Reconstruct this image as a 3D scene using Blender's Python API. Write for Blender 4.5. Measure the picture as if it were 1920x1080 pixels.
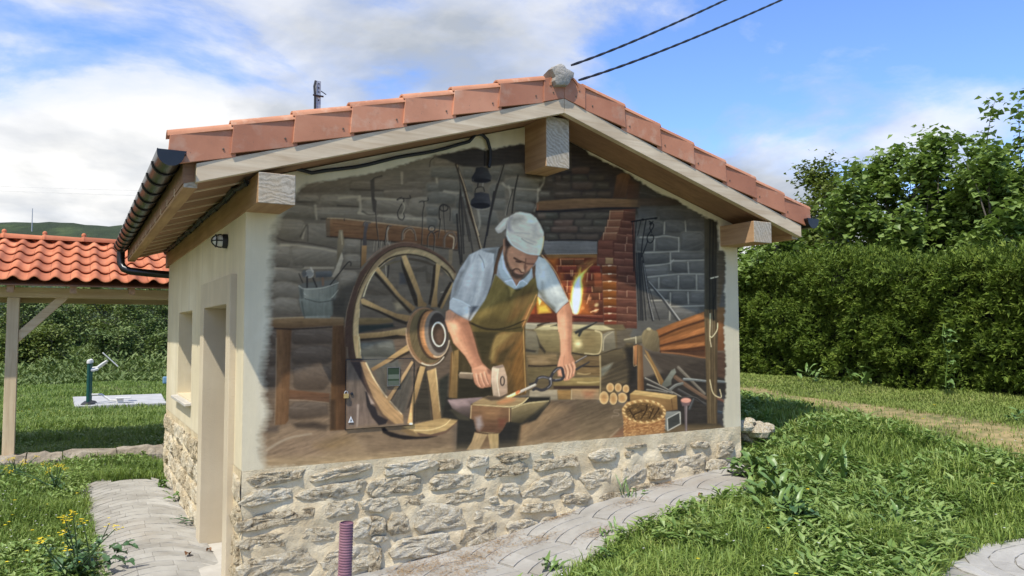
import bpy, math, random
import numpy as np
from mathutils import Vector, Matrix
R = math.radians
random.seed(3); rng = np.random.default_rng(3)
for o in list(bpy.data.objects): bpy.data.objects.remove(o)
sc = bpy.context.scene; COL = sc.collection

# ---------------------------------------------------------------- camera
CAM = np.array([-0.89218, -4.83157, 0.83775]); YAW, PITCH, ROLL, FPX = 0.52185, 0.05703, -0.00266, 1422.96
_f = np.array([math.sin(YAW) * math.cos(PITCH), math.cos(YAW) * math.cos(PITCH), math.sin(PITCH)])
_r = np.array([math.cos(YAW), -math.sin(YAW), 0.0]); _u = np.cross(_r, _f)
_c, _s = math.cos(ROLL), math.sin(ROLL); _r, _u = _c * _r + _s * _u, -_s * _r + _c * _u
cd = bpy.data.cameras.new('camera'); cam = bpy.data.objects.new('camera', cd); COL.objects.link(cam)
cam.matrix_world = Matrix(((_r[0], _u[0], -_f[0], CAM[0]), (_r[1], _u[1], -_f[1], CAM[1]), (_r[2], _u[2], -_f[2], CAM[2]), (0, 0, 0, 1)))
cd.sensor_width = 36; cd.lens = FPX * 36 / 1920; cd.clip_start = .05; cd.clip_end = 5000
sc.camera = cam; sc.render.resolution_x = 1024; sc.render.resolution_y = 576
def uv_of(P):                      # wall point -> survey photo coordinates, used to set out the wall painting
    d = np.asarray(P) - CAM; z = d @ _f
    return 960 + FPX * (d @ _r) / z, 540 - FPX * (d @ _u) / z
def ray(u, v): return _f + (u - 960) / FPX * _r - (v - 540) / FPX * _u
def at_depth(u, v, d): return CAM + ray(u, v) * d
def on(u, v, ax, val):
    d = ray(u, v); return CAM + d * ((val - CAM[ax]) / d[ax])

# ---------------------------------------------------------------- sky, sun, exposure
SKY_OFF = (-3.4, 7.7, 2.1)
SUN = Vector((-.51, -.35, 1.0)).normalized()
sc.view_settings.view_transform = 'Standard'; sc.view_settings.look = 'None'; sc.view_settings.gamma = 1
sc.view_settings.exposure = EXPO = 0.70
sc.view_settings.use_curve_mapping = False
w = bpy.data.worlds.new('World'); sc.world = w; w.use_nodes = True
nt = w.node_tree; nt.nodes.clear()
class NG:
    """tiny node-graph helper"""
    def __init__(s, t): s.t = t
    def n(s, typ, **k):
        nd = s.t.nodes.new(typ)
        for a, b in k.items():
            if a.startswith('i_'): nd.inputs[a[2:].replace('_', ' ')].default_value = b
            else: setattr(nd, a, b)
        return nd
    def l(s, a, b): s.t.links.new(a, b)
    def val(s, sock, v):
        if hasattr(v, 'is_linked') or hasattr(v, 'links'): s.l(v, sock)
        else: sock.default_value = v
    def math(s, op, a, b=0.0, clamp=False):
        m = s.n('ShaderNodeMath', operation=op, use_clamp=clamp); s.val(m.inputs[0], a); s.val(m.inputs[1], b); return m.outputs[0]
    def mix(s, f, a, b, bt='MIX'):
        m = s.n('ShaderNodeMix', data_type='RGBA', blend_type=bt); s.val(m.inputs[0], f)
        for k, v in ((6, a), (7, b)):
            if isinstance(v, (tuple, list)): m.inputs[k].default_value = tuple(v) + ((1,) if len(v) == 3 else ())
            else: s.l(v, m.inputs[k])
        return m.outputs[2]
    def ramp(s, f, stops, interp='LINEAR'):
        r = s.n('ShaderNodeValToRGB'); r.color_ramp.interpolation = interp; e = r.color_ramp.elements
        while len(e) < len(stops): e.new(.5)
        for q, (p, c) in zip(e, stops): q.position = p; q.color = (c, c, c, 1) if isinstance(c, (int, float)) else tuple(c) + (1,)
        s.l(f, r.inputs[0]); return r.outputs[0]
    def noise(s, vec, scale, detail=4, rough=.5, dist=0.0, lac=2.0):
        n = s.n('ShaderNodeTexNoise'); n.inputs['Scale'].default_value = scale; n.inputs['Detail'].default_value = detail
        n.inputs['Roughness'].default_value = rough; n.inputs['Distortion'].default_value = dist; n.inputs['Lacunarity'].default_value = lac
        if vec is not None: s.l(vec, n.inputs['Vector'])
        return n.outputs['Fac']
    def mapping(s, vec, scale=(1, 1, 1), loc=(0, 0, 0), rot=(0, 0, 0)):
        m = s.n('ShaderNodeMapping'); m.inputs['Scale'].default_value = scale; m.inputs['Location'].default_value = loc; m.inputs['Rotation'].default_value = rot
        s.l(vec, m.inputs[0]); return m.outputs[0]
g = NG(nt)
sky = g.n('ShaderNodeTexSky', sky_type='NISHITA', sun_disc=False, sun_elevation=math.asin(SUN.z), sun_rotation=R(90) - math.atan2(SUN.y, SUN.x), altitude=600, air_density=.85, dust_density=.25, ozone_density=3.0)
tc = g.n('ShaderNodeTexCoord'); sep = g.n('ShaderNodeSeparateXYZ'); g.l(tc.outputs['Generated'], sep.inputs[0])
zz = g.math('ADD', g.math('MAXIMUM', sep.outputs[2], 0.0), .26)
cmb = g.n('ShaderNodeCombineXYZ'); g.l(g.math('DIVIDE', sep.outputs[0], zz), cmb.inputs[0]); g.l(g.math('DIVIDE', sep.outputs[1], zz), cmb.inputs[1]); g.l(g.math('MULTIPLY', sep.outputs[2], .8), cmb.inputs[2])
cv = g.mapping(cmb.outputs[0], loc=SKY_OFF)
n1 = g.noise(cv, 1.25, 10, .58, .35)
n2 = g.noise(cv, .5, 3, .5)
# more cumulus towards the north-west, clearer to the east, a low band of cloud on the horizon
west = g.math('ADD', g.math('MULTIPLY', sep.outputs[0], -.15), g.math('MULTIPLY', sep.outputs[1], .12))
low = g.math('MULTIPLY', g.math('SUBTRACT', .30, sep.outputs[2], True), .80)
cov = g.math('ADD', g.math('ADD', n1, west), g.math('ADD', low, g.math('MULTIPLY', g.math('SUBTRACT', n2, .5), .30)))
alpha = g.ramp(cov, [(.475, 0.0), (.52, .22), (.575, .70), (.66, .95), (.8, 1.0)])
shade = g.noise(g.mapping(cv, loc=(-.16, -.11, .25)), 1.7, 8, .54, .25)
ccol = g.ramp(g.math('ADD', shade, g.math('MULTIPLY', g.math('SUBTRACT', cov, .7), -.18)), [(.37, (.47, .51, .565)), (.48, (.70, .72, .745)), (.58, (.96, .955, .94))])
skyc = g.mix(1.0, sky.outputs[0], (.86, .98, 1.20), 'MULTIPLY')
bgs = g.n('ShaderNodeBackground'); bgs.inputs[1].default_value = .15; g.l(skyc, bgs.inputs[0])
bgc = g.n('ShaderNodeBackground'); bgc.inputs[1].default_value = .66; g.l(ccol, bgc.inputs[0])
ms = g.n('ShaderNodeMixShader'); g.l(alpha, ms.inputs[0]); g.l(bgs.outputs[0], ms.inputs[1]); g.l(bgc.outputs[0], ms.inputs[2])
wo = g.n('ShaderNodeOutputWorld'); g.l(ms.outputs[0], wo.inputs[0])
sl = bpy.data.lights.new('sun', 'SUN'); sl.energy = 3.05; sl.angle = R(.55); sl.color = (1, .94, .82)
so = bpy.data.objects.new('sun', sl); COL.objects.link(so); so.rotation_euler = SUN.to_track_quat('Z', 'Y').to_euler(); so.location = SUN * 40
# ---------------------------------------------------------------- helpers
def tag(o, label, cat, group=None):
    o['label'] = label; o['category'] = cat
    if group: o['group'] = group
    return o
def thing(name, label, cat, loc=(0, 0, 0), rz=0, group=None):
    o = bpy.data.objects.new(name, None); COL.objects.link(o); o.location = loc; o.rotation_euler = (0, 0, rz); o.empty_display_size = .1
    return tag(o, label, cat, group)
def fast_mesh(name, verts, faces, smooth=False):
    """verts (N,3), faces: list of integer arrays (M,k)"""
    me = bpy.data.meshes.new(name); verts = np.asarray(verts, np.float32)
    faces = [np.asarray(f, np.int32) for f in (faces if isinstance(faces, list) else [faces]) if len(f)]
    me.vertices.add(len(verts)); me.vertices.foreach_set('co', verts.ravel())
    nl = sum(f.size for f in faces); npoly = sum(len(f) for f in faces)
    me.loops.add(nl); me.polygons.add(npoly)
    me.loops.foreach_set('vertex_index', np.concatenate([f.ravel() for f in faces]))
    tot = np.concatenate([np.full(len(f), f.shape[1], np.int32) for f in faces])
    me.polygons.foreach_set('loop_start', np.concatenate([[0], np.cumsum(tot)[:-1]]).astype(np.int32))
    me.polygons.foreach_set('loop_total', tot)
    me.polygons.foreach_set('use_smooth', np.full(npoly, smooth))
    me.update(calc_edges=True); me.validate(); return me
def obj(name, me, mat, parent=None, kind=None):
    o = bpy.data.objects.new(name, me); COL.objects.link(o)
    if mat is not None and not me.materials:
        for m in (mat if isinstance(mat, (list, tuple)) else [mat]): me.materials.append(m)
    if parent is not None: o.parent = parent
    if kind: o['kind'] = kind
    return o
class MB:
    def __init__(s): s.v = []; s.f = []; s.mi = []; s.cur = 0
    def add(s, vs, fs):
        b = len(s.v); s.v += [tuple(map(float, q)) for q in vs]
        for f in fs: s.f.append(tuple(b + i for i in f)); s.mi.append(s.cur)
        return s
    def box(s, a, b, M=None):
        x0, y0, z0 = a; x1, y1, z1 = b
        vs = [(x0, y0, z0), (x1, y0, z0), (x1, y1, z0), (x0, y1, z0), (x0, y0, z1), (x1, y0, z1), (x1, y1, z1), (x0, y1, z1)]
        if M is not None: vs = [tuple(M @ Vector(q)) for q in vs]
        return s.add(vs, [(0, 3, 2, 1), (4, 5, 6, 7), (0, 1, 5, 4), (1, 2, 6, 5), (2, 3, 7, 6), (3, 0, 4, 7)])
    def hexa(s, bottom, top):
        return s.add(list(bottom) + list(top), [(0, 3, 2, 1), (4, 5, 6, 7), (0, 1, 5, 4), (1, 2, 6, 5), (2, 3, 7, 6), (3, 0, 4, 7)])
    def prism(s, poly, d):
        """poly: 3D points, extruded by vector d"""
        n = len(poly); d = np.asarray(d, float); P0 = [np.asarray(q, float) for q in poly]
        return s.add(P0 + [q + d for q in P0], [tuple(range(n))[::-1], tuple(range(n, 2 * n))] + [(i, (i + 1) % n, n + (i + 1) % n, n + i) for i in range(n)])
    def tube(s, path, r, n=8, cap=True):
        path = [np.asarray(p, float) for p in path]; m = len(path); rs = r if hasattr(r, '__len__') else [r] * m
        vs = []; up = None
        for i, p in enumerate(path):
            t = path[min(i + 1, m - 1)] - path[max(i - 1, 0)]; t = t / (np.linalg.norm(t) + 1e-12)
            if up is None: up = np.array([0, 0, 1.0]) if abs(t[2]) < .9 else np.array([1.0, 0, 0])
            a = np.cross(t, up); a /= np.linalg.norm(a) + 1e-12; b = np.cross(a, t); up = b
            for k in range(n):
                q = 2 * math.pi * k / n; vs.append(p + rs[i] * (math.cos(q) * a + math.sin(q) * b))
        fs = [(i * n + k, i * n + (k + 1) % n, (i + 1) * n + (k + 1) % n, (i + 1) * n + k) for i in range(m - 1) for k in range(n)]
        if cap: fs += [tuple(range(n))[::-1], tuple((m - 1) * n + k for k in range(n))]
        return s.add(vs, fs)
    def lathe(s, prof, n=16, c=(0, 0, 0), axis='z'):
        vs = []
        for r, h in prof:
            for k in range(n):
                q = 2 * math.pi * k / n; a, b = r * math.cos(q), r * math.sin(q)
                vs.append({'z': (c[0] + a, c[1] + b, c[2] + h), 'y': (c[0] + a, c[1] + h, c[2] + b), 'x': (c[0] + h, c[1] + a, c[2] + b)}[axis])
        m = len(prof)
        fs = [(i * n + k, i * n + (k + 1) % n, (i + 1) * n + (k + 1) % n, (i + 1) * n + k) for i in range(m - 1) for k in range(n)]
        fs += [tuple(range(n))[::-1], tuple((m - 1) * n + k for k in range(n))]
        return s.add(vs, fs)
    def mesh(s, name, smooth=False):
        me = bpy.data.meshes.new(name); me.from_pydata(s.v, [], s.f); me.update()
        if any(s.mi): me.polygons.foreach_set('material_index', s.mi)
        if smooth: me.polygons.foreach_set('use_smooth', [True] * len(s.f))
        return me
    def build(s, name, mat, parent=None, smooth=False, bevel=0, kind=None, fix=True):
        me = s.mesh(name, smooth)
        if fix:
            import bmesh
            bm = bmesh.new(); bm.from_mesh(me); bmesh.ops.recalc_face_normals(bm, faces=bm.faces); bm.to_mesh(me); bm.free()
        o = obj(name, me, mat, parent, kind)
        if smooth and hasattr(me, 'set_sharp_from_angle'): me.set_sharp_from_angle(angle=R(40))
        if bevel:
            b = o.modifiers.new('bevel', 'BEVEL'); b.width = bevel; b.segments = 2; b.limit_method = 'ANGLE'; b.angle_limit = R(40)
        return o
def vn(P, s, seed=0):
    """cheap smooth value noise for numpy points (N,3)"""
    P = np.asarray(P, float) * s + seed * 17.31; i = np.floor(P).astype(np.int64); f = P - i; f = f * f * (3 - 2 * f)
    def h(a, b, c):
        x = (a * 374761393 + b * 668265263 + c * 2147483647 + seed * 974711) & 0x7fffffff
        x = ((x ^ (x >> 13)) * 1274126177) & 0x7fffffff
        return ((x ^ (x >> 16)) & 0xffff) / 65535.0
    r = 0
    for dx in (0, 1):
        for dy in (0, 1):
            for dz in (0, 1):
                wgt = (f[:, 0] if dx else 1 - f[:, 0]) * (f[:, 1] if dy else 1 - f[:, 1]) * (f[:, 2] if dz else 1 - f[:, 2])
                r = r + wgt * h(i[:, 0] + dx, i[:, 1] + dy, i[:, 2] + dz)
    return r * 2 - 1
def fbm(P, s, seed=0, o=4): return sum(vn(P, s * 2 ** k, seed + k) * .5 ** k for k in range(o))
def inpoly(x, y, poly):
    x = np.asarray(x, float); y = np.asarray(y, float); r = np.zeros(x.shape, bool); n = len(poly)
    for i in range(n):
        ax, ay = poly[i]; bx, by = poly[(i + 1) % n]
        c = (ay > y) != (by > y)
        r ^= c & (x < (bx - ax) * (y - ay) / ((by - ay) or 1e-9) + ax)
    return r
# ---------------------------------------------------------------- materials
def material(name):
    m = bpy.data.materials.new(name); m.use_nodes = True; m.node_tree.nodes.clear(); g = NG(m.node_tree)
    b = g.n('ShaderNodeBsdfPrincipled'); o = g.n('ShaderNodeOutputMaterial'); g.l(b.outputs[0], o.inputs[0])
    g.b = b; g.o = o; g.tc = g.n('ShaderNodeTexCoord'); g.oc = g.tc.outputs['Object']; g.geo = g.n('ShaderNodeNewGeometry'); g.m = m
    return m, g
def bump(g, h, strength=.4, dist=.01):
    b = g.n('ShaderNodeBump'); b.inputs['Strength'].default_value = strength; b.inputs['Distance'].default_value = dist; g.l(h, b.inputs['Height']); g.l(b.outputs[0], g.b.inputs['Normal'])
def noisy(name, stops, scale=6, detail=6, rough=.8, bs=60, bstr=.3, bd=.004, stretch=(1, 1, 1), world=False, metallic=0, dist=0.0, second=None, vary=0.0):
    m, g = material(name); v = g.geo.outputs['Position'] if world else g.oc
    v = g.mapping(v, scale=stretch)
    c = g.ramp(g.noise(v, scale, detail, .6, dist), stops)
    if second:
        sc2, col, lo, hi = second; c = g.mix(g.ramp(g.noise(v, sc2, 5, .6), [(lo, 0.0), (hi, 1.0)]), c, col)
    if vary:
        oi_ = g.n('ShaderNodeObjectInfo'); c = g.mix(1.0, c, g.ramp(oi_.outputs['Random'], [(0, (1 - vary * .5, 1 - vary * .6, 1 - vary * .6)), (.5, (1, 1, 1)), (1, (1 + vary * .4, 1 + vary * .5, 1 + vary * .6))]), 'MULTIPLY')
        c = g.mix(g.ramp(g.noise(v, 28, 6, .7), [(.58, 0.0), (.75, .4)]), c, (.20, .13, .10))
    g.l(c, g.b.inputs['Base Color']); g.b.inputs['Roughness'].default_value = rough; g.b.inputs['Metallic'].default_value = metallic
    if bstr: bump(g, g.noise(v, bs, 6, .6), bstr, bd)
    return m
def island(name, stops, rough=.6, trans=0.0, spec=.3, noise_scale=None):
    """foliage: colour differs from leaf to leaf"""
    m, g = material(name); f = g.geo.outputs['Random Per Island']
    if noise_scale: f = g.math('ADD', g.math('MULTIPLY', f, .6), g.math('MULTIPLY', g.math('SUBTRACT', g.noise(g.geo.outputs['Position'], noise_scale, 3), .25), .8))
    c = g.ramp(f, stops); g.l(c, g.b.inputs['Base Color']); g.b.inputs['Roughness'].default_value = rough; g.b.inputs['Specular IOR Level'].default_value = spec
    if trans:
        t = g.n('ShaderNodeBsdfTranslucent'); g.l(g.mix(.5, c, (.9, 1.0, .35), 'MULTIPLY'), t.inputs[0]); t2 = g.n('ShaderNodeMixShader'); t2.inputs[0].default_value = trans
        g.l(g.b.outputs[0], t2.inputs[1]); g.l(t.outputs[0], t2.inputs[2]); g.l(t2.outputs[0], g.o.inputs[0])
    return m
def wood(name, light, dark, stretch, knots=True, rough=.75, scale=24):
    m, g = material(name); v = g.mapping(g.oc, scale=stretch)
    n = g.noise(v, scale, 5, .6, .6); c = g.ramp(n, [(.3, dark), (.5, tuple(a * .6 + b * .4 for a, b in zip(light, dark))), (.68, light)])
    if knots:
        vo = g.n('ShaderNodeTexVoronoi'); vo.inputs['Scale'].default_value = 2.6; g.l(g.mapping(g.oc, scale=tuple(.35 + .65 * q for q in [s if s > .5 else s * 3 for s in stretch])), vo.inputs['Vector'])
        k = g.ramp(vo.outputs['Distance'], [(.02, 1.0), (.075, 0.0)]); c = g.mix(g.math('MULTIPLY', k, .75), c, tuple(q * .35 for q in dark))
    blot = g.ramp(g.noise(g.oc, 2.2, 4), [(.38, 0.0), (.7, .55)]); c = g.mix(blot, c, tuple(q * .8 for q in dark))
    g.l(c, g.b.inputs['Base Color']); g.b.inputs['Roughness'].default_value = rough; bump(g, g.noise(v, scale * 2.5, 4), .4, .003)
    return m
M = {}
def plaster_nodes(g, warm=(.70, .61, .415), pale=(.79, .71, .525)):
    p = g.geo.outputs['Position']
    c = g.ramp(g.noise(p, 1.3, 6, .6, .3), [(.32, tuple(q * .90 for q in warm)), (.5, warm), (.7, pale)])
    st = g.ramp(g.noise(g.mapping(p, scale=(9, 9, .8)), 1.0, 5, .6), [(.42, 0.0), (.78, .38)]); c = g.mix(st, c, (.46, .41, .31))
    return c, g.math('ADD', g.noise(p, 150, 4, .7), g.math('MULTIPLY', g.noise(p, 18, 4, .6), 1.4))
m, g = material('plaster'); c, h = plaster_nodes(g); g.l(c, g.b.inputs['Base Color']); g.b.inputs['Roughness'].default_value = .92; bump(g, h, .35, .004); M['plaster'] = m
m, g = material('surround_plaster'); c, h = plaster_nodes(g, (.58, .49, .345), (.65, .565, .41)); g.l(c, g.b.inputs['Base Color']); g.b.inputs['Roughness'].default_value = .92; bump(g, g.noise(g.geo.outputs['Position'], 90, 5, .7), .5, .006); M['surround'] = m
m, g = material('mural_paint'); c, h = plaster_nodes(g)
at = g.n('ShaderNodeAttribute', attribute_name='paint'); c = g.mix(at.outputs['Alpha'], c, at.outputs['Color']); g.l(c, g.b.inputs['Base Color']); g.b.inputs['Roughness'].default_value = .85; g.b.inputs['Specular IOR Level'].default_value = .12; bump(g, h, .28, .004); M['mural'] = m
def paint_attr(me, uvs, alpha_one=False):
    """transfer the canvas to a mesh: uvs are survey coordinates per vertex"""
    x = np.clip(uvs[0] - PU0 - .5, 0, PW - 1.001); y = np.clip(uvs[1] - PV0 - .5, 0, PH - 1.001)
    xi = x.astype(int); yi = y.astype(int); fx = (x - xi)[:, None]; fy = (y - yi)[:, None]
    src = np.dstack([PAINT, ALP])
    q = (src[yi, xi] * (1 - fx) + src[yi, xi + 1] * fx) * (1 - fy) + (src[yi + 1, xi] * (1 - fx) + src[yi + 1, xi + 1] * fx) * fy
    if alpha_one: q[:, 3] = 1
    a = me.color_attributes.new('paint', 'FLOAT_COLOR', 'POINT'); a.data.foreach_set('color', q.astype(np.float32).ravel())
# ---------------------------------------------------------------- the wall painting
# A small brush engine: every brush mark is a polygon, an ellipse or a tapered stroke laid on a canvas that is
# then transferred to the flat gable wall as paint colour (a colour attribute on the plaster face).
PAINT_GAIN = 2.15
PU0, PV0, PU1, PV1 = 460, 230, 1410, 905
PW, PH = PU1 - PU0, PV1 - PV0
FR = dict(U=(0, 0, 1.0), M1=(480, 280, 3.6), M2=(480, 560, 3.375), M3=(800, 360, 4.153), M4=(800, 600, 4.153),
          M5=(1080, 340, 4.153), M6=(1080, 580, 3.857), T1=(800, 240, 5.4), T2=(1040, 240, 4.5), F1=(900, 380, 6.0),
          W1=(640, 450, 5.4), W2=(640, 630, 5.4), R1=(980, 360, 4.154), R2=(980, 590, 6.0))
prng = np.random.default_rng(11)
def _vnoise(h, w, sx, sy, seed):
    r = np.random.default_rng(seed)
    gh, gw = int(h / sy) + 3, int(w / sx) + 3
    g = r.random((gh, gw))
    y = np.arange(h) / sy; x = np.arange(w) / sx
    yi = y.astype(int); xi = x.astype(int); fy = (y - yi)[:, None]; fx = (x - xi)[None]
    fy = fy * fy * (3 - 2 * fy); fx = fx * fx * (3 - 2 * fx)
    a = g[yi][:, xi]; b = g[yi][:, xi + 1]; c = g[yi + 1][:, xi]; d = g[yi + 1][:, xi + 1]
    return ((a * (1 - fx) + b * fx) * (1 - fy) + (c * (1 - fx) + d * fx) * fy) * 2 - 1
def _streak(ang, sx, sy, seed):
    S_ = int(math.hypot(PW, PH)) + 4
    n = _vnoise(S_, S_, sx, sy, seed) * .6 + _vnoise(S_, S_, sx * .45, sy * .5, seed + 1) * .4
    yy, xx = np.mgrid[0:PH, 0:PW]
    a = math.radians(ang); c, s = math.cos(a), math.sin(a)
    X = (xx - PW / 2) * c + (yy - PH / 2) * s + S_ / 2; Y = -(xx - PW / 2) * s + (yy - PH / 2) * c + S_ / 2
    return n[np.clip(Y.astype(int), 0, S_ - 1), np.clip(X.astype(int), 0, S_ - 1)]
STK = {a: _streak(a, 26, 3.0, 50 + i) for i, a in enumerate((0, 20, 45, 70, 90, 110, 135, 160))}
BLOT = _vnoise(PH, PW, 34, 26, 5) * .6 + _vnoise(PH, PW, 13, 10, 6) * .4
FINE = _vnoise(PH, PW, 5, 4, 8)
RGB = np.zeros((PH, PW, 3)) + .5
ALP = np.zeros((PH, PW))
def _pts(fr, s):
    ox, oy, k = FR[fr]
    v = [tuple(map(float, t.split(','))) for t in s.split()]
    return np.array([(ox + a / k - PU0, oy + b / k - PV0) for a, b in v])
def _smooth(p, closed, n=6):
    if len(p) < 3: return p
    q = np.vstack([p[-1:], p, p[:2]]) if closed else np.vstack([2 * p[:1] - p[1:2], p, 2 * p[-1:] - p[-2:-1]])
    out = []
    m = len(p) if closed else len(p) - 1
    for i in range(m):
        a, b, c, d = q[i:i + 4]
        for t in np.arange(n) / n:
            out.append(.5 * (2 * b + (c - a) * t + (2 * a - 5 * b + 4 * c - d) * t * t + (3 * b - a - 3 * c + d) * t ** 3))
    if not closed: out.append(p[-1])
    return np.array(out)
def _bbox(p, m):
    x0, y0 = np.floor(p.min(0) - m).astype(int); x1, y1 = np.ceil(p.max(0) + m).astype(int) + 1
    x0, x1 = max(x0, 0), min(x1, PW); y0, y1 = max(y0, 0), min(y1, PH)
    return (x0, y0, x1, y1) if x1 > x0 and y1 > y0 else None
def _sdf(p, bb):
    x0, y0, x1, y1 = bb
    Y, X = np.mgrid[y0:y1, x0:x1].astype(float); X += .5; Y += .5
    d = np.full(X.shape, 1e9); ins = np.zeros(X.shape, bool)
    q = np.roll(p, -1, 0)
    for (ax, ay), (bx, by) in zip(p, q):
        ex, ey = bx - ax, by - ay; L = ex * ex + ey * ey + 1e-9
        t = np.clip(((X - ax) * ex + (Y - ay) * ey) / L, 0, 1)
        d = np.minimum(d, (X - ax - t * ex) ** 2 + (Y - ay - t * ey) ** 2)
        cr = ((ay > Y) != (by > Y))
        if cr.any():
            with np.errstate(divide='ignore', invalid='ignore'):
                ins ^= cr & (X < ex * (Y - ay) / (ey if ey else 1e-9) + ax)
    d = np.sqrt(d)
    return np.where(ins, -d, d), X, Y
def _c(c): return np.array(c, float) / 255
def _lay(bb, a, col):
    x0, y0, x1, y1 = bb
    a = a[..., None]
    RGB[y0:y1, x0:x1] = RGB[y0:y1, x0:x1] * (1 - a) + np.clip(col, 0, 1) * a
def P(fr, s, col, c2=None, g=None, soft=1.0, tex=.07, ang=0, a=1.0, sm=False, edge=None, rag=0, blot=.04):
    """filled shape; c2/g: second colour and the gradient's two ends; edge=(colour,width,alpha) tints the rim"""
    p = _pts(fr, s) if isinstance(s, str) else s
    if sm: p = _smooth(p, True)
    bb = _bbox(p, soft * 2 + rag + 1)
    if bb is None: return
    d, X, Y = _sdf(p, bb); x0, y0, x1, y1 = bb; sl = (slice(y0, y1), slice(x0, x1))
    if rag: d = d + rag * (STK[ang][sl] * .8 + FINE[sl] * .4)
    m = np.clip(.5 - d / (2 * soft), 0, 1) * a
    base = np.broadcast_to(_c(col), d.shape + (3,)).copy()
    if c2 is not None:
        if g is None: e0, e1 = np.array([0, p[:, 1].min()]), np.array([0, p[:, 1].max()])
        else: e0, e1 = _pts(fr, g)
        v = e1 - e0
        t = np.clip(((X - e0[0]) * v[0] + (Y - e0[1]) * v[1]) / (v @ v + 1e-9) + .10 * STK[ang][sl], 0, 1)[..., None]
        base = base * (1 - t) + _c(c2) * t
    if edge is not None:
        ec, ew, ea = edge
        t = (np.clip(1 + d / ew, 0, 1) * ea)[..., None]
        base = base * (1 - t) + _c(ec) * t
    base = base * (1 + tex * .95 * STK[ang][sl] + blot * 1.4 * BLOT[sl] + .03 * FINE[sl])[..., None]
    _lay(bb, m, base)
def S(fr, s, w, col, w2=None, a=1.0, soft=.8, sm=True, ang=0, tex=.05):
    """tapered brush stroke; widths in picture pixels"""
    p = _pts(fr, s)
    if sm: p = _smooth(p, False, 5)
    w2 = w if w2 is None else w2
    bb = _bbox(p, max(w, w2) + soft * 2 + 1)
    if bb is None: return
    x0, y0, x1, y1 = bb; sl = (slice(y0, y1), slice(x0, x1))
    Y, X = np.mgrid[y0:y1, x0:x1].astype(float); X += .5; Y += .5
    d = np.full(X.shape, 1e9); n = len(p) - 1
    for i in range(n):
        (ax, ay), (bx, by) = p[i], p[i + 1]
        ex, ey = bx - ax, by - ay; L = ex * ex + ey * ey + 1e-9
        t = np.clip(((X - ax) * ex + (Y - ay) * ey) / L, 0, 1)
        r = (w + (w2 - w) * (i + t) / n) / 2
        d = np.minimum(d, np.hypot(X - ax - t * ex, Y - ay - t * ey) - r)
    m = np.clip(.5 - d / (2 * soft), 0, 1) * a
    _lay(bb, m, _c(col) * (1 + tex * .9 * STK[ang][sl] + .03 * BLOT[sl])[..., None])
def ell(fr, cx, cy, rx, ry, rot=0, n=36, a0=0, a1=360):
    ox, oy, k = FR[fr]; r = math.radians(rot); o = []
    for i in range(n):
        t = math.radians(a0 + (a1 - a0) * i / (n if a1 - a0 >= 360 else n - 1))
        x, y = rx * math.cos(t), ry * math.sin(t)
        o.append((ox + (cx + x * math.cos(r) - y * math.sin(r)) / k - PU0, oy + (cy + x * math.sin(r) + y * math.cos(r)) / k - PV0))
    return np.array(o)
def E(fr, cx, cy, rx, ry, col, rot=0, **k): P(fr, ell(fr, cx, cy, rx, ry, rot), col, **k)
def RING(fr, cx, cy, rx, ry, w, col, rot=0, a0=0, a1=360, **k):
    ox, oy, kk = FR[fr]; q = ell(fr, cx, cy, rx, ry, rot, 44, a0, a1)
    if a1 - a0 >= 360: q = np.vstack([q, q[:1]])
    S('U', ' '.join('%.2f,%.2f' % (a + PU0, b + PV0) for a, b in q), w, col, sm=False, **k)
def stone(fr, x0, y0, x1, y1, col, hi=14, lo=-26, tilt=0, a=.9, soft=2.4, mort=None):
    """one painted wall stone: rounded block, lit upper side, dark underside, pale joint above"""
    n = 22; o = []; ox, oy, k = FR[fr]
    cx, cy, rx, ry = (x0 + x1) / 2, (y0 + y1) / 2, (x1 - x0) / 2, (y1 - y0) / 2
    ph = prng.random(3) * 6.28
    for i in range(n):
        t = 2 * math.pi * i / n; c, s = math.cos(t), math.sin(t)
        e = 2 / 4.2
        r = 1 + .05 * math.sin(2 * t + ph[0]) + .05 * math.sin(3 * t + ph[1]) + .03 * math.sin(5 * t + ph[2])
        X = cx + rx * r * math.copysign(abs(c) ** e, c); Y = cy + ry * r * math.copysign(abs(s) ** e, s) + tilt * (X - cx)
        o.append((ox + X / k - PU0, oy + Y / k - PV0))
    p = np.array(o); c = np.array(col, float)
    if mort is not None: P(fr, p + np.array([0, -2.0]), mort, soft=2.6, a=a * .75, tex=.05)
    P(fr, p, c + hi, c + lo, soft=soft, a=a, tex=.12, ang=int(prng.choice([0, 20, 160])), edge=(tuple(c * .68), 3.2, .38))
    q = p[p[:, 1] > p[:, 1].mean() + .3 * (p[:, 1].max() - p[:, 1].mean())]
    if prng.random() < .75:
        x = p[:, 0].min() + prng.random() * 6; y = p[:, 1].mean() - ry / k * .35
        S('U', '%.1f,%.1f %.1f,%.1f' % (x + 4 + PU0, y + PV0, x + (rx / k) * (.8 + prng.random() * .7) + PU0, y + 1 + tilt * rx / k + PV0), 2.6, c + 24, 1.2, a=.5, soft=1.6)

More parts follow.
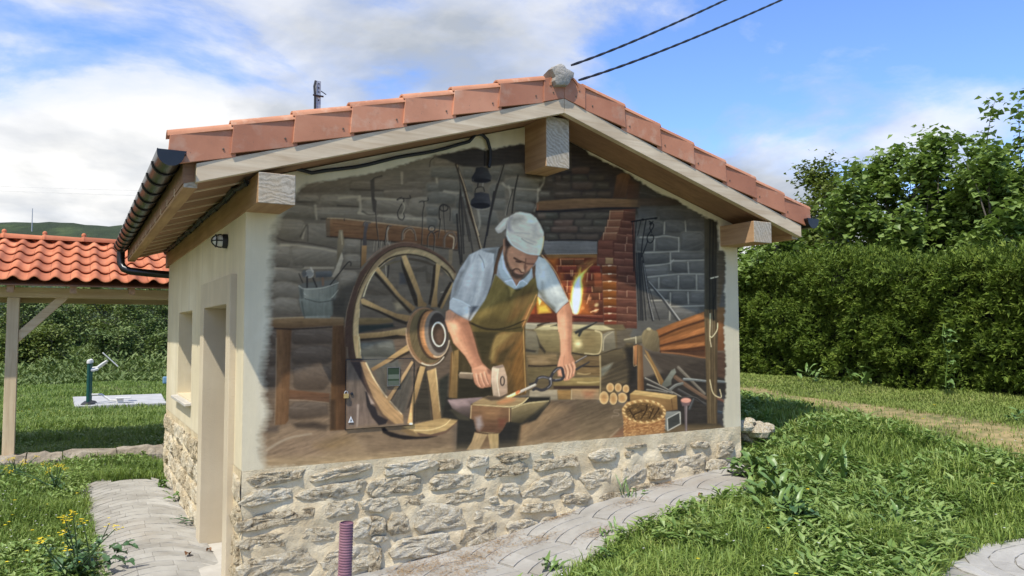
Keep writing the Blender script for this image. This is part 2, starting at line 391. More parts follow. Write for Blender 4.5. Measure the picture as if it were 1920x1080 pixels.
def paint_mural():
    global ALP
    # ---- outline of the painting on the plaster, ragged dry-brush edges
    out = ("532,398 560,357 572,345 620,337 674,329 730,318 792,297 816,290 890,277 918,281 975,268 984,270 1030,262 1071,258 1083,268 1104,288 1140,306 1180,325 "
           "1200,340 1229,358 1264,371 1284,386 1322,408 1345,414 1350,468 1359,472 1361,500 1358,545 1360,580 1357,612 1360,650 1361,700 1361,745 1356,785 "
           "1361,812 1320,819 1287,824 1235,826 1176,828 1140,825 1060,829 1017,832 980,840 962,850 940,843 880,845 848,850 800,853 735,862 655,868 580,874 498,880 "
           "492,845 490,812 505,775 494,740 494,700 501,640 504,610 504,560 511,500 510,445 524,408")
    p = _pts('U', out); bb = (0, 0, PW, PH); d, X, Y = _sdf(p, bb)
    d = d + (3.0 * STK[0] + 5 * BLOT) * np.clip((580 - PU0 - X) / 50, .3, 1) + 1.6 * FINE
    ALP = np.clip(.5 - d / (2 * (1.8 + 7.5 * np.clip((585 - PU0 - X) / 60, 0, 1))), 0, 1)
    RGB[:] = _c((92, 86, 79))
    # broad tonal areas
    P('U', '460,230 1080,230 1080,620 460,620', (104, 99, 91), (88, 82, 74), soft=14, tex=.10)
    P('U', '460,600 860,600 860,905 460,905', (84, 74, 66), (92, 80, 68), soft=14, tex=.12)
    P('U', '980,240 1200,250 1200,480 980,480', (62, 57, 53), soft=10, tex=.12)
    P('U', '1180,320 1410,320 1410,640 1180,640', (78, 79, 79), soft=6, tex=.08)
    # ---- rubble wall, upper left
    G = (106, 101, 93); B_ = (102, 95, 86); MO = (150, 143, 126)
    for r in [(275, 205, 640, 290), (640, 195, 985, 285), (1000, 205, 1215, 268), (1195, 62, 1345, 135), (1190, 140, 1345, 212), (850, 262, 1130, 330)]:
        stone('M1', *r, B_, hi=6, lo=-14, a=.8, tilt=-.05)
    for r in [(440, 315, 695, 392), (720, 340, 1010, 436), (1040, 330, 1240, 452), (1245, 235, 1360, 385), (280, 320, 420, 372), (205, 392, 402, 468), (415, 402, 800, 480), (860, 448, 1080, 520), (1060, 470, 1250, 520), (118, 482, 322, 612), (350, 505, 560, 655),
              (130, 655, 238, 785), (240, 668, 545, 795), (590, 615, 720, 705), (600, 718, 712, 800), (95, 815, 300, 900), (115, 905, 295, 1010), (560, 830, 690, 960), (120, 1010, 290, 1110)]:
        stone('M1', *r, G, mort=MO, tilt=.04)
    for s in ['700,320 705,400 690,430', '400,380 410,470', '700,430 900,455 1200,480', '330,520 315,600', '170,645 300,650 540,690', '1215,170 1240,290 1330,330', '985,160 985,230', '560,330 700,318', '130,800 520,800', '690,340 760,330 1000,345']:
        S('M1', s, 4.5, (150, 143, 127), 3, a=.75, soft=2.0)
    for s in ['110,580 200,620 330,630 540,670', '440,470 560,478', '280,355 400,355', '550,380 690,388', '300,590 345,510 350,620', '640,270 860,280', '1190,150 1240,180 1345,205', '720,420 760,440 820,440', '600,808 700,808', '140,790 300,800 320,790']:
        S('M1', s, 3, (62, 57, 53), 1.5, a=.75, soft=1.5)
    # centre top stones
    for r in [(50, 395, 350, 515), (370, 400, 470, 520), (650, 395, 790, 540), (780, 380, 975, 485), (800, 515, 1150, 625), (880, 640, 1125, 745), (640, 575, 800, 712), (295, 660, 440, 820),
              (520, 840, 720, 985), (0, 560, 170, 650), (0, 660, 290, 770), (120, 530, 330, 640), (330, 540, 470, 650), (650, 730, 800, 830), (880, 760, 1090, 850), (0, 790, 120, 890), (250, 830, 330, 960), (0, 905, 110, 1000)]:
        stone('T1', *r, (94, 93, 89), mort=(132, 129, 119), hi=10, lo=-22, tilt=.05)
    for s in ['830,590 850,700 800,880', '770,560 830,600 1150,630', '520,830 540,960 520,1040', '180,640 320,660', '1130,620 1120,760 1090,840', '1190,500 1180,560 1130,640']:
        S('T1', s, 4, (146, 142, 130), 2.5, a=.7, soft=1.8)
    for r in [(640, 230, 860, 320), (950, 265, 1130, 330), (640, 330, 760, 450), (520, 540, 640, 640), (230, 420, 560, 560), (250, 570, 330, 660), (860, 250, 910, 440)]:
        stone('W1', *r, (86, 80, 72), hi=10, lo=-14, a=.8)
    P('W1', '190,1040 520,1010 560,1170 600,1300 200,1300', (80, 82, 80), soft=3, tex=.16)
    stone('W1', 190, 1045, 350, 1180, (86, 90, 88)); stone('W1', 360, 1020, 540, 1190, (82, 86, 84))
    # ---- under the bench, floor
    for r in [(85, 200, 135, 300), (80, 310, 130, 420), (55, 430, 130, 560), (230, 190, 485, 290), (230, 300, 475, 415), (228, 425, 472, 575), (205, 655, 465, 765)]:
        stone('M2', *r, (80, 72, 66), hi=12, lo=-18, a=.85)
    P('M2', '20,850 130,800 230,775 470,740 1240,770 1240,1100 20,1100', (104, 90, 76), (116, 102, 84), soft=5, tex=.13, ang=160)
    P('M2', '40,960 180,870 420,835 640,850 700,960 300,1060 50,1060', (112, 97, 82), soft=9, tex=.14, ang=160, a=.7)
    P('M2', '380,930 560,860 640,880 690,960 480,985', (110, 92, 62), soft=12, tex=.1, a=.6, ang=160)
    S('M2', '70,955 200,885 350,855', 4, (150, 145, 132), 1.5, a=.6, soft=2.4)
    P('M2', '640,870 700,800 1240,830 1240,985 720,1000', (104, 90, 74), soft=4, tex=.12, a=.8)
    P('M2', '690,900 730,985 380,1000 640,880', (124, 110, 92), soft=6, a=.5)
    P('M2', '230,790 360,778 460,800 440,830 260,820', (52, 46, 43), soft=4, a=.8)
    P('M2', '50,1010 600,1000 1240,960 1240,990 60,1085', (132, 118, 92), soft=8, a=.45, tex=.14)
    P('M2', '60,820 140,800 140,840 60,850', (66, 60, 58), soft=4, a=.7)
    # bench
    P('M2', '200,575 465,600 465,655 200,640', (92, 66, 48), (84, 64, 52), soft=1.4, tex=.12)
    S('M2', '200,640 330,645 460,660', 2, (128, 118, 104), 1, a=.7)
    P('M2', '130,180 225,185 205,770 185,795 120,800', (102, 78, 56), (84, 62, 44), g='130,0 225,0', soft=1.5, tex=.13, ang=90)
    S('M2', '128,250 126,520 118,790', 2, (122, 112, 98), 1, a=.6)
    P('M2', '485,170 570,150 570,830 470,835 475,600', (86, 64, 44), (68, 50, 38), g='485,0 570,0', soft=1.5, tex=.13, ang=90)
    P('M2', '470,640 500,640 500,830 468,830', (56, 46, 38), soft=3, a=.8)
    P('M2', '78,130 300,115 560,118 560,170 400,175 200,190 75,185', (120, 99, 72), (84, 66, 48), soft=1.5, tex=.13)
    S('M2', '80,125 300,118 555,122', 2.5, (150, 134, 106), 1.5, a=.7)
    S('M2', '85,188 250,192 480,180', 3, (42, 36, 34), 2, a=.8)
    P('M2', '560,60 640,40 660,160 560,175', (66, 64, 58), soft=3, tex=.1)
    # ---- plank with hanging tools
    P('M1', '478,465 600,470 1360,552 1362,676 1200,650 900,618 650,600 485,588 472,520', (118, 90, 66), (88, 62, 44), soft=1.1, tex=.16, ang=0)
    S('M1', '485,465 610,470 900,505 1100,528 1360,560', 2.6, (156, 138, 112), 1.5, a=.75)
    S('M1', '480,588 700,605 1000,632 1360,682', 3, (52, 44, 40), 2, a=.8)
    P('M1', '470,470 500,468 498,588 474,580', (96, 82, 68), soft=1, tex=.1)
    for s in ['520,500 700,520 860,530', '540,560 740,570', '900,540 1000,560', '1060,560 1200,590']: S('M1', s, 2, (84, 58, 42), 1, a=.6)
    K = (48, 45, 46); HL = (150, 143, 128)
    def iron(fr, s, w, hl=.5, col=K):
        S(fr, s, w, col, w * .7)
        ox = ' '.join('%.1f,%.1f' % (float(a.split(',')[0]) + 4, float(a.split(',')[1]) - 1) for a in s.split())
        if hl: S(fr, ox, max(.8, w * .3), HL, .7, a=hl)
    iron('M1', '850,180 800,195 780,230 790,330 800,400', 2.6); iron('M1', '800,350 810,440 815,520 825,600 830,660', 2.2)
    P('M1', '770,210 800,200 800,330 815,350 810,430 790,420 780,340', (70, 66, 64), soft=1.2)
    iron('M1', '955,340 985,325 1000,345 980,380 958,430 965,465 990,475 1002,455 998,435', 3.2, .7); S('M1', '975,330 1040,330 1038,312', 1.6, K)
    S('M1', '990,360 1003,390 985,440', 3.2, (152, 146, 128), 1.5, a=.6)
    iron('M1', '1105,355 1130,350 1135,380 1128,420 1122,560 1118,640', 2.4); S('M1', '1130,352 1160,345 1160,325', 1.5, K)
    iron('M1', '1240,470 1240,400 1265,380 1305,385 1312,430 1310,480', 3.0, .6); iron('M1', '1265,380 1270,470 1278,560', 2.0); iron('M1', '1245,470 1240,540 1230,600', 2.2)
    RING('M1', 1268, 395, 28, 22, 2.2, K)
    # hammer on the plank, spring, horseshoes, ring tool
    iron('M1', '770,495 735,492 725,515', 3.2, .6, (66, 64, 66)); P('M1', '735,495 760,500 745,570 748,650 720,650 725,570', (82, 80, 84), (64, 60, 62), soft=1)
    P('M1', '716,650 748,650 744,760 705,800', (136, 106, 70), (104, 80, 54), soft=1, tex=.1, ang=90); S('M1', '710,610 706,800', 1.4, (56, 50, 46))
    iron('M1', '870,640 880,560 890,520 912,516', 2.8, .8); S('M1', '895,530 885,560 890,620 905,650', 2.4, (140, 136, 126), 1.5, a=.8)
    iron('M1', '985,610 990,560 1010,535 1045,530 1070,560 1078,615', 4.6, .7, (80, 68, 60)); S('M1', '1000,600 1006,565 1040,540 1065,565', 1.4, (150, 138, 118), 1, a=.7)
    RING('M1', 1186, 535, 20, 18, 2.6, (60, 58, 58)); RING('M1', 1186, 536, 14, 12, 1.4, (160, 154, 138), a=.7)
    iron('M1', '1182,555 1160,590 1158,660', 2.6, .6); iron('M1', '1188,555 1205,590 1200,690', 2.6, .6); S('M1', '1200,565 1230,550', 1.8, K)
    iron('M1', '1270,660 1272,600 1295,565 1330,565 1348,600 1345,640 1328,670', 5, .4, (88, 74, 64)); S('M1', '1305,580 1335,600 1330,670', 2.4, (176, 164, 140), 1.6, a=.9)
    P('M1', '1302,675 1328,675 1325,770 1300,790', (112, 100, 82), soft=1)
    for x in (820, 850, 885, 905, 800): S('M1', '%d,620 %d,690' % (x, x - 8), 1.5, (148, 140, 124), .7, a=.6)
    S('M1', '595,470 598,482', 1.5, K)
    # ---- long bars leaning on the wall
    for s, w, c in [('1380,270 1372,420 1385,600 1390,760', 2.8, (54, 50, 48)), ('1356,440 1365,600 1372,700', 3.2, (58, 54, 52)), ('1395,330 1415,480 1440,620', 2.2, (58, 54, 52))]: S('M1', s, w, c)
    S('T1', '300,370 375,580 440,850 520,1085', 5.2, (58, 50, 45), 7.5, sm=False); S('T1', '308,372 385,590 455,860 528,1085', 1.4, (172, 156, 128), 2.6, a=.85, sm=False)
    S('T1', '775,375 700,640 640,900 610,1085', 4.6, (54, 51, 51), 4.0); S('T1', '768,380 712,560', 1.2, (140, 136, 126), .8, a=.8)
    S('T1', '925,480 890,650 865,860', 2.8, (52, 50, 50)); S('T1', '875,620 830,780 810,880', 2, (60, 57, 55))
    S('T1', '320,400 345,640 370,900 380,1080', 1.8, (62, 58, 56)); S('T1', '355,700 420,980 440,1085', 3.2, (70, 66, 64))
    S('M3', '265,0 275,200 290,480', 2.4, (52, 50, 50)); S('M3', '235,175 250,400 265,560', 3.6, (56, 53, 52)); S('M3', '525,0 490,200 445,440', 3.6, (50, 48, 50), 3)
    S('M3', '280,90 320,250 360,470', 2.8, (66, 62, 60)); S('M3', '300,0 350,180 425,460', 3.6, (60, 50, 44), 4.4); S('M3', '306,0 358,180 430,455', 1.1, (178, 160, 130), 2, a=.85)
    # ---- dark roof beam and the hanging lantern
    P('T1', '75,292 300,240 480,205 640,212 655,185 950,143 985,155 995,350 880,362 700,380 480,395 370,390 300,365 200,320', (50, 49, 54), (58, 55, 56), soft=1.6, tex=.09)
    S('T1', '480,205 640,205', 1.5, (128, 122, 104), 1, a=.5)
    S('T1', '30,390 40,330 75,300', 1.5, (62, 58, 56))
    P('T1', '500,400 560,390 620,405 625,430 655,490 650,535 600,560 510,560 460,535 455,500 490,440', (44, 45, 52), (60, 62, 68), soft=1, g='500,0 650,0', tex=.05)
    E('T1', 555, 535, 95, 24, (38, 38, 44)); S('T1', '470,520 480,545 560,560 640,545', 1.0, (112, 110, 108), a=.6)
    S('T1', '520,560 515,600', 2.4, K); S('T1', '570,560 568,600', 1.6, (130, 126, 118)); S('T1', '490,650 495,620 520,600 570,600 585,640', 1.8, K)
    P('T1', '480,660 550,648 630,665 635,695 650,760 640,800 560,825 470,815 440,775 450,730 480,700', (46, 47, 54), (64, 65, 72), soft=1, g='450,0 650,0', tex=.05)
    E('T1', 545, 785, 98, 30, (36, 36, 42)); S('T1', '445,790 500,818 580,824 640,808', 1.1, (150, 146, 138), a=.7)
    S('T1', '590,210 585,380', 2.2, (34, 34, 40))
    # ---- chimney breast: dark brick courses, beams
    P('T2', '135,100 185,100 235,155 275,165 300,240 380,270 500,330 640,385 720,460 850,535 1010,590 1090,650 700,650 0,650 0,380 140,360', (46, 42, 44), (58, 52, 50), soft=2.4, tex=.12, rag=1.5)
    for y, xs in [(330, (140, 300)), (395, (0, 60, 140, 280, 420)), (460, (0, 140, 330, 470)), (535, (0, 90, 230, 360, 480))]:
        for a, b in zip(xs[:-1], xs[1:]): stone('T2', a + 4, y, b - 4, y + 58, (74 + prng.integers(-8, 8), 63, 55), hi=9, lo=-12, a=.75, soft=1.6)
    P('T2', '525,400 560,380 625,385 640,420 600,590 490,592', (92, 68, 52), (70, 52, 42), soft=1.6, tex=.13, ang=110); P('T2', '625,430 715,465 715,600 605,600', (68, 50, 42), soft=2, tex=.1)
    P('T2', '725,470 850,540 990,590 720,575', (60, 60, 64), soft=2.5, tex=.15, a=.9); S('T2', '720,545 800,560 850,575', 3, (92, 90, 90), 1.5, a=.5)
    # courses under the beam
    P('R1', '100,130 680,110 900,110 900,170 690,240 600,380 140,400 120,300', (58, 53, 50), soft=2, tex=.12)
    for y, xs in [(158, (130, 280, 480, 680)), (215, (140, 240, 400, 545, 670)), (265, (160, 215, 440, 645)), (325, (170, 280, 415, 590))]:
        for a, b in zip(xs[:-1], xs[1:]): stone('R1', a + 3, y, b - 3, y + 50, (84 + int(prng.integers(-10, 10)), 77, 70), hi=8, lo=-14, a=.8, soft=1.5)
    stone('R1', 115, 165, 182, 205, (104, 92, 84))
    for r in [(1200, 500, 1280, 590), (1260, 600, 1460, 640), (1270, 540, 1460, 620), (1470, 540, 1700, 620), (1270, 640, 1500, 705)]: stone('T1', *r, (76, 68, 62), hi=8, lo=-12, a=.6)
    # stone corner left of chimney
    for r in [(1090, 510, 1190, 560), (1130, 640, 1250, 700)]: stone('T1', *r, (100, 98, 92), a=.7)
    # mantel beam
    P('R1', '108,85 130,72 400,52 620,50 914,60 914,120 650,118 400,128 200,142 105,145', (112, 88, 64), (92, 70, 52), soft=1.2, tex=.16)
    P('T2', '700,600 1000,582 1060,605 1090,640 980,655 700,655', (84, 66, 52), (52, 42, 38), g='700,0 1080,0', soft=1.6, tex=.14)
    S('R1', '108,150 300,150 620,128 900,125', 3.6, (38, 36, 40), 3, a=.9); S('R1', '120,100 115,140', 2, (140, 86, 66), a=.7)
    # grey lintel
    P('R1', '168,380 580,382 580,480 180,486 160,440', (100, 101, 104), (90, 90, 92), soft=1.2, tex=.1); S('R1', '190,486 400,483 580,478', 2, (140, 138, 132), 1.2, a=.8); S('R1', '200,378 400,372 580,380', 2.5, (46, 44, 46))
    # ---- firebox
    P('R1', '150,490 580,488 580,570 620,640 632,1000 380,1010 40,1010 90,840', (92, 46, 32), (74, 38, 30), soft=1.4, tex=.12)
    P('R1', '170,488 580,486 578,512 200,520', (128, 96, 56), (100, 70, 44), soft=1.2, tex=.14)
    br = prng
    for j, (y0, y1, xs) in enumerate([(522, 568, (290, 300, 400, 480)), (575, 625, (250, 270, 300, 420, 520, 610)), (632, 685, (290, 320, 470, 535, 612)), (692, 735, (300, 350, 470, 620)), (735, 785, (330, 470, 540, 620)), (790, 840, (350, 475, 600, 622)), (845, 900, (470, 560, 622))]):
        for a, b in zip(xs[:-1], xs[1:]):
            c = (112 + br.integers(-20, 18), 62 + br.integers(-10, 10), 46)
            P('R1', '%d,%d %d,%d %d,%d %d,%d' % (a + 4, y0 + 2, b - 3, y0 + 2, b - 3, y1, a + 4, y1), c, tuple(np.array(c) * .72), soft=.9, tex=.14)
            if a < 420: S('R1', '%d,%d %d,%d' % (a + 4, y0 + 1, b - 4, y0), 1.3, (206, 130, 82), a=.75)
            else: S('R1', '%d,%d %d,%d' % (a + 4, y0 + 1, b - 4, y0), .9, (150, 92, 64), a=.6)
    for s in ['295,525 297,570', '268,575 268,615', '376,610 378,655', '390,610 388,655', '537,640 537,680', '540,740 542,775', '598,790 600,835', '350,690 345,780', '506,630 500,700']: S('R1', s, 1.4, (216, 168, 120), 1, a=.8)
    P('R1', '195,520 265,520 270,600 240,600', (178, 104, 40), (120, 58, 30), soft=5, a=.9); P('R1', '240,600 310,640 320,720 300,740', (168, 84, 44), soft=7, a=.8)
    # embers
    P('R1', '450,905 500,850 520,800 530,870 575,850 595,920 560,955 430,955', (150, 84, 46), (86, 48, 34), soft=4, tex=.2, a=.9)
    for x, y, c in [(575, 880, (196, 178, 128)), (465, 905, (240, 196, 130)), (520, 830, (196, 128, 84)), (570, 925, (224, 150, 100)), (500, 890, (120, 60, 36)), (540, 920, (92, 48, 34)), (440, 935, (200, 110, 60))]: E('R1', x, y, 16, 12, c, rot=-30, soft=2, a=.85)
    S('R1', '530,935 590,915', 2.6, (236, 190, 150), 1.4, a=.8); S('R1', '500,870 520,800', 2, (214, 160, 120), 1, a=.7)
    # left fire behind the arm
    P('R1', '100,800 150,840 215,900 235,945 110,955', (182, 134, 44), (128, 76, 34), soft=2, tex=.2); P('R1', '120,820 145,850 130,880', (244, 226, 150), soft=2); P('R1', '120,890 180,880 215,935 125,945', (206, 180, 62), soft=3, a=.8); P('R1', '60,880 100,830 100,950 40,960', (140, 66, 34), soft=3)
    # flame
    P('R1', '350,955 365,800 400,690 440,610 500,590 490,680 475,800 500,900 540,955', (190, 104, 44), soft=7, a=.75, tex=.2, ang=110, rag=3)
    P('R1', '578,515 570,540 530,575 490,612 475,640 520,580 470,560 440,580 500,540', (138, 104, 58), soft=4, tex=.2, ang=135, a=.7)
    P('R1', '500,605 478,640 462,690 470,760 462,860 440,930 425,950 395,945 370,880 372,800 384,720 405,660 418,640 425,660 440,615 452,590 455,625', (186, 152, 56), soft=2.2, tex=.14, ang=110, a=.95, rag=2)
    P('R1', '488,612 470,645 458,690 462,760 452,850 430,930 400,930 380,860 384,780 400,700 428,660 450,640', (226, 200, 96), soft=2.2, tex=.12, ang=110, rag=1.5)
    P('R1', '445,660 420,690 395,760 385,850 395,940 425,948 445,880 455,800 448,720', (250, 240, 202), soft=2.4, tex=.05, ang=110, sm=True)
    P('R1', '365,840 390,900 395,945 375,910', (248, 226, 170), soft=1.5); S('R1', '545,560 515,585 490,610', 1.6, (190, 150, 80), 2.2, a=.6)
    # hearth edge
    P('R1', '60,955 240,945 275,960 275,1015 30,1020', (86, 44, 34), soft=1.3, tex=.12); P('R1', '380,955 625,962 632,1015 380,1010', (104, 52, 40), (76, 40, 34), soft=1.2, tex=.1); S('R1', '385,958 620,964', 1.2, (150, 104, 84), a=.7); P('R1', '385,965 625,985 625,995 385,980', (66, 36, 32), soft=1)
    # ---- brick pillar
    P('R1', '685,140 880,130 870,240 880,640 890,1060 640,1060 620,650 600,570 580,560 585,400 640,300', (84, 52, 44), soft=1.2, tex=.1)
    L_ = [(150, 215, 680, 785), (220, 270, 665, 765), (275, 318, 645, 752), (320, 372, 630, 735)]
    for y0, y1, x0, x1 in L_:
        P('R1', '%d,%d %d,%d %d,%d %d,%d' % (x0, y0, x1, y0 - 2, x1 - 6, y1, x0 - 4, y1), (118, 82, 64), (98, 64, 50), soft=1, tex=.13)
        for s in ('%d,%d %d,%d' % (x0, y0, x1, y0 - 2), '%d,%d %d,%d' % (x0, y0, x0 - 4, y1)): S('R1', s, 1.2, (176, 150, 120), .9, a=.75)
    for y0, y1, xs in [(378, 440, (590, 705)), (445, 508, (590, 705)), (512, 560, (590, 645, 708))]:
        for a, b in zip(xs[:-1], xs[1:]):
            c = (112, 70, 58) if a < 640 else (146, 118, 84)
            P('R1', '%d,%d %d,%d %d,%d %d,%d' % (a, y0, b - 4, y0 + 2, b - 4, y1, a, y1), c, tuple(np.array(c) * .78), soft=1, tex=.13)
    for y0, y1 in [(575, 632), (640, 690), (698, 760), (768, 822), (830, 885), (895, 940), (948, 1000), (1005, 1055)]:
        c = np.array((118, 66, 42)) if y0 < 690 else np.array((132, 78, 36)) if y0 < 890 else np.array((112, 56, 42))
        sx = (y0 - 575) * .04
        P('R1', '%d,%d %d,%d %d,%d %d,%d' % (618 + sx, y0, 730, y0 + 3, 730, y1, 620 + sx, y1), tuple(c), tuple(c * .66), soft=1, tex=.16)
        S('R1', '%d,%d 680,%d 730,%d' % (622 + sx, y0 + 1, y0 - 3, y0 + 2), 1.5, (176, 146, 112), 1, a=.75)
        S('R1', '%d,%d 690,%d' % (670, y0 - 1, y0 - 2), 2.6, (226, 214, 190), 1.4, a=.55)
    for y0, y1, xs in [(150, 225, (790, 880)), (225, 285, (770, 850)), (280, 330, (755, 860)), (330, 400, (735, 810, 858)), (400, 465, (712, 800, 862)), (465, 520, (712, 862)), (520, 572, (712, 795, 865)), (578, 640, (742, 868)), (648, 700, (742, 815, 872)), (706, 760, (740, 880)), (768, 822, (738, 812, 885)), (830, 886, (735, 888)), (894, 945, (735, 815, 888)), (950, 1002, (735, 890)), (1008, 1058, (740, 810, 890))]:
        for a, b in zip(xs[:-1], xs[1:]):
            k = br.integers(-12, 12)
            P('R1', '%d,%d %d,%d %d,%d %d,%d' % (a + 2, y0 + 2, b - 3, y0 + 10, b - 3, y1 + 6, a + 2, y1 - 2), (98 + k, 64 + k // 2, 54 + k // 2), (72, 46, 40), soft=1, tex=.15)
            S('R1', '%d,%d %d,%d' % (a + 4, y0 + 1, b - 4, y0 + 9), 1.1, (150, 116, 98), .8, a=.6)
    for s in ['812,350 810,400', '800,410 800,460', '815,655 815,700', '812,770 812,815', '815,900 815,940', '858,240 852,285']: S('R1', s, 1.2, (176, 146, 122), .8, a=.7)
    # ---- squared stone wall on the right
    SB = (82, 84, 86)
    for x0, y0, x1, y1 in [(520, 315, 680, 425), (695, 310, 845, 400), (862, 300, 1000, 390), (470, 445, 605, 545), (622, 440, 795, 540), (808, 400, 1000, 540), (520, 560, 720, 650), (745, 550, 1000, 610), (530, 665, 722, 735), (750, 630, 862, 715), (885, 620, 1000, 705), (560, 755, 640, 830), (655, 738, 790, 832), (806, 732, 925, 842), (950, 728, 1002, 842), (560, 852, 722, 920), (742, 870, 862, 960), (888, 866, 1002, 955), (560, 935, 725, 1080), (740, 985, 970, 1080), (640, 225, 860, 300), (860, 215, 1000, 290), (480, 560, 520, 650)]:
        k = int(br.integers(-8, 8)); stone('M5', x0, y0, x1, y1, (SB[0] + k, SB[1] + k, SB[2] + k), hi=12, lo=-14, a=.95, soft=1.3, mort=(112, 114, 112))
    P('M5', '480,215 620,205 625,300 490,300', (84, 88, 92), soft=2, tex=.14)
    for s in ['690,320 686,410', '850,310 855,390', '500,435 620,435 690,425 800,440', '612,450 608,540', '800,440 800,545', '540,555 800,545', '735,560 738,690', '530,660 720,640 760,610', '740,620 1000,612', '872,630 878,715', '560,745 800,722 1000,722', '645,750 645,830', '798,735 796,840', '938,730 940,845', '560,845 1000,850', '735,870 735,960', '872,865 876,955', '560,930 720,925', '740,975 1000,968', '732,960 730,1080']:
        S('M5', s, 2.6, (146, 148, 144), 1.6, a=.75, soft=1.1)
    P('U', '1195,300 1330,390 1345,430 1190,400', (58, 57, 58), soft=12, a=.55)
    # wrought iron rack and hanging irons
    S('M5', '430,315 520,300 630,285', 2.6, (26, 27, 32)); S('M5', '440,318 445,480 450,700', 1.6, (30, 31, 36)); S('M5', '470,310 455,560 470,800', 1.4, (30, 31, 36)); S('M5', '545,305 520,450 505,600', 1.8, (30, 31, 36)); S('M5', '505,310 480,420', 1.4, (34, 34, 38))
    S('M5', '570,310 600,330 600,360 560,420 555,460 580,480 605,450 598,420 580,420', 1.7, (24, 25, 30)); S('M5', '600,310 575,360 590,400', 1.4, (24, 25, 30)); S('M5', '560,460 530,540 510,590', 1.5, (26, 27, 32))
    E('M5', 620, 288, 10, 8, (26, 27, 32)); E('M5', 520, 298, 12, 8, (26, 27, 32)); E('M5', 580, 330, 9, 9, (26, 27, 32))
    for x, x2, w in [(470, 490, 2.4), (485, 505, 3), (500, 545, 2.6), (515, 600, 2.2), (490, 520, 3.6)]: S('M5', '%d,560 %d,1080' % (x, x2), w, (44, 46, 50), w, sm=False)
    S('M5', '520,620 560,900 600,1080', 3, (42, 43, 47), 5); S('M5', '527,640 566,900 606,1080', 1, (142, 146, 150), 1.6, a=.8)
    S('M5', '560,780 680,920 800,1085', 4, (58, 60, 64), 7, sm=False); S('M5', '568,780 690,920 812,1085', 1.2, (158, 162, 164), 2.6, a=.8, sm=False); S('M5', '570,830 610,960 650,1080', 1.6, (44, 45, 50))
    # ---- forge bench of stone
    P('R2', '10,110 1130,110 1250,330 1250,800 880,960 80,960 0,700', (92, 82, 62), (86, 76, 58), soft=1.5, tex=.12)
    P('R2', '10,90 200,95 130,165 15,160', (132, 130, 116), soft=1.2, tex=.1); S('R2', '20,100 180,110 380,95', 2.2, (168, 164, 146), a=.7)
    P('R2', '130,165 240,120 400,100 560,110 910,120 1030,165 890,180 700,150 560,170 330,170 150,190', (170, 164, 130), (150, 144, 112), soft=1.2, tex=.1)
    P('R2', '130,165 420,180 425,420 260,415 190,300', (124, 116, 84), (102, 92, 64), soft=1.4, tex=.14); P('R2', '550,170 820,180 890,220 885,350 850,450 560,430', (130, 120, 86), (110, 100, 70), soft=1.6, tex=.16)
    E('R2', 755, 300, 95, 95, (112, 98, 66), soft=8, a=.7); P('R2', '555,230 640,290 660,350 570,400', (176, 164, 110), soft=7, a=.75); E('R2', 625, 330, 34, 30, (206, 196, 156), soft=4, a=.8)
    S('R2', '820,180 885,215 888,340 850,440 700,435', 3.6, (168, 158, 122), 2.2, a=.85); S('R2', '560,430 700,455 850,455 990,405 1120,370', 3, (44, 40, 36), 2, a=.85)
    P('R2', '900,220 960,190 1030,180 1050,380 900,425', (116, 112, 98), (88, 84, 72), soft=1.5, tex=.14); S('R2', '905,400 920,260 1010,195', 2.2, (152, 146, 124), 1.5, a=.8); P('R2', '1060,180 1240,160 1140,370 1060,390', (82, 76, 66), soft=2, tex=.14)
    S('R2', '170,120 260,95 300,90', 3, (52, 48, 44), 2); P('R2', '310,130 390,105 390,128', (58, 54, 46), soft=1); P('R2', '15,165 150,190 200,330 170,450 40,420', (112, 108, 92), (88, 84, 70), soft=2, tex=.12)
    P('R2', '160,240 190,320 260,410 250,440 190,370', (52, 48, 42), soft=1.6, a=.9); P('R2', '20,380 150,405 140,425 30,415', (54, 52, 48), soft=1.6)
    P('R2', '40,460 380,440 390,560 70,580', (118, 102, 74), (92, 78, 56), soft=2, tex=.16); P('R2', '80,500 240,490 300,540 100,555', (142, 122, 92), soft=5, a=.7); S('R2', '70,575 200,580 380,570', 3.4, (50, 42, 36), 2.5)
    P('R2', '50,600 370,590 320,700 60,780', (96, 86, 60), (84, 76, 56), soft=2, tex=.14); P('R2', '550,460 870,470 880,580 590,580', (98, 82, 58), soft=1.6, tex=.16); P('R2', '590,590 880,590 870,690 600,680', (104, 86, 58), soft=1.6, tex=.2); S('R2', '620,660 700,670 760,660', 3, (160, 142, 100), 2, a=.7); S('R2', '680,580 780,585 860,580', 3, (52, 44, 38), 2)
    P('R2', '350,720 870,700 865,800 345,810', (132, 116, 74), (110, 96, 62), soft=1.6, tex=.16); S('R2', '620,760 740,765 860,755', 3.6, (162, 146, 98), 2, a=.7); P('R2', '345,800 870,800 865,830 350,842', (58, 46, 40), soft=1.4)
    P('R2', '80,850 390,845 400,960 70,965', (138, 130, 112), (118, 112, 98), soft=1.6, tex=.12); P('R2', '390,850 545,850 545,950 400,955', (138, 108, 64), (122, 98, 62), soft=1.5, tex=.12); P('R2', '548,835 860,838 865,955 550,955', (140, 116, 84), (120, 104, 84), soft=1.5, tex=.14); P('R2', '690,870 800,860 780,920 710,925', (140, 86, 62), soft=7, a=.7); S('R2', '550,850 548,950', 1.6, (166, 154, 124), a=.8)
    P('R2', '880,440 1150,390 1130,500 880,585', (86, 78, 60), (62, 56, 46), soft=2, tex=.14); P('R2', '880,600 1020,540 1010,640 880,700', (116, 120, 112), (84, 84, 74), soft=2.5, tex=.18, ang=160); P('R2', '1020,540 1240,460 1240,700 900,820 880,760', (66, 60, 50), soft=3, tex=.2, ang=160)
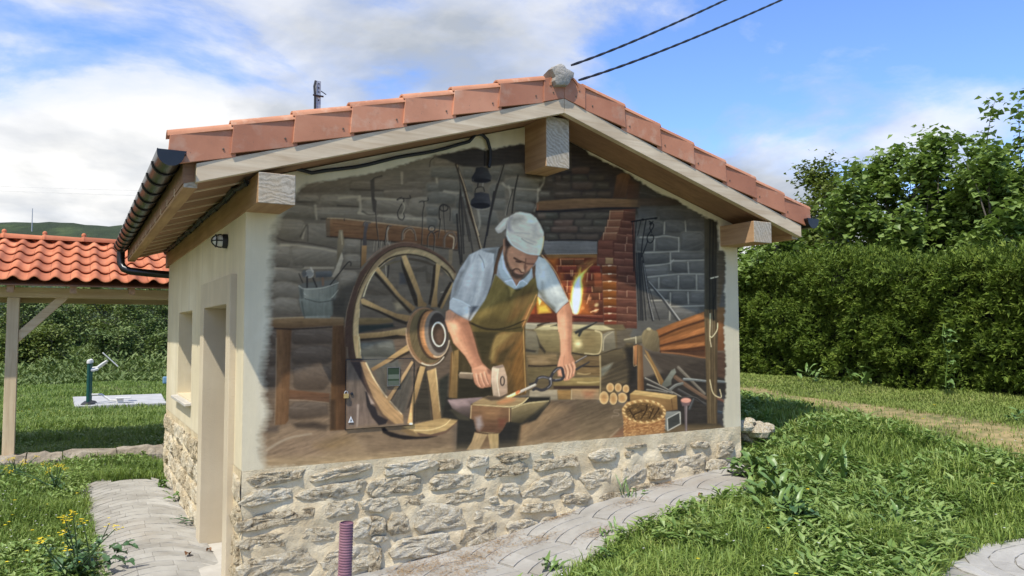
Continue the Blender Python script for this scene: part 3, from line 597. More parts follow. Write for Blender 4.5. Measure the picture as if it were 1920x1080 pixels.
    for s in ['900,720 1100,640 1230,600', '900,760 1120,690 1230,660', '930,660 1130,560']: S('R2', s, 4, (96, 86, 66), 2, a=.5, soft=2)
    S('R2', '870,460 875,700 870,950', 3, (164, 150, 112), 2, a=.65); P('R2', '1140,380 1300,330 1300,860 1180,800 1220,560', (36, 36, 36), soft=5, a=.9)
    # floor, centre and right
    P('M4', '950,628 1329,622 1329,940 900,962 760,1000 700,1010 740,820', (88, 76, 64), (112, 96, 76), soft=1.6, tex=.12, ang=160); P('M4', '740,830 950,650 1100,690 860,860 720,980', (134, 112, 84), soft=9, a=.65, tex=.16, ang=135)
    P('M6', '0,650 340,690 340,945 0,955', (82, 72, 60), (110, 96, 76), soft=3, tex=.12, ang=160); P('M6', '620,820 1085,800 1090,905 800,945 620,945', (72, 64, 50), (92, 80, 62), soft=3, tex=.12); P('M6', '230,940 350,850 350,950', (112, 74, 56), soft=5, a=.7); S('M6', '245,925 310,865', 3, (150, 138, 118), 2, a=.6, soft=1.6)
    S('M6', '312,725 278,728 276,745 308,752 306,768 268,768', 1.4, (128, 116, 100), a=.8); S('M6', '262,770 260,785', 1.2, (128, 116, 100), a=.7)
    P('M6', '340,540 1085,320 1085,830 600,830 380,700', (48, 46, 45), soft=3, tex=.12); P('M6', '500,300 940,350 940,520 640,480', (60, 54, 50), soft=5, tex=.14, a=.8, ang=20)
    # bar on the hearth and tongs resting
    S('M6', '0,170 60,140 150,92', 4.4, (48, 48, 50), 2.4); P('R2', '570,195 660,150 820,85 800,110 680,180 640,250 620,240 630,200', (48, 50, 50), soft=1); S('R2', '590,185 700,135 810,88', 1.2, (110, 112, 108), a=.7)
    # ---- bellows
    P('M6', '580,150 700,100 930,15 940,350 610,310 598,230', (128, 84, 48), (92, 58, 36), g='700,100 760,330', soft=1.2, tex=.14, ang=160)
    for a in ['585,160 720,105 930,25 930,60 740,130 600,190', '605,230 760,170 930,130 930,165 780,215 610,258', '610,275 760,255 930,235 930,262 780,285 615,300']: P('M6', a, (152, 100, 58), (128, 80, 46), soft=1.6, tex=.16, ang=160)
    for s in ['600,200 740,140 930,78', '605,265 760,225 930,180', '612,305 800,290 930,275']: S('M6', s, 3.4, (62, 40, 30), 4, a=.85, soft=1.4)
    P('M6', '615,305 930,290 935,355 760,330', (60, 42, 34), (84, 58, 42), soft=1.6, tex=.12); S('M6', '620,310 780,325 930,350 1085,348', 3, (118, 82, 56), 2)
    P('M6', '1020,20 1080,0 1075,110 1085,200 1085,300 1020,300', (118, 82, 52), (92, 60, 40), soft=2, tex=.14, ang=90); P('M6', '1020,310 1085,310 1085,500 1020,490', (74, 58, 50), soft=2, tex=.12); P('M6', '1010,620 1085,600 1075,860 1010,800', (56, 56, 60), soft=3, tex=.16)
    P('M6', '475,185 490,155 520,135 590,160 605,230 600,305 560,305 500,280 475,245', (122, 112, 84), (84, 76, 60), g='500,150 590,290', soft=1.2, tex=.14, ang=110); E('M6', 527, 142, 16, 10, (156, 148, 118)); P('M6', '345,215 420,200 475,188 480,245 420,248 350,240', (124, 118, 96), (72, 68, 58), soft=1, tex=.1); S('M6', '432,198 434,246', 1.6, (190, 184, 160), a=.8); S('M6', '350,220 430,204', 1.5, (166, 160, 136), a=.8)
    # easel post and brace
    P('M6', '415,265 445,255 440,405 415,400', (150, 104, 66), (124, 84, 54), soft=1, tex=.12, ang=90); P('M6', '445,255 480,265 492,585 445,585', (122, 92, 58), (84, 60, 42), g='445,0 490,0', soft=1, tex=.14, ang=90); P('M6', '495,290 520,310 635,520 620,560 580,490', (132, 104, 64), (104, 80, 50), soft=1, tex=.12, ang=70); S('M6', '498,330 560,430 605,540', 1.4, (176, 150, 100), a=.8)
    S('M6', '418,268 416,400 438,404', 1.2, (196, 168, 122), a=.7)
    # scrap pile
    P('M6', '620,545 690,440 715,428 725,455 690,510 690,545 640,570', (112, 118, 112), (78, 82, 78), soft=1, tex=.1)
    for s, w, c, h in [('500,500 620,560 760,635', 4.2, (66, 64, 64), (186, 184, 172)), ('515,545 600,575 700,610', 3, (74, 74, 74), (176, 176, 168)), ('510,585 580,590 660,605', 3, (66, 66, 66), (160, 160, 150)), ('740,420 830,510 930,610', 6, (92, 88, 82), (130, 124, 114)), ('720,490 830,570 940,640', 8, (92, 74, 62), (122, 100, 84)), ('780,505 850,510 940,520', 5, (84, 90, 94), (168, 176, 178)), ('680,580 720,550 770,535', 6, (88, 92, 92), (130, 134, 132)), ('740,580 850,640 940,685', 5, (58, 58, 60), (96, 96, 96)), ('760,640 860,640 930,690', 4, (44, 44, 46), (90, 90, 90)), ('820,720 850,650', 5, (58, 62, 66), (96, 100, 104)), ('1020,520 1080,525', 5, (82, 90, 96), (130, 138, 142)), ('1020,640 1080,670', 5, (92, 64, 54), (120, 90, 76)), ('1030,740 1080,750', 5, (52, 62, 74), (84, 94, 106))]:
        S('M6', s, w, c, w * .8); q = ' '.join('%s,%d' % (t.split(',')[0], int(t.split(',')[1]) - 5) for t in s.split()); S('M6', q, 1.3, h, .9, a=.75)
    # big post with rope
    P('M5', '1000,280 1095,310 1100,560 1092,1085 1000,1085', (64, 62, 54), (46, 45, 42), g='1000,0 1095,0', soft=1.2, tex=.16, ang=90); P('M6', '928,0 1025,0 1020,835 950,825', (88, 76, 56), (72, 62, 48), g='928,0 1025,0', soft=1.2, tex=.18, ang=90)
    for s in ['1045,300 1040,700 1040,1080', '1070,320 1065,700 1070,1080']: S('M5', s, 2, (34, 34, 34), a=.7)
    for s in ['960,10 965,400 975,820', '1000,10 1003,400 1005,820']: S('M6', s, 2, (120, 104, 78), 1.5, a=.5)
    P('M5', '1098,535 1140,530 1162,560 1168,650 1160,740 1110,980 1098,980', (62, 60, 54), (96, 82, 62), soft=3, tex=.14, a=.9, rag=2); P('M5', '1100,980 1165,982 1165,1085 1095,1085', (110, 82, 54), soft=2)
    S('M5', '1050,755 1105,742', 2, (190, 186, 172)); S('M5', '1080,750 1085,850 1070,950 1075,1080', 1.3, (34, 34, 34)); S('M6', '970,30 970,100 968,200 978,270', 1.4, (196, 186, 156)); S('M6', '1025,100 1020,150 985,200 970,195', 1.4, (206, 196, 164)); S('M6', '968,510 985,590 1010,625 1050,635 1040,580', 1.5, (196, 184, 148)); S('M6', '978,28 985,90 985,190', 1, (120, 110, 90))
    # firewood
    for x, y, rx, ry in [(985, 820, 42, 50), (1075, 820, 38, 48), (1162, 835, 36, 45), (1120, 935, 54, 56), (1020, 945, 44, 68), (915, 935, 52, 72)]:
        E('R2', x + 12, y - 6, rx, ry, (70, 56, 44), soft=2); E('R2', x, y, rx, ry, (168, 140, 96), soft=1, edge=((206, 184, 136), 2, .8)); E('R2', x, y + 4, rx * .55, ry * .55, (146, 110, 70), soft=2.5, a=.8)
    P('R2', '1160,340 1240,400 1250,640 1210,840 1190,700', (40, 38, 36), soft=4, a=.6)
    # box, mould, punch
    P('M6', '390,615 430,585 600,610 730,625 735,725 640,740 390,660', (132, 106, 66), (104, 80, 52), soft=1, tex=.14); P('M6', '390,612 430,585 560,600 730,622 680,650 500,625', (164, 140, 92), soft=1, tex=.12); S('M6', '690,650 700,725', 1.4, (84, 62, 42))
    P('M6', '640,740 745,735 758,750 755,830 660,880 635,860', (110, 116, 116), (90, 96, 96), soft=1, tex=.1); P('M6', '662,790 748,745 752,825 668,870', (56, 60, 60), soft=1); S('M6', '660,790 752,742 756,828 664,878 660,790', 1.3, (176, 180, 176), a=.9, sm=False)
    P('M6', '780,680 810,675 802,760 808,940 788,942 786,760', (92, 84, 88), (78, 72, 76), soft=1, tex=.1, ang=90); S('M6', '800,700 797,930', 1.2, (140, 134, 138), a=.7); P('M6', '757,665 770,700 820,695 832,665', (92, 78, 82), soft=1); E('M6', 795, 658, 38, 19, (188, 132, 118), edge=((128, 90, 86), 2, .7))
    # basket
    P('M6', '332,720 345,820 345,900 370,945 450,960 560,955 630,938 640,840 648,740 600,680 480,650 370,670', (140, 104, 64), (110, 78, 48), soft=1.2, tex=.08, g='340,0 650,0')
    for j in range(14):
        y = 795 + j * 11.5
        for i in range(26):
            x = 345 + i * 11.6 + (6 if j % 2 else 0); b = 20 * math.sin((x - 345) / 300 * math.pi) + (y - 795) * .02
            if x < 640 and y + b < 950: S('M6', '%.0f,%.0f %.0f,%.0f %.0f,%.0f' % (x, y + b - 2, x + 5, y + b - 4, x + 10, y + b), 1.9, [(190, 150, 98), (166, 122, 76), (140, 98, 60)][int(br.integers(0, 3))], 1.2, a=.85); S('M6', '%.0f,%.0f %.0f,%.0f' % (x, y + b + 4, x + 10, y + b + 4), 1.1, (84, 56, 36), a=.7)
    E('M6', 492, 738, 158, 86, (148, 118, 74), rot=3, soft=1.2, edge=((188, 160, 108), 3, .8)); E('M6', 492, 742, 138, 68, (92, 72, 46), rot=3, soft=1.6, tex=.2)
    for i in range(70):
        t = br.random() * 6.28; r = br.random() ** .5; x = 492 + 130 * r * math.cos(t); y = 742 + 60 * r * math.sin(t); dx = br.integers(-14, 14); S('M6', '%.0f,%.0f %.0f,%.0f' % (x, y, x + dx, y + br.integers(-10, 10)), 1.6, [(150, 122, 76), (52, 40, 30), (120, 94, 58)][int(br.integers(0, 3))], 1, a=.85)
    for s in ['515,700 505,740 470,790', '560,720 530,790', '420,760 490,730', '390,730 430,800', '600,720 560,780']: S('M6', s, 2.4, (50, 38, 28), 1.5)
    for i in range(40):
        t = i / 40 * 6.28; x = 492 + 148 * math.cos(t); y = 738 + 77 * math.sin(t); S('M6', '%.0f,%.0f %.0f,%.0f' % (x - 5, y - 4, x + 6, y + 4), 2.2, (196, 168, 116) if i % 2 else (128, 94, 58), a=.9)
    # ---- bucket with tools
    P('M1', '290,920 320,940 555,890 550,960 520,1080 500,1140 330,1140 300,1060', (120, 124, 118), (92, 98, 94), g='300,0 560,0', soft=1.3, tex=.1, ang=90); P('M1', '285,920 330,900 540,880 558,900 520,925 330,940', (84, 86, 84), soft=1.2); S('M1', '290,922 330,942 450,935 558,900', 2, (154, 156, 148), 1.4, a=.8); S('M1', '320,965 360,1015 430,1028 500,1010 555,950', 2, (160, 162, 154), 1.3, a=.8); S('M1', '330,985 380,1030 440,1036', 1.2, (70, 74, 72), a=.7)
    P('M1', '290,930 320,945 330,1140 305,1080', (78, 82, 80), soft=2); P('M1', '560,940 680,880 700,1140 520,1130', (64, 62, 58), soft=6, a=.8)
    P('M2', '270,0 500,0 485,105 300,112', (104, 110, 106), (84, 90, 86), soft=1.2, tex=.1, ang=90); P('M2', '480,0 560,0 560,115 490,105', (62, 60, 56), soft=3); S('M2', '310,0 400,22 500,8', 1.4, (64, 68, 66)); S('M2', '290,20 305,108', 2, (70, 74, 72))
    P('M1', '400,825 510,820 520,860 405,865', (90, 94, 98), (62, 66, 70), soft=1); P('M1', '510,860 540,800 560,690 578,690 590,740 560,830 525,865', (152, 146, 132), (124, 118, 106), soft=1, tex=.08); P('M1', '560,545 585,545 598,640 580,690 545,780 550,620', (122, 112, 92), (92, 84, 70), soft=1, tex=.1, ang=90); S('M1', '575,560 582,640', 2, (156, 146, 122), a=.7)
    E('M1', 360, 840, 30, 28, (110, 112, 112), edge=((150, 152, 148), 2, .8)); E('M1', 325, 840, 16, 24, (78, 80, 82)); S('M1', '345,860 345,930', 3, K); S('M1', '385,870 410,930', 2.6, K); S('M1', '450,870 452,915', 4, (104, 84, 70)); S('M1', '500,915 560,840 620,765 640,765 640,785', 2, K); S('M1', '290,840 315,900', 1.8, K); S('M1', '370,800 385,825', 3, (146, 144, 136))
    # ---- wagon wheel
    cxW, cyW = 768 - 4, 641
    P('W1', '640,20 740,28 900,90 1040,180 1130,270 1165,340 1150,420 1110,380 1000,260 860,180 700,150 560,170 430,240 320,350 240,470 190,600 175,760 170,900 178,1085 40,1085 30,900 60,700 110,520 190,330 300,190 430,90 540,40', (120, 104, 80), soft=1, tex=.06)
    # iron tyre
    P('W1', '640,20 740,28 900,90 1040,180 1160,320 1165,345 1080,250 940,140 800,85 660,65 560,75 440,130 330,230 240,350 170,500 130,650 110,800 105,950 108,1085 38,1085 32,900 60,700 110,520 190,330 300,190 430,90 540,40', (92, 72, 62), (68, 54, 48), g='700,30 80,800', soft=1, tex=.09, ang=135)
    S('W1', '250,220 360,120 480,55 620,22 760,30', 2, (128, 100, 84), 1.4, a=.7); S('W1', '35,880 60,700 130,470', 1.4, (120, 108, 96), a=.6)
    S('W1', '110,1000 115,800 150,600 220,420 330,240 460,125 600,72 760,80 930,140 1080,250 1150,330', 2.2, (46, 38, 34), 1.6, a=.8)
    # wooden felloe
    P('W1', '120,1085 125,850 150,650 210,480 300,330 420,200 560,120 680,95 820,105 960,165 1080,270 1140,350 1130,410 1000,270 860,180 700,148 560,165 430,235 320,340 240,470 190,610 178,760 172,900 180,1085', (146, 130, 98), (158, 140, 104), g='400,200 140,900', soft=1, tex=.1, ang=135); S('W1', '225,570 270,440 340,320 440,230', 2.4, (206, 192, 156), 1.4, a=.85); S('W1', '172,1040 172,900 185,700', 2.2, (200, 182, 140), 1.4, a=.75)
    S('W1', '380,270 480,190 600,152 720,148 860,180 960,235', 3.2, (40, 36, 34), 2.4, a=.85); S('W1', '1010,270 1080,330 1130,410', 3.4, (40, 36, 34), a=.8); S('W1', '400,290 500,235 590,215', 4, (92, 84, 66), 3, a=.8); S('W1', '690,190 820,215 930,255', 5, (70, 62, 52), 4, a=.8)
    # small fill-ins between spokes
    P('W1', '590,330 650,330 660,440 590,450', (64, 66, 72), soft=3, a=.8); S('W1', '450,260 455,370', 2, (164, 156, 138), 1, a=.7); S('W1', '480,260 470,380', 2.4, (56, 52, 50)); P('W1', '530,640 590,610 640,690 560,710', (142, 130, 104), soft=4, a=.7); S('W1', '1010,530 1050,525 1030,560', 1.5, (168, 160, 142), a=.7); E('W1', 1010, 345, 20, 16, (126, 108, 88), soft=3, a=.7)
    P('W1', '175,790 510,790 525,830 350,855 175,860', (112, 98, 70), (92, 78, 56), soft=1.4, tex=.14); P('W1', '175,865 520,850 540,880 175,940', (46, 52, 52), soft=2)
    # spokes
    SP = (168, 142, 98); SD = (116, 94, 64); DK = (54, 48, 42)
    def spoke(fr, light, dark):
        P(fr, dark, DK, soft=1, tex=.08); P(fr, light, SP, SD, soft=.9, tex=.11, ang=110)
    spoke('W1', '345,310 375,275 420,330 600,560 755,685 720,720 560,560 420,390', '345,320 420,400 560,570 720,730 690,745 520,560 380,400 330,350')
    spoke('W1', '610,165 655,152 700,260 770,440 830,620 868,650 860,675 775,675 770,560 700,400 640,260', '600,180 640,260 700,400 775,600 775,675 745,660 680,480 610,270')
    spoke('W1', '960,235 1005,262 980,420 970,560 975,680 905,680 920,600 945,470', '930,260 960,245 945,470 905,660 880,650 900,540 920,380')
    spoke('W1', '1125,430 1140,440 1100,540 1020,700 1000,690 1060,560', '1100,420 1130,430 1050,570 995,690 970,670 1040,520')
    spoke('W1', '195,600 225,592 400,680 560,745 700,765 705,800 660,825 560,790 380,710 205,645', '205,645 380,712 560,795 670,830 660,860 560,825 400,745 220,670')
    spoke('W1', '175,950 400,930 560,905 665,885 665,970 560,960 400,985 180,1000', '180,985 400,975 560,960 665,970 660,1000 400,1005 185,1025')
    spoke('W2', '690,75 695,140 600,190 470,270 320,355 300,330 450,240 580,150', '695,140 700,170 600,220 500,275 480,270 600,190')
    spoke('W2', '710,255 730,265 640,420 560,540 490,660 455,640 540,520 630,380', '730,265 720,300 640,460 560,570 500,665 490,655 560,540')
    spoke('W2', '800,305 850,315 820,420 770,600 740,690 720,900 670,880 700,700 740,520 770,400', '770,330 800,305 760,450 740,560 690,720 660,740 720,560')
    P('W2', '735,230 860,330 900,640 905,760 920,860 740,880 740,700 800,500 850,330', (44, 44, 40), soft=3, tex=.14, a=.75)
    spoke('W2', '800,305 850,315 820,420 770,600 738,690 738,520 770,400', '770,330 790,310 760,450 738,560 738,480')
    spoke('W2', '865,355 955,325 975,520 1000,760 1020,860 935,880 915,680 890,500', '865,355 880,400 905,600 925,800 935,880 920,860 900,640')
    S('W2', '955,330 975,530 1000,760', 1.8, (206, 184, 136), 1.2, a=.8); P('W2', '990,440 1090,380 1080,620 1020,830 985,560', (48, 50, 46), soft=3, tex=.1)
    P('W2', '1070,640 1085,820 1030,825', (130, 104, 68), (104, 84, 56), soft=1); P('W2', '1110,170 1160,130 1150,640 1085,630', (104, 80, 50), (88, 66, 42), soft=1.6, tex=.12, ang=90); S('W2', '1130,150 1120,400 1100,620', 1.4, (164, 136, 88), a=.8)
    # lower rim
    P('W2', '620,920 750,890 930,850 1110,815 1180,850 1160,890 1060,960 900,1000 760,990 680,950', (140, 118, 80), (158, 136, 94), soft=1, tex=.12); P('W2', '760,975 900,998 1060,958 1180,860 1175,880 1060,985 900,1030 800,1020', (92, 74, 62), soft=1, tex=.08); S('W2', '740,955 900,950 1040,905 1110,840', 2, (204, 184, 138), 1.2, a=.8); P('W2', '620,920 720,960 800,1020 700,1010 600,960', (112, 94, 68), soft=1.5)
    P('W2', '405,930 440,925 480,965 600,1000 760,1020 970,1015 860,1040 640,1050 500,1020 420,980', (36, 34, 36), soft=1.4)
    # cabinet part of the wheel
    P('W2', '65,255 240,255 380,600 340,740 100,900 60,920', (82, 76, 71), (94, 82, 76), soft=3, tex=.2, ang=90, a=.85); P('W2', '60,700 240,680 360,890 60,925', (98, 86, 80), soft=5, tex=.16, ang=90, a=.8); S('W2', '170,700 160,910', 3, (164, 156, 152), 2, a=.6, soft=2)
    P('W2', '95,262 200,262 260,420 340,600 350,640 260,560 180,420', (50, 42, 42), soft=1.2, tex=.08)
    P('W2', '40,230 110,230 130,240 60,240', (60, 48, 44), soft=1)
    P('W2', '60,0 120,0 150,200 240,260 100,262 70,200', (70, 56, 50), soft=1, tex=.1, ang=90); P('W2', '120,0 180,0 195,190 210,225 150,225 130,120', (154, 132, 92), (168, 146, 106), soft=1, tex=.1, ang=90); S('W2', '180,10 195,185', 1.6, (206, 190, 146), a=.8)
    P('W2', '190,262 245,262 330,430 440,610 540,730 625,800 630,885 540,890 420,790 320,620 250,450', (132, 108, 80), (148, 120, 84), g='250,450 380,420', soft=1, tex=.13, ang=45); S('W2', '250,275 340,450 460,620 610,790', 2.6, (204, 186, 148), 1.8, a=.8); P('W2', '200,330 320,620 420,790 540,890 470,890 330,700 240,480', (84, 66, 52), soft=2, tex=.1, ang=45, a=.8)
    P('W2', '240,560 262,570 300,690 345,720 370,800 470,850 450,890 380,905 310,820 260,710', (40, 36, 38), soft=1.4)
    P('W2', '262,575 340,690 300,690', (142, 128, 122), soft=1.2, a=.8)
    P('W2', '330,350 620,260 440,600 410,560', (74, 76, 72), soft=4, tex=.2, a=.7, ang=70); P('W2', '500,670 700,300 720,480 640,780 560,740', (66, 66, 62), soft=4, tex=.2, a=.7, ang=110)
    P('W2', '690,75 695,140 600,190 470,270 320,355 300,330 450,240 580,150', SP, SD, soft=.9, tex=.11, ang=160); P('W2', '710,255 730,265 640,420 560,540 490,660 455,640 540,520 630,380', (160, 134, 98), (128, 106, 76), soft=.9, tex=.11, ang=110)
    P('W2', '670,880 710,680 720,900', (196, 158, 104), soft=1); E('W2', 705, 890, 16, 10, (246, 238, 220), soft=1.5)
    # hub
    E('W1', 880, 985, 220, 300, (56, 48, 42), rot=-8, soft=2, a=.9); E('W1', 860, 975, 200, 292, (122, 96, 70), rot=-8, soft=1, tex=.08, edge=((160, 120, 92), 2, .8))
    E('W1', 875, 975, 180, 278, (92, 82, 60), rot=-8, soft=1, tex=.16, ang=110); E('W1', 915, 960, 145, 258, (66, 54, 44), rot=-8, soft=1); E('W1', 930, 955, 135, 245, (148, 106, 70), rot=-8, soft=1.2, tex=.12)
    P('W1', '815,900 850,780 890,735 900,760 850,830 850,960 880,1060 900,1100 840,1060 815,980', (190, 134, 88), soft=2, a=.8); E('W1', 965, 945, 122, 232, (112, 106, 100), rot=-4, soft=1.2, tex=.06); E('W1', 985, 940, 102, 205, (64, 58, 56), rot=-4, soft=1.4)
    E('W1', 985, 955, 70, 124, (190, 180, 164), rot=-4, soft=1); E('W1', 985, 957, 60, 112, (60, 50, 44), rot=-4, soft=1.2); P('W1', '950,950 985,905 1030,900 1035,1000 1000,1060 960,1020', (98, 78, 66), soft=4, a=.8)
    RING('W1', 860, 975, 202, 294, 1.8, (196, 164, 132), rot=-8, a0=95, a1=200, a=.7); RING('W1', 965, 945, 130, 240, 2.2, (206, 190, 164), rot=-4, a0=20, a1=110, a=.7); RING('W1', 880, 985, 200, 286, 2, (212, 204, 186), rot=-8, a0=50, a1=120, a=.8); RING('W1', 985, 955, 68, 122, 1.6, (232, 226, 214), rot=-4, a=.8)
    # ---- anvil block and shadows
    P('M4', '150,600 960,600 960,640 850,780 740,820 720,1000 230,1010 240,780 120,760', (42, 42, 40), soft=2, tex=.1)
    P('M4', '730,820 790,790 740,900 715,1000 700,1000', (128, 104, 76), soft=3, a=.6)
    # ---- man: legs and apron skirt
    P('M4', '150,20 330,10 770,0 765,180 778,560 560,610 200,610 215,300', (74, 64, 42), (58, 52, 38), soft=1.2, tex=.14, ang=90)
    P('M4', '215,240 250,230 240,610 175,605', (128, 104, 64), (104, 84, 54), soft=1.2, tex=.12, ang=90)
    P('M4', '250,400 370,440 510,470 500,610 240,610', (46, 44, 36), soft=3, tex=.1)
    P('M4', '520,110 680,60 750,40 760,160 775,580 620,600 600,380 540,340 500,340', (108, 84, 50), (84, 66, 40), soft=2, tex=.16, ang=110); P('M4', '520,110 690,90 540,230 520,330 490,300', (130, 112, 66), soft=4, tex=.1, a=.8, ang=135); P('M4', '680,220 750,120 760,400 770,560 700,580 640,330', (122, 86, 44), (104, 76, 40), soft=5, tex=.14, ang=110, a=.85)
    P('M4', '560,260 680,180 600,330 540,345', (62, 54, 36), soft=4, a=.8, tex=.1); P('M4', '640,300 720,220 660,360', (70, 60, 38), soft=4, a=.7); S('M4', '752,40 756,200 772,560', 1.6, (170, 138, 84), a=.8)
    P('M4', '330,20 470,70 600,70 540,120 440,330 400,280 370,200', (56, 52, 36), soft=3, tex=.12, a=.9)
    # ---- shirt body and sleeves
    AP = (116, 102, 56); AD = (74, 66, 40)
    P('M3', '330,490 430,440 560,430 620,440 690,690 760,700 860,520 940,530 1000,640 1060,760 1105,850 1010,940 900,840 850,800 400,1000 300,1000 180,860 205,720 260,600', (138, 144, 150), soft=1.1, tex=.06)
    # apron bib
    P('M3', '535,640 620,720 700,760 780,720 850,640 880,720 855,860 780,1000 745,1090 330,1090 345,1000 450,850 500,740', AP, AD, g='520,700 640,1090', soft=1.2, tex=.14, ang=110)
    P('M3', '620,740 700,780 640,880 600,920 640,800', (84, 74, 44), soft=3, a=.8); P('M3', '640,730 690,760 655,810', (156, 140, 78), soft=3, a=.8); P('M3', '700,800 830,740 800,860 700,990 620,1020 680,890', (128, 96, 56), (96, 72, 42), soft=6, a=.75, tex=.12, ang=110); P('M3', '720,770 840,720 850,800 730,900 690,860', (78, 68, 42), soft=7, a=.6, tex=.12, ang=110); P('M3', '440,880 560,760 600,760 520,900 400,1020', (134, 118, 66), soft=8, a=.6, tex=.12, ang=135)
    P('M3', '400,1000 520,960 640,1020 540,1085 400,1085', (70, 62, 38), soft=6, a=.7); P('M3', '840,860 800,960 750,1060 740,1000 800,880', (152, 104, 60), soft=3, a=.8)
    S('M3', '345,1020 450,1060 600,1075 745,1050', 3.4, (48, 44, 32), 2.4, a=.8); S('M4', '330,20 470,72 620,60 770,0', 3.6, (44, 40, 30), 2.6, a=.85); S('M3', '855,800 800,920 745,1050', 1.8, (176, 132, 80), 1.2, a=.8)
    # straps
    P('M3', '600,410 560,520 530,640 500,740 480,790 500,690 520,600 545,500 560,440', (70, 58, 48), soft=1.2, tex=.1); P('M3', '580,430 600,425 555,560 545,640 520,640 545,520', (92, 68, 52), soft=1.2); P('M3', '820,590 850,560 855,650 830,680', (96, 72, 54), soft=1.2); S('M3', '895,490 960,560 1010,640', 3, (120, 96, 74), 1.6)
    P('M3', '440,470 560,420 540,520 520,560 500,480', (92, 94, 94), soft=4, a=.7)
    # left sleeve (viewer's left)
    P('M3', '335,490 420,450 470,470 525,480 520,620 500,720 450,840 400,900 350,930 320,990 180,860 205,720 260,600', (164, 170, 176), (146, 152, 158), soft=1.1, tex=.08, ang=110)
    P('M3', '330,500 300,600 260,620 210,720 200,820 230,800 270,680 330,570', (112, 114, 118), soft=4, a=.8); P('M3', '420,500 460,560 450,660 420,800 380,870 400,740 420,620', (190, 195, 198), soft=6, a=.7, tex=.06, ang=90); P('M3', '320,620 360,560 380,640 340,780 290,830 300,720', (186, 190, 196), soft=6, a=.7); S('M3', '410,490 440,540 450,590', 2, (96, 98, 104), 1, a=.7); P('M3', '470,600 510,560 500,700 440,830 400,880 440,760', (130, 132, 138), soft=5, a=.7)
    P('M3', '180,850 205,825 330,880 350,910 320,1000 240,960 175,910', (176, 184, 190), (148, 158, 166), soft=1.1, tex=.08); P('M3', '330,890 400,890 360,940 325,1000 330,950', (70, 74, 82), soft=2, a=.9); S('M3', '205,828 270,850 340,890', 2.2, (206, 210, 212), 1.4, a=.8); P('M3', '180,910 240,950 310,985 320,998 240,975 175,925', (112, 116, 122), soft=1.6, a=.8)
    P('M3', '290,900 350,900 330,960 290,960', (196, 200, 204), soft=4, a=.6)
    # right sleeve
    P('M3', '850,560 870,500 920,520 990,620 1040,720 1105,850 1050,890 1010,945 940,870 890,800 860,740 845,640', (156, 168, 174), (134, 146, 154), soft=1.1, tex=.08, ang=70)
    P('M3', '880,560 930,560 940,660 900,740 870,680', (184, 192, 196), soft=6, a=.7); P('M3', '960,650 1020,740 1060,820 1000,800 950,720', (176, 188, 194), soft=6, a=.7); P('M3', '860,760 900,780 930,840 1000,900 1000,940 930,870', (78, 80, 72), soft=3, a=.8); P('M3', '900,700 920,790 950,850 930,840 890,770', (112, 118, 116), soft=4, a=.8); S('M3', '900,495 990,600 1050,720 1105,850', 1.5, (206, 176, 120), 1, a=.7); P('M3', '1010,880 1090,840 1020,930', (170, 182, 188), soft=3, a=.6)
    # ---- neck, collar
    P('F1', '262,420 300,500 280,620 330,760 400,850 470,860 440,900 410,960 350,860 270,740 255,620 260,520', (158, 120, 96), (128, 94, 76), soft=1.1, tex=.08)
    P('F1', '262,410 290,400 300,470 285,520 262,480', (140, 104, 84), soft=1)
    P('F1', '255,560 270,640 290,720 350,830 390,900 410,945 440,890 500,850 560,790 580,720 585,790 570,850 530,920 460,970 390,975 300,910 230,820 205,740 225,640', (156, 172, 182), (138, 152, 162), soft=1, tex=.06)
    P('F1', '285,885 360,865 400,940 430,975 380,965 310,920', (150, 166, 176), soft=1); S('F1', '285,885 360,868 410,948 450,885 480,875 530,910', 1.8, (214, 222, 226), 1.4, a=.9, sm=False); P('F1', '450,890 520,895 480,950 415,965', (140, 158, 168), soft=1); P('F1', '370,850 450,860 410,940', (140, 104, 84), soft=1.2); P('F1', '245,600 260,600 290,740 350,840 330,840 260,740', (190, 202, 208), soft=1.6, a=.8); P('F1', '390,975 480,950 450,985 400,1000', (60, 54, 36), soft=2, a=.8)
    # ---- face
    P('F1', '330,470 420,520 540,580 650,590 640,640 610,690 590,720 555,760 510,800 460,850 410,860 350,820 300,720 275,620 300,520', (166, 122, 96), (138, 98, 78), g='340,560 620,660', soft=1, tex=.07)
    P('F1', '290,370 330,440 355,480 320,520 300,590 310,660 340,720 370,760 400,800 470,810 510,790 480,840 420,862 350,825 295,720 270,630 290,520 280,430', (76, 60, 52), (86, 68, 58), soft=2.2, tex=.14, ang=110); P('F1', '290,375 350,470 310,500 290,480', (56, 48, 46), soft=2)
    P('F1', '340,680 400,700 430,740 380,750 350,730', (176, 130, 102), soft=4, a=.8); P('F1', '430,680 490,690 500,760 470,790 430,750', (186, 138, 108), soft=3, a=.8); P('F1', '330,540 420,560 510,600 500,660 400,640 340,600', (178, 132, 106), soft=6, a=.75); P('F1', '520,600 640,600 620,660 520,680', (146, 104, 84), soft=3, a=.8)
    S('F1', '385,622 440,650 500,672', 3.2, (64, 48, 42), 2.2, a=.9); P('F1', '395,640 450,650 490,672 430,672', (96, 68, 56), soft=1.5, a=.9); S('F1', '405,660 430,668 460,670', 2, (48, 38, 36), a=.8); S('F1', '510,685 560,690 610,690', 2.2, (84, 58, 50), a=.8); S('F1', '515,630 512,690 500,760', 2.2, (104, 70, 58), 1.6, a=.8); P('F1', '520,700 590,710 540,760 505,780', (166, 120, 94), soft=2); P('F1', '500,700 530,720 510,780 495,770', (104, 74, 62), soft=2, a=.8)
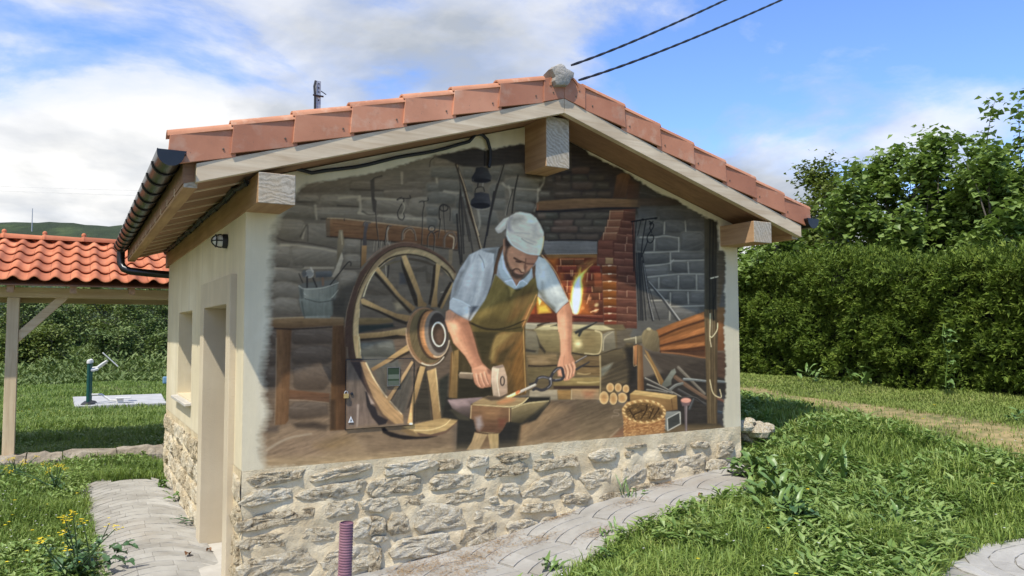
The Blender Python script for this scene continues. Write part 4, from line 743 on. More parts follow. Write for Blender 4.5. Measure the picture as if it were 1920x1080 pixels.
    S('F1', '365,765 400,745 440,752 465,785 490,785', 3, (70, 52, 46), 2, a=.9); S('F1', '380,800 430,806 470,808', 2, (76, 54, 48), a=.8); S('F1', '400,775 440,800 480,800', 2.6, (178, 130, 110), 2, a=.8); E('F1', 490, 765, 9, 14, (204, 160, 130), soft=1.5, a=.8); P('F1', '370,790 400,810 480,815 470,840 400,850 360,820', (70, 56, 50), soft=3, a=.8)
    # ---- headscarf
    P('F1', '168,290 230,220 270,180 330,158 325,200 300,240 290,290 240,335 205,345 180,320', (178, 178, 172), (150, 148, 144), soft=1, tex=.06, ang=135); P('F1', '190,300 250,240 310,180 290,230 230,300', (202, 202, 196), soft=3, a=.7)
    P('F1', '290,360 300,280 305,210 340,150 400,115 450,105 520,118 570,125 630,170 680,250 715,330 722,400 705,500 680,560 670,592 600,588 520,570 430,525 360,475 310,420', (176, 175, 168), (166, 164, 156), soft=1, tex=.07, ang=20)
    P('F1', '305,215 345,160 370,150 345,220 350,290 380,330 330,330 300,290', (136, 134, 140), soft=3, a=.85); P('F1', '350,170 450,150 520,190 420,210 370,240', (124, 122, 118), soft=5, a=.75); P('F1', '520,160 620,200 660,260 700,340 640,320 580,240', (202, 202, 196), soft=6, a=.7); P('F1', '570,240 640,230 660,300 620,330', (146, 146, 146), soft=5, a=.7); P('F1', '300,350 420,390 520,430 640,470 660,560 560,560 440,510 350,440', (186, 185, 178), soft=6, a=.7, ang=20, tex=.08); S('F1', '470,405 520,440 600,470', 2.2, (116, 112, 106), 1, a=.7); S('F1', '390,340 470,340 560,350', 2, (140, 137, 132), 1, a=.6); S('F1', '420,370 500,400 640,450', 1.6, (146, 142, 136), 1, a=.6); S('F1', '300,370 360,470 440,522 530,568 610,582 668,585', 2.4, (206, 204, 196), 1.6, a=.85)
    P('F1', '640,420 700,380 712,440 680,560 655,585 650,520', (204, 200, 180), soft=3, a=.7); S('F1', '718,380 705,500 672,590', 2, (196, 176, 116), 1.4, a=.7); P('F1', '400,115 450,105 560,125 600,150 520,140 430,130', (200, 200, 194), soft=2, a=.7); S('F1', '295,300 292,360 310,410', 1.6, (96, 92, 94), a=.6)
    # ---- right arm (viewer's left) and fist
    SK = (176, 128, 100); SK2 = (136, 94, 74)
    P('M3', '150,930 180,915 240,955 320,1000 345,1090 170,1090 145,1000', SK, SK2, g='170,0 340,0', soft=1, tex=.1, ang=110)
    P('M4', '140,0 320,0 350,80 380,180 400,260 430,330 475,375 505,400 500,520 420,530 380,500 355,420 350,370 300,280 210,180', (184, 132, 104), (140, 96, 76), g='200,200 400,120', soft=1, tex=.1, ang=70)
    P('M4', '240,0 320,0 350,80 390,230 420,330 400,330 340,200 290,90', (128, 88, 70), soft=6, a=.7); P('M4', '160,0 220,60 260,150 310,240 350,330 320,280 220,170', (208, 158, 126), soft=5, a=.65); E('M4', 215, 50, 40, 30, (214, 166, 136), rot=40, soft=6, a=.6)
    P('M4', '355,380 430,350 480,380 505,400 500,520 470,500 440,530 400,520 370,480', (182, 134, 108), (150, 106, 86), soft=1, tex=.08)
    for s in ['400,430 410,490 430,520', '430,420 445,480 465,515', '460,415 475,470 490,505']: S('M4', s, 2, (116, 80, 66), 1.4, a=.8)
    for s in ['385,420 398,480 415,515', '418,415 432,470 450,510', '448,405 462,460 480,500']: S('M4', s, 2.6, (212, 166, 140), 1.6, a=.7, soft=1.2)
    P('M4', '470,380 505,390 500,430 475,415', (100, 72, 62), soft=2, a=.8)
    P('M4', '248,425 265,405 360,412 360,462 255,452', (132, 118, 100), (96, 84, 72), soft=1, tex=.1); S('M4', '260,412 355,416', 1.6, (184, 172, 152), a=.8)
    # hammer
    P('M4', '510,370 590,348 605,370 625,440 630,570 565,605 520,600 505,470', (168, 148, 130), (142, 122, 106), soft=1, tex=.08); P('M4', '508,380 520,360 560,375 548,470 565,600 520,598 502,480', (184, 168, 150), (150, 134, 118), soft=1, tex=.08, ang=90); P('M4', '512,368 590,348 600,365 560,378', (122, 108, 100), soft=1); S('M4', '560,380 550,470 568,600', 1.2, (214, 202, 184), a=.8); RING('M4', 590, 475, 15, 34, 2.4, (60, 54, 52)); P('M4', '525,590 570,605 630,575 625,590 560,612', (92, 80, 74), soft=1.5)
    # ---- left arm (viewer's right) and hand
    P('M3', '1015,945 1060,890 1108,860 1132,920 1132,1090 1025,1090', (190, 138, 110), (140, 96, 76), g='1020,0 1132,0', soft=1, tex=.1, ang=90)
    P('R2', '385,0 555,0 550,180 545,350 545,440 585,520 600,600 580,690 520,735 470,745 440,700 420,640 390,600 400,530 425,450 425,300 400,120', (192, 140, 112), (152, 108, 86), g='400,0 560,0', soft=1, tex=.1, ang=90)
    P('R2', '430,20 480,0 500,200 480,400 460,440 440,250', (214, 164, 134), soft=7, a=.6); P('R2', '510,0 555,0 545,400 520,400', (136, 94, 76), soft=5, a=.7); S('R2', '470,460 460,560 480,640', 2, (146, 104, 84), a=.5)
    for s in ['470,580 490,640 480,720', '505,570 530,640 515,720', '545,560 565,620 550,690']: S('R2', s, 2, (120, 82, 66), 1.4, a=.8)
    for s in ['455,600 468,660 465,720', '490,570 510,640 500,715', '528,560 548,620 535,700', '565,540 585,590 572,660']: S('R2', s, 3.2, (216, 170, 142), 2, a=.6, soft=1.4)
    P('R2', '390,620 440,630 445,690 400,690', (186, 132, 106), soft=2)
    # tongs
    TK = (52, 52, 58)
    S('R2', '595,540 660,500 720,465', 3.2, (74, 72, 74), 2.2, sm=False); S('R2', '600,525 715,462', 1, (168, 166, 164), a=.8, sm=False); S('R2', '605,615 680,570 745,535', 4, TK, 2.4, sm=False)
    S('R2', '310,720 345,650 395,605 440,605 455,660 460,700 430,730 370,740 320,735', 5.6, TK, 5.4); S('R2', '320,730 280,710 220,700 170,720 145,770', 5.4, TK, 4.8); S('R2', '310,730 310,790 270,830 210,850 150,830 120,845', 6, TK, 5); S('R2', '80,785 140,765', 3.6, TK, 3)
    for s in ['350,650 395,610 430,610', '180,715 230,703 290,715', '320,740 318,790 280,825', '370,730 430,720']: S('R2', s, 1.6, (134, 136, 146), 1, a=.8)
    E('R2', 312, 722, 12, 12, (150, 150, 156), soft=1.2)
    # glowing bar
    S('M4', '845,505 780,535 715,565', 4.2, (150, 144, 138), 5, sm=False); S('M4', '845,500 720,558', 1.2, (208, 204, 196), a=.8, sm=False); S('M4', '715,562 650,595 585,622', 5.4, (238, 186, 108), 6, sm=False); S('M4', '690,570 600,612', 2.6, (252, 236, 176), 2.6, a=.9, sm=False); S('M4', '720,555 700,570', 4.6, (176, 92, 58), a=.8)
    # ---- anvil
    P('M4', '165,622 440,600 400,640 345,655 335,765 260,740 200,690', (124, 108, 112), (62, 56, 54), g='250,620 270,750', soft=1, tex=.1, ang=20); P('M4', '170,630 300,620 330,660 230,680', (146, 128, 132), soft=4, a=.7); P('M4', '200,690 330,765 335,785 250,775 180,700', (60, 58, 50), soft=2)
    P('M4', '650,690 800,640 955,630 930,670 850,750 740,805 655,795', (128, 116, 84), (60, 56, 44), g='760,650 790,790', soft=1, tex=.14, ang=160); P('M4', '870,700 955,632 860,760 740,808 780,770', (46, 46, 44), soft=3, a=.85); S('M4', '660,690 780,650 950,630', 1.6, (184, 172, 130), a=.8)
    P('M4', '355,650 440,605 480,590 560,600 790,605 745,655 650,680 370,672', (146, 126, 92), (124, 106, 76), soft=1, tex=.12); E('M4', 620, 630, 70, 16, (186, 118, 76), rot=-12, soft=4, a=.7); P('M4', '440,605 480,590 620,600 560,625 500,628', (64, 56, 50), soft=2, a=.85); S('M4', '358,662 480,668 650,676 740,650 790,606', 2, (206, 196, 150), 1.5, a=.85)
    P('M4', '345,660 650,682 645,790 620,800 590,860 570,880 390,870 365,780 335,765', (112, 86, 62), (84, 62, 50), soft=1, tex=.15); P('M4', '380,760 420,750 440,820 410,860 385,840', (134, 128, 132), soft=4, a=.8); P('M4', '440,690 560,700 540,760 460,770', (136, 104, 72), soft=7, a=.6); P('M4', '560,770 620,770 600,830 565,835', (96, 56, 46), soft=4, a=.7); P('M4', '640,685 660,685 658,790 640,795', (152, 128, 96), soft=1); S('M4', '655,690 652,795', 1.8, (40, 36, 34)); S('M4', '348,665 342,765', 1.4, (196, 180, 140), a=.7)
    P('M4', '375,870 575,880 560,1010 310,1012 350,950', (146, 126, 94), (130, 112, 84), soft=1, tex=.12, ang=110); P('M4', '475,890 500,1012 410,1010', (96, 78, 60), soft=1.2); S('M4', '380,872 470,885 575,882', 2.4, (60, 48, 42), 2); P('M4', '480,885 575,885 550,1010 500,1010', (142, 124, 88), soft=1.4, tex=.14, ang=90); P('M4', '560,890 660,800 660,1000 560,1010', (40, 40, 40), soft=1.2)
    # dry edge glaze over the whole bottom: dusty plaster showing through
    P('U', '490,858 660,852 850,836 980,828 1080,818 1360,806 1362,830 1080,835 840,860 490,890', (142, 126, 98), soft=7, a=.35, tex=.2)
paint_mural()
def _lin(c): return np.where(c <= .04045, c / 12.92, ((c + .055) / 1.055) ** 2.4)
_grey = RGB.mean(2, keepdims=True)
PAINT = np.minimum(_lin(np.clip((RGB * .78 + _grey * .22), 0, 1)) ** 1.14 * PAINT_GAIN * np.array((1.16, 1.0, .77)), .93)
# ---------------------------------------------------------------- terrain
BW, BD = 4.2, 4.39
def sstep(a, b, x): t = np.clip((x - a) / (b - a), 0, 1); return t * t * (3 - 2 * t)
_gx = np.array([-60, -1, 0, .87, 1.33, 1.75, 2.44, 3.06, 3.64, 4.04, 4.6, 5.2, 6, 60]); _gzv = np.array([-.80, -.80, -.785, -.73, -.69, -.65, -.525, -.44, -.38, -.34, -.20, -.02, .08, .10])
def gz(x, y):
    x = np.asarray(x, float); y = np.asarray(y, float)
    left = -.80 + .03 * np.clip(y, 0, 4.2)                                  # rises a little along the west wall
    front = sum(np.interp(x + d, _gx, _gzv) for d in (-.15, 0, .15)) / 3
    t = sstep(-.2, .25, x); z = left * (1 - t) + front * t
    z = z + .035 * np.minimum(0, y + .6) * (1 - .6 * sstep(4, 7, x))
    back = sstep(5.2, 9, y) * (1 - sstep(2, 5, x)); z = z * (1 - back) + (-.70) * back
    z = z + 1.6 * sstep(24, 40, y) * (1 - sstep(5, 16, x)) + .05 * fbm(np.column_stack([x.ravel(), y.ravel(), 0 * x.ravel()]), .7, 3, 2).reshape(x.shape) * sstep(1.6, 3.5, np.hypot(x - 2, y - 1.5) - 1.5)
    return z
PATH = [(-.74, 3.95), (.05, 3.95), (.05, .05), (4.12, .05), (4.02, -.32), (3.66, -.60), (3.0, -.66), (2.05, -.80), (1.22, -.98), (.86, -1.25), (.62, -2.0), (.55, -7), (-2.0, -7), (-1.6, -3), (-.95, -1.2), (-.66, .6), (-.74, 2.56)]
SLAB = [(3.12, -2.36), (3.45, -2.30), (3.95, -2.34), (4.6, -2.45), (6.5, -3.1), (6.5, -6), (1.8, -6), (2.2, -3.6)]
def axis(a, b, st, far):
    q = np.arange(a, b + st / 2, st); e = far ** (np.linspace(0, 1, 26)[1:]) 
    return np.concatenate([(a - e)[::-1], q, b + e])
xs = axis(-6, 12, .15, 1500.); ys = axis(-7, 20, .15, 1500.)
X, Y = np.meshgrid(xs, ys); Z = gz(X, Y) - .014
nx, ny = len(xs), len(ys); idx = np.arange(nx * ny).reshape(ny, nx)
quads = np.stack([idx[:-1, :-1], idx[:-1, 1:], idx[1:, 1:], idx[1:, :-1]], -1).reshape(-1, 4)
m, g = material('lawn_soil'); P_ = g.geo.outputs['Position']
c = g.ramp(g.noise(P_, 2.2, 8, .65), [(.32, (.05, .068, .018)), (.5, (.09, .115, .03)), (.68, (.15, .16, .05))])
# worn, dry strip of turf in front of the hedge
sp = g.n('ShaderNodeSeparateXYZ'); g.l(P_, sp.inputs[0])
ax_ = g.math('SUBTRACT', g.math('SUBTRACT', sp.outputs[0], 6.05), g.math('MULTIPLY', sp.outputs[1], .26)); ax_ = g.math('ABSOLUTE', g.math('ADD', ax_, g.math('MULTIPLY', g.math('SUBTRACT', g.noise(P_, 1.1, 5), .5), .8)))
dry = g.math('MULTIPLY', g.ramp(ax_, [(.18, 1.0), (.5, 0.0)]), g.ramp(g.noise(P_, 9, 5), [(.35, .25), (.6, 1.0)]))
c = g.mix(dry, c, (.40, .30, .135)); g.l(c, g.b.inputs['Base Color']); g.b.inputs['Roughness'].default_value = .95; bump(g, g.noise(P_, 30, 8, .7), .8, .03); M['soil'] = m
obj('ground', fast_mesh('ground', np.column_stack([X.ravel(), Y.ravel(), Z.ravel()]), quads, True), M['soil'], kind='structure')
# far hill with low scrub
m, g = material('hill_scrub'); P_ = g.geo.outputs['Position']
c = g.ramp(g.noise(P_, .05, 8, .7), [(.34, (.017, .033, .013)), (.5, (.032, .052, .018)), (.60, (.05, .08, .025)), (.72, (.10, .13, .045))]); g.l(c, g.b.inputs['Base Color']); g.b.inputs['Roughness'].default_value = 1; bump(g, g.noise(P_, .35, 8, .7), 1, 2.0)
us = np.linspace(-900, 1100, 90); hv = []; rows = []
for j, t in enumerate(np.linspace(0, 1, 26)):
    for u in us:
        d = 150 + 190 * t + (0 if j < 25 else 150); top = np.interp(u, [-900, -400, 0, 120, 240, 420, 700, 1100], [452, 414, 403, 402, 408, 425, 470, 555])
        hh = d * (622 - top) / FPX / 1.02 * (t ** .75) - 6 * (1 - t)
        if j == 25: hh = hh - 40
        q = CAM + np.array([_f[0] * d + _r[0] * (u - 960) / FPX * d, _f[1] * d + _r[1] * (u - 960) / FPX * d, 0]); hv.append((q[0], q[1], .84 + hh))
hv = np.array(hv); hv[:, 2] += 1.3 * fbm(hv, .03, 5, 4) + .5 * fbm(hv, .3, 9, 2)
idx = np.arange(len(hv)).reshape(26, 90); quads = np.stack([idx[:-1, :-1], idx[:-1, 1:], idx[1:, 1:], idx[1:, :-1]], -1).reshape(-1, 4)
obj('hill', fast_mesh('hill', hv, quads, True), m, kind='structure')

# ---------------------------------------------------------------- stamped paving
M['pave_base'] = noisy('paving_joint', [(.3, (.245, .23, .20)), (.7, (.335, .32, .28))], 5, rough=.95, world=True, bs=40)
m, g = material('stamped_stone'); P_ = g.geo.outputs['Position']
oi_ = g.n('ShaderNodeObjectInfo')
f = g.math('ADD', g.math('MULTIPLY', g.noise(P_, 3.0, 8, .65, .4), .75), g.math('MULTIPLY', oi_.outputs['Random'], .16))
c = g.ramp(f, [(.28, (.255, .24, .21)), (.45, (.345, .33, .295)), (.62, (.43, .415, .375))])
c = g.mix(g.ramp(g.noise(P_, 1.7, 6, .6), [(.54, 0.0), (.72, .6)]), c, (.30, .26, .21)); c = g.mix(g.ramp(g.noise(P_, 26, 5, .7), [(.6, 0.0), (.78, .55)]), c, (.22, .20, .175))
g.l(c, g.b.inputs['Base Color']); g.b.inputs['Roughness'].default_value = .8; bump(g, g.math('ADD', g.noise(P_, 14, 7, .65), g.math('MULTIPLY', g.noise(P_, 70, 4), .5)), .55, .012); M['paving'] = m
def sheet(name, poly, dz, mat, st=.12, parent=None):
    xs = np.arange(min(p[0] for p in poly), max(p[0] for p in poly) + st, st); ys = np.arange(min(p[1] for p in poly), max(p[1] for p in poly) + st, st)
    X, Y = np.meshgrid(xs, ys); idx = np.arange(X.size).reshape(X.shape)
    q = np.stack([idx[:-1, :-1], idx[:-1, 1:], idx[1:, 1:], idx[1:, :-1]], -1).reshape(-1, 4)
    cx = X.ravel()[q].mean(1); cy = Y.ravel()[q].mean(1); q = q[inpoly(cx, cy, poly)]
    return obj(name, fast_mesh(name, np.column_stack([X.ravel(), Y.ravel(), (gz(X, Y) + dz).ravel()]), q, True), mat, parent, None if parent else 'structure')
path = sheet('path', PATH, .002, M['pave_base']); slab = sheet('pavement', SLAB, .002, M['pave_base'])
def pavers(parent, poly, near_n, cw=.74, hc=.125, sag=.30, ang=0.0, ox=0.0, seed=1):
    r = random.Random(seed); cells = []; ca, sa = math.cos(ang), math.sin(ang)
    for ci in range(-14, 16):
        x0 = ci * cw + ox
        for k in range(-75, 60):
            s = -1.0 + (.12 * (k % 2)); 
            while s < 1 - .02:
                e = min(1.0, s + r.uniform(.40, .75)); 
                if 1 - e < .25: e = 1.0
                pts = []
                for (t, kk) in ((s, 0), ((s + e) / 2, 0), (e, 0), (e, 1), ((s + e) / 2, 1), (s, 1)):
                    gx = .0007 if t == s else (-.0007 if t == e else 0)
                    lx = x0 + (t + 1) / 2 * cw + gx; ly = (k + kk) * hc + sag * (1 - t * t) + (.0038 if kk == 0 else -.0038) + (ci % 2) * hc * .5
                    pts.append((lx * ca - ly * sa, lx * sa + ly * ca))
                cxy = np.mean(pts, 0); cells.append((cxy, pts)); s = e
    cc = np.array([c[0] for c in cells]); ok = inpoly(cc[:, 0], cc[:, 1], poly)
    rel = np.column_stack([cc, np.zeros(len(cc))]) - CAM; dep = rel @ _f; lat = (rel @ _r) / np.maximum(dep, .1)
    ok &= (dep > .5) & (np.abs(lat) < 1.0); ids = np.where(ok)[0]
    vis = (dep[ids] > 3.2); order = ids[np.argsort(dep[ids] + np.where(vis, 0, 100))]
    stuff = MB()
    for n_, i in enumerate(order):
        q = cells[i][1]; xy = np.array(q); c0 = xy.mean(0); zt = gz(xy[:, 0], xy[:, 1]) + .0125 + r.uniform(-.0006, .0006); inn = c0 + (xy - c0) * .965
        vs = [(a, b, z - .012) for (a, b), z in zip(xy, zt)] + [(a, b, z - .002) for (a, b), z in zip(xy, zt)] + [(a, b, z) for (a, b), z in zip(inn, zt)]
        nn = len(q); fs = [tuple(range(2 * nn, 3 * nn))] + [(l * nn + k, l * nn + (k + 1) % nn, (l + 1) * nn + (k + 1) % nn, (l + 1) * nn + k) for l in (0, 1) for k in range(nn)]
        if n_ < near_n: mb = MB(); mb.add(vs, fs); mb.build('paving_stone', M['paving'], parent, fix=False)
        else: stuff.add(vs, fs)
    if stuff.v: stuff.build('paving_stones', M['paving'], parent, kind='stuff', fix=False)
PATH_W = [(-.74, 3.95), (.05, 3.95), (.05, -.35), (-.72, -.35), (-.66, .6), (-.74, 2.56)]; 
pavers(path, PATH_W, 110, cw=.78, hc=.115, sag=.34, ox=.02, seed=2); pavers(path, [(.05, -.352)] + [(.05, .05), (4.12, .05), (4.02, -.32), (3.66, -.60), (3.0, -.66), (2.05, -.80), (1.22, -.98), (.86, -1.25), (.62, -2.0), (.55, -7), (-2.0, -7), (-1.6, -3), (-.95, -1.2), (-.72, -.352)], 180, cw=.46, hc=.14, sag=.07, ang=.22, seed=3); pavers(slab, SLAB, 60, ang=.5, ox=.2, seed=5)
# low stone kerb below the shelter and the pad of the exercise machine
M['kerb'] = noisy('kerb_stone', [(.3, (.20, .165, .12)), (.5, (.34, .29, .22)), (.72, (.52, .47, .38))], 4, 8, .9, 30, .8, .03, world=True)
kb = thing('stone_kerb', 'low rough stone kerb edging the grass behind the shed, under the shelter post', 'kerb', (-1.6, 5.75, -.72))
xk = -1.75
while xk < .9:
    L_ = random.uniform(.34, .62); n = 9; mb = MB(); P0 = []
    a, b = xk + .006, xk + L_ - .006; vs = []
    for i, t in enumerate(np.linspace(0, 1, 7)):
        for (yy, z_) in ((-.17, -.2), (-.175, .07), (-.13, .135), (.1, .14), (.16, .1), (.16, -.2)): vs.append((a + (b - a) * t + 1.6, yy + random.uniform(-.012, .012), z_ + random.uniform(-.016, .016) * (z_ > 0)))
    fs = [(i * 6 + k, i * 6 + (k + 1) % 6, (i + 1) * 6 + (k + 1) % 6, (i + 1) * 6 + k) for i in range(6) for k in range(6)] + [tuple(range(6)), tuple(36 + k for k in range(6))]
    mb.add(vs, fs); mb.build('kerb_block', M['kerb'], kb, smooth=False); xk += L_
M['concrete'] = noisy('pale_concrete', [(.3, (.36, .36, .355)), (.7, (.47, .47, .46))], 3, 6, .9, 40, .3, .004, world=True)
pd = MB(); pz = -.70
pl = [(-.86, 12.9), (.82, 12.75), (.96, 15.5), (-.9, 15.6)]; pd.prism([(x, y, pz + .05) for x, y in pl], (0, 0, -.3)); pd.build('concrete_pad', M['concrete'], kind='structure')
# ---------------------------------------------------------------- the shed with the wall painting
ROOT = thing('mural_shed', 'small plastered shed with a blacksmith mural on its gable, stone base and terracotta roof', 'shed')
CX = BW / 2; T = .3016                       # roof slope
def zf(x): return 2.508 - T * abs(x - CX)    # top line of the rake boards
def zdeck(x): return zf(x) - .105            # underside of the roof boarding
BEAM0, BEAM1 = 1.5756, 1.7545
# walls --------------------------------------------------------------------------------------------
nxm, nzm = 840, 430
xsm = np.linspace(0, BW, nxm); sm_ = np.linspace(0, 1, nzm)
X, S_ = np.meshgrid(xsm, sm_); ztop = np.array([zdeck(x) - .002 for x in xsm]); Z = S_ * ztop[None, :]
V = np.column_stack([X.ravel(), np.full(X.size, -.002), Z.ravel()]); idx = np.arange(X.size).reshape(X.shape)
me = fast_mesh('mural', V, np.stack([idx[:-1, :-1], idx[:-1, 1:], idx[1:, 1:], idx[1:, :-1]], -1).reshape(-1, 4), True)
paint_attr(me, uv_of(V))
gw = MB(); gw.prism([(0, 0, 0), (BW, 0, 0), (BW, 0, zdeck(BW)), (CX, 0, zdeck(CX)), (0, 0, zdeck(0))], (0, .2, 0))
gwall = gw.build('gable_wall', M['plaster'], ROOT)
mu = obj('mural', me, M['mural'], gwall); mu['label'] = 'mural of a blacksmith with white headscarf hammering at an anvil beside a wagon wheel and forge'
def wallbox(name, a, b, mat='plaster', parent=ROOT): mb = MB(); mb.box(a, b); return mb.build(name, M[mat], parent)
DY0, DY1, DZ = .40, 1.40, 1.02; WY0, WY1, WZ0, WZ1 = 2.37, 3.35, .24, 1.03
lw = MB()
for (y0, y1, z0, z1) in [(.2, DY0 - .05, -.0, BEAM0), (DY0 - .05, DY1 + .05, DZ + .05, BEAM0), (DY1 + .05, WY0, 0, BEAM0), (WY0, WY1, 0, WZ0), (WY0, WY1, WZ1, BEAM0), (WY1, BD, 0, BEAM0)]: lw.box((.0, y0, z0), (.22, y1, z1))
lw.box((.004, .2, BEAM0), (.2, BD, 1.775)); west = lw.build('west_wall', M['plaster'], ROOT)
rw = MB(); rw.box((BW - .2, .2, -1), (BW, BD, 1.775)); rw.build('east_wall', M['plaster'], ROOT)
bk = MB(); bk.prism([(0.22, BD - .2, -1), (BW - .2, BD - .2, -1), (BW - .2, BD - .2, zdeck(BW)), (CX, BD - .2, zdeck(CX)), (.22, BD - .2, zdeck(.22))], (0, .2, 0)); bk.build('rear_wall', M['plaster'], ROOT)
# door surround, door, threshold, window -------------------------------------------------------------
sr = MB(); X0 = -.04
sr.box((X0, .262, -.84), (.24, DY0, 1.21)); sr.box((X0, DY1, -.84), (.24, 1.575, 1.21)); sr.box((X0, DY0, DZ), (.24, DY1, 1.21)); sr.build('door_surround', M['surround'], ROOT, bevel=.004)
M['door'] = noisy('door_paint', [(.3, (.10, .075, .05)), (.7, (.16, .12, .08))], 8, rough=.6, stretch=(6, 6, .6))
dr = MB(); dr.box((.205, DY0 + .002, -.76), (.235, DY1 - .002, DZ - .002)); door = dr.build('door', M['door'], ROOT)
hd = MB(); hd.tube([(.2, .5, .15), (.15, .5, .15), (.15, .62, .15)], .011); M['dark_metal'] = noisy('dark_metal', [(.3, (.018, .02, .022)), (.7, (.035, .036, .04))], 9, rough=.42, bstr=.05, metallic=.6); hd.build('handle', M['dark_metal'], door, True)
M['limestone'] = noisy('white_limestone', [(.3, (.42, .395, .345)), (.7, (.56, .535, .48))], 5, rough=.8, world=True, bs=50, bstr=.25)
th = MB(); th.box((-.13, DY0 - .1, -.90), (.2, DY1 - .003, -.765)); th.build('threshold', M['limestone'], ROOT, bevel=.006)
M['win_frame'] = noisy('brown_frame', [(.3, (.07, .045, .03)), (.7, (.11, .07, .05))], 9, rough=.5, bstr=.1)
m, g = material('window_glass'); g.b.inputs['Base Color'].default_value = (.03, .035, .04, 1); g.b.inputs['Roughness'].default_value = .06; M['glass'] = m
wn = MB(); wn.box((.185, WY0 + .045, WZ0 + .045), (.195, WY1 - .045, WZ1 - .045)); win = wn.build('window', M['glass'], ROOT)
wf = MB()
for a, b in [((.17, WY0, WZ0), (.215, WY1, WZ0 + .045)), ((.17, WY0, WZ1 - .045), (.215, WY1, WZ1)), ((.17, WY0, WZ0 + .045), (.215, WY0 + .045, WZ1 - .045)), ((.17, WY1 - .045, WZ0 + .045), (.215, WY1, WZ1 - .045)), ((.172, 2.84, WZ0 + .045), (.213, 2.88, WZ1 - .045))]: wf.box(a, b)
wf.build('frame', M['win_frame'], win)
ws = MB(); ws.hexa([(-.055, WY0 - .05, .192), (.17, WY0 - .05, .215), (.17, WY1 + .05, .215), (-.055, WY1 + .05, .192)], [(-.055, WY0 - .05, .217), (.17, WY0 - .05, .243), (.17, WY1 + .05, .243), (-.055, WY1 + .05, .217)]); ws.build('sill', M['limestone'], win, bevel=.004)
# stone base -------------------------------------------------------------------------------------------
m, g = material('lime_mortar'); P_ = g.geo.outputs['Position']
c = g.ramp(g.noise(P_, 3.5, 8, .65), [(.3, (.52, .40, .235)), (.5, (.70, .575, .365)), (.7, (.82, .71, .49))]); c = g.mix(g.ramp(g.noise(P_, 11, 6, .7), [(.56, 0.0), (.72, .5)]), c, (.33, .28, .205))
g.l(c, g.b.inputs['Base Color']); g.b.inputs['Roughness'].default_value = .95; bump(g, g.math('ADD', g.noise(P_, 22, 8, .7), g.math('MULTIPLY', g.noise(P_, 110, 4), .35)), .9, .014); M['mortar'] = m
m, g = material('rough_limestone'); P_ = g.geo.outputs['Position']; oi_ = g.n('ShaderNodeObjectInfo')
n = g.noise(P_, 30, 10, .74, .9); n2 = g.noise(P_, 5, 6, .6)
f = g.math('ADD', g.math('SUBTRACT', g.math('MULTIPLY', n, 1.35), .30), g.math('ADD', g.math('MULTIPLY', n2, .25), g.math('MULTIPLY', g.math('SUBTRACT', oi_.outputs['Random'], .5), .20)))
c = g.ramp(f, [(.23, (.14, .10, .056)), (.32, (.44, .34, .205)), (.43, (.72, .595, .385)), (.55, (.88, .77, .555)), (.70, (.95, .88, .70))])
c = g.mix(g.ramp(g.noise(P_, 8, 5), [(.52, 0.0), (.7, .5)]), c, (.46, .36, .22)); c = g.mix(g.ramp(g.noise(P_, 13, 6, .7), [(.58, 0.0), (.70, .35)]), c, (.28, .25, .20))
g.l(c, g.b.inputs['Base Color']); g.b.inputs['Roughness'].default_value = .9; bump(g, g.math('ADD', g.math('MULTIPLY', n, 1.2), g.math('MULTIPLY', g.noise(P_, 95, 6, .75), .9)), 1.0, .03); M['stone'] = m
def mortar_face(name, p0, ux, uz, L, H, nrm, nu, nv, parent):
    U, Vv = np.meshgrid(np.linspace(0, 1, nu), np.linspace(0, 1, nv)); P_ = np.array(p0) + U.reshape(-1, 1) * np.array(ux) * L + Vv.reshape(-1, 1) * np.array(uz) * H
    e = np.minimum(1, 8 * np.minimum(1 - Vv.ravel(), 1)); P_ = P_ + (np.array(nrm) * (.018 * fbm(P_, 7, 4, 3) - .005)[:, None]) * e[:, None]
    idx = np.arange(nu * nv).reshape(nv, nu); return obj(name, fast_mesh(name, P_, np.stack([idx[:-1, :-1], idx[:-1, 1:], idx[1:, 1:], idx[1:, :-1]], -1).reshape(-1, 4), True), M['mortar'], parent)
core = MB(); core.box((.26, .02, -1.1), (BW - .02, BD - .22, -.001))
for a, b in ((.02, DY0 - .05), (DY1 + .05, BD - .22)): core.box((.02, a, -1.1), (.258, b, -.001))

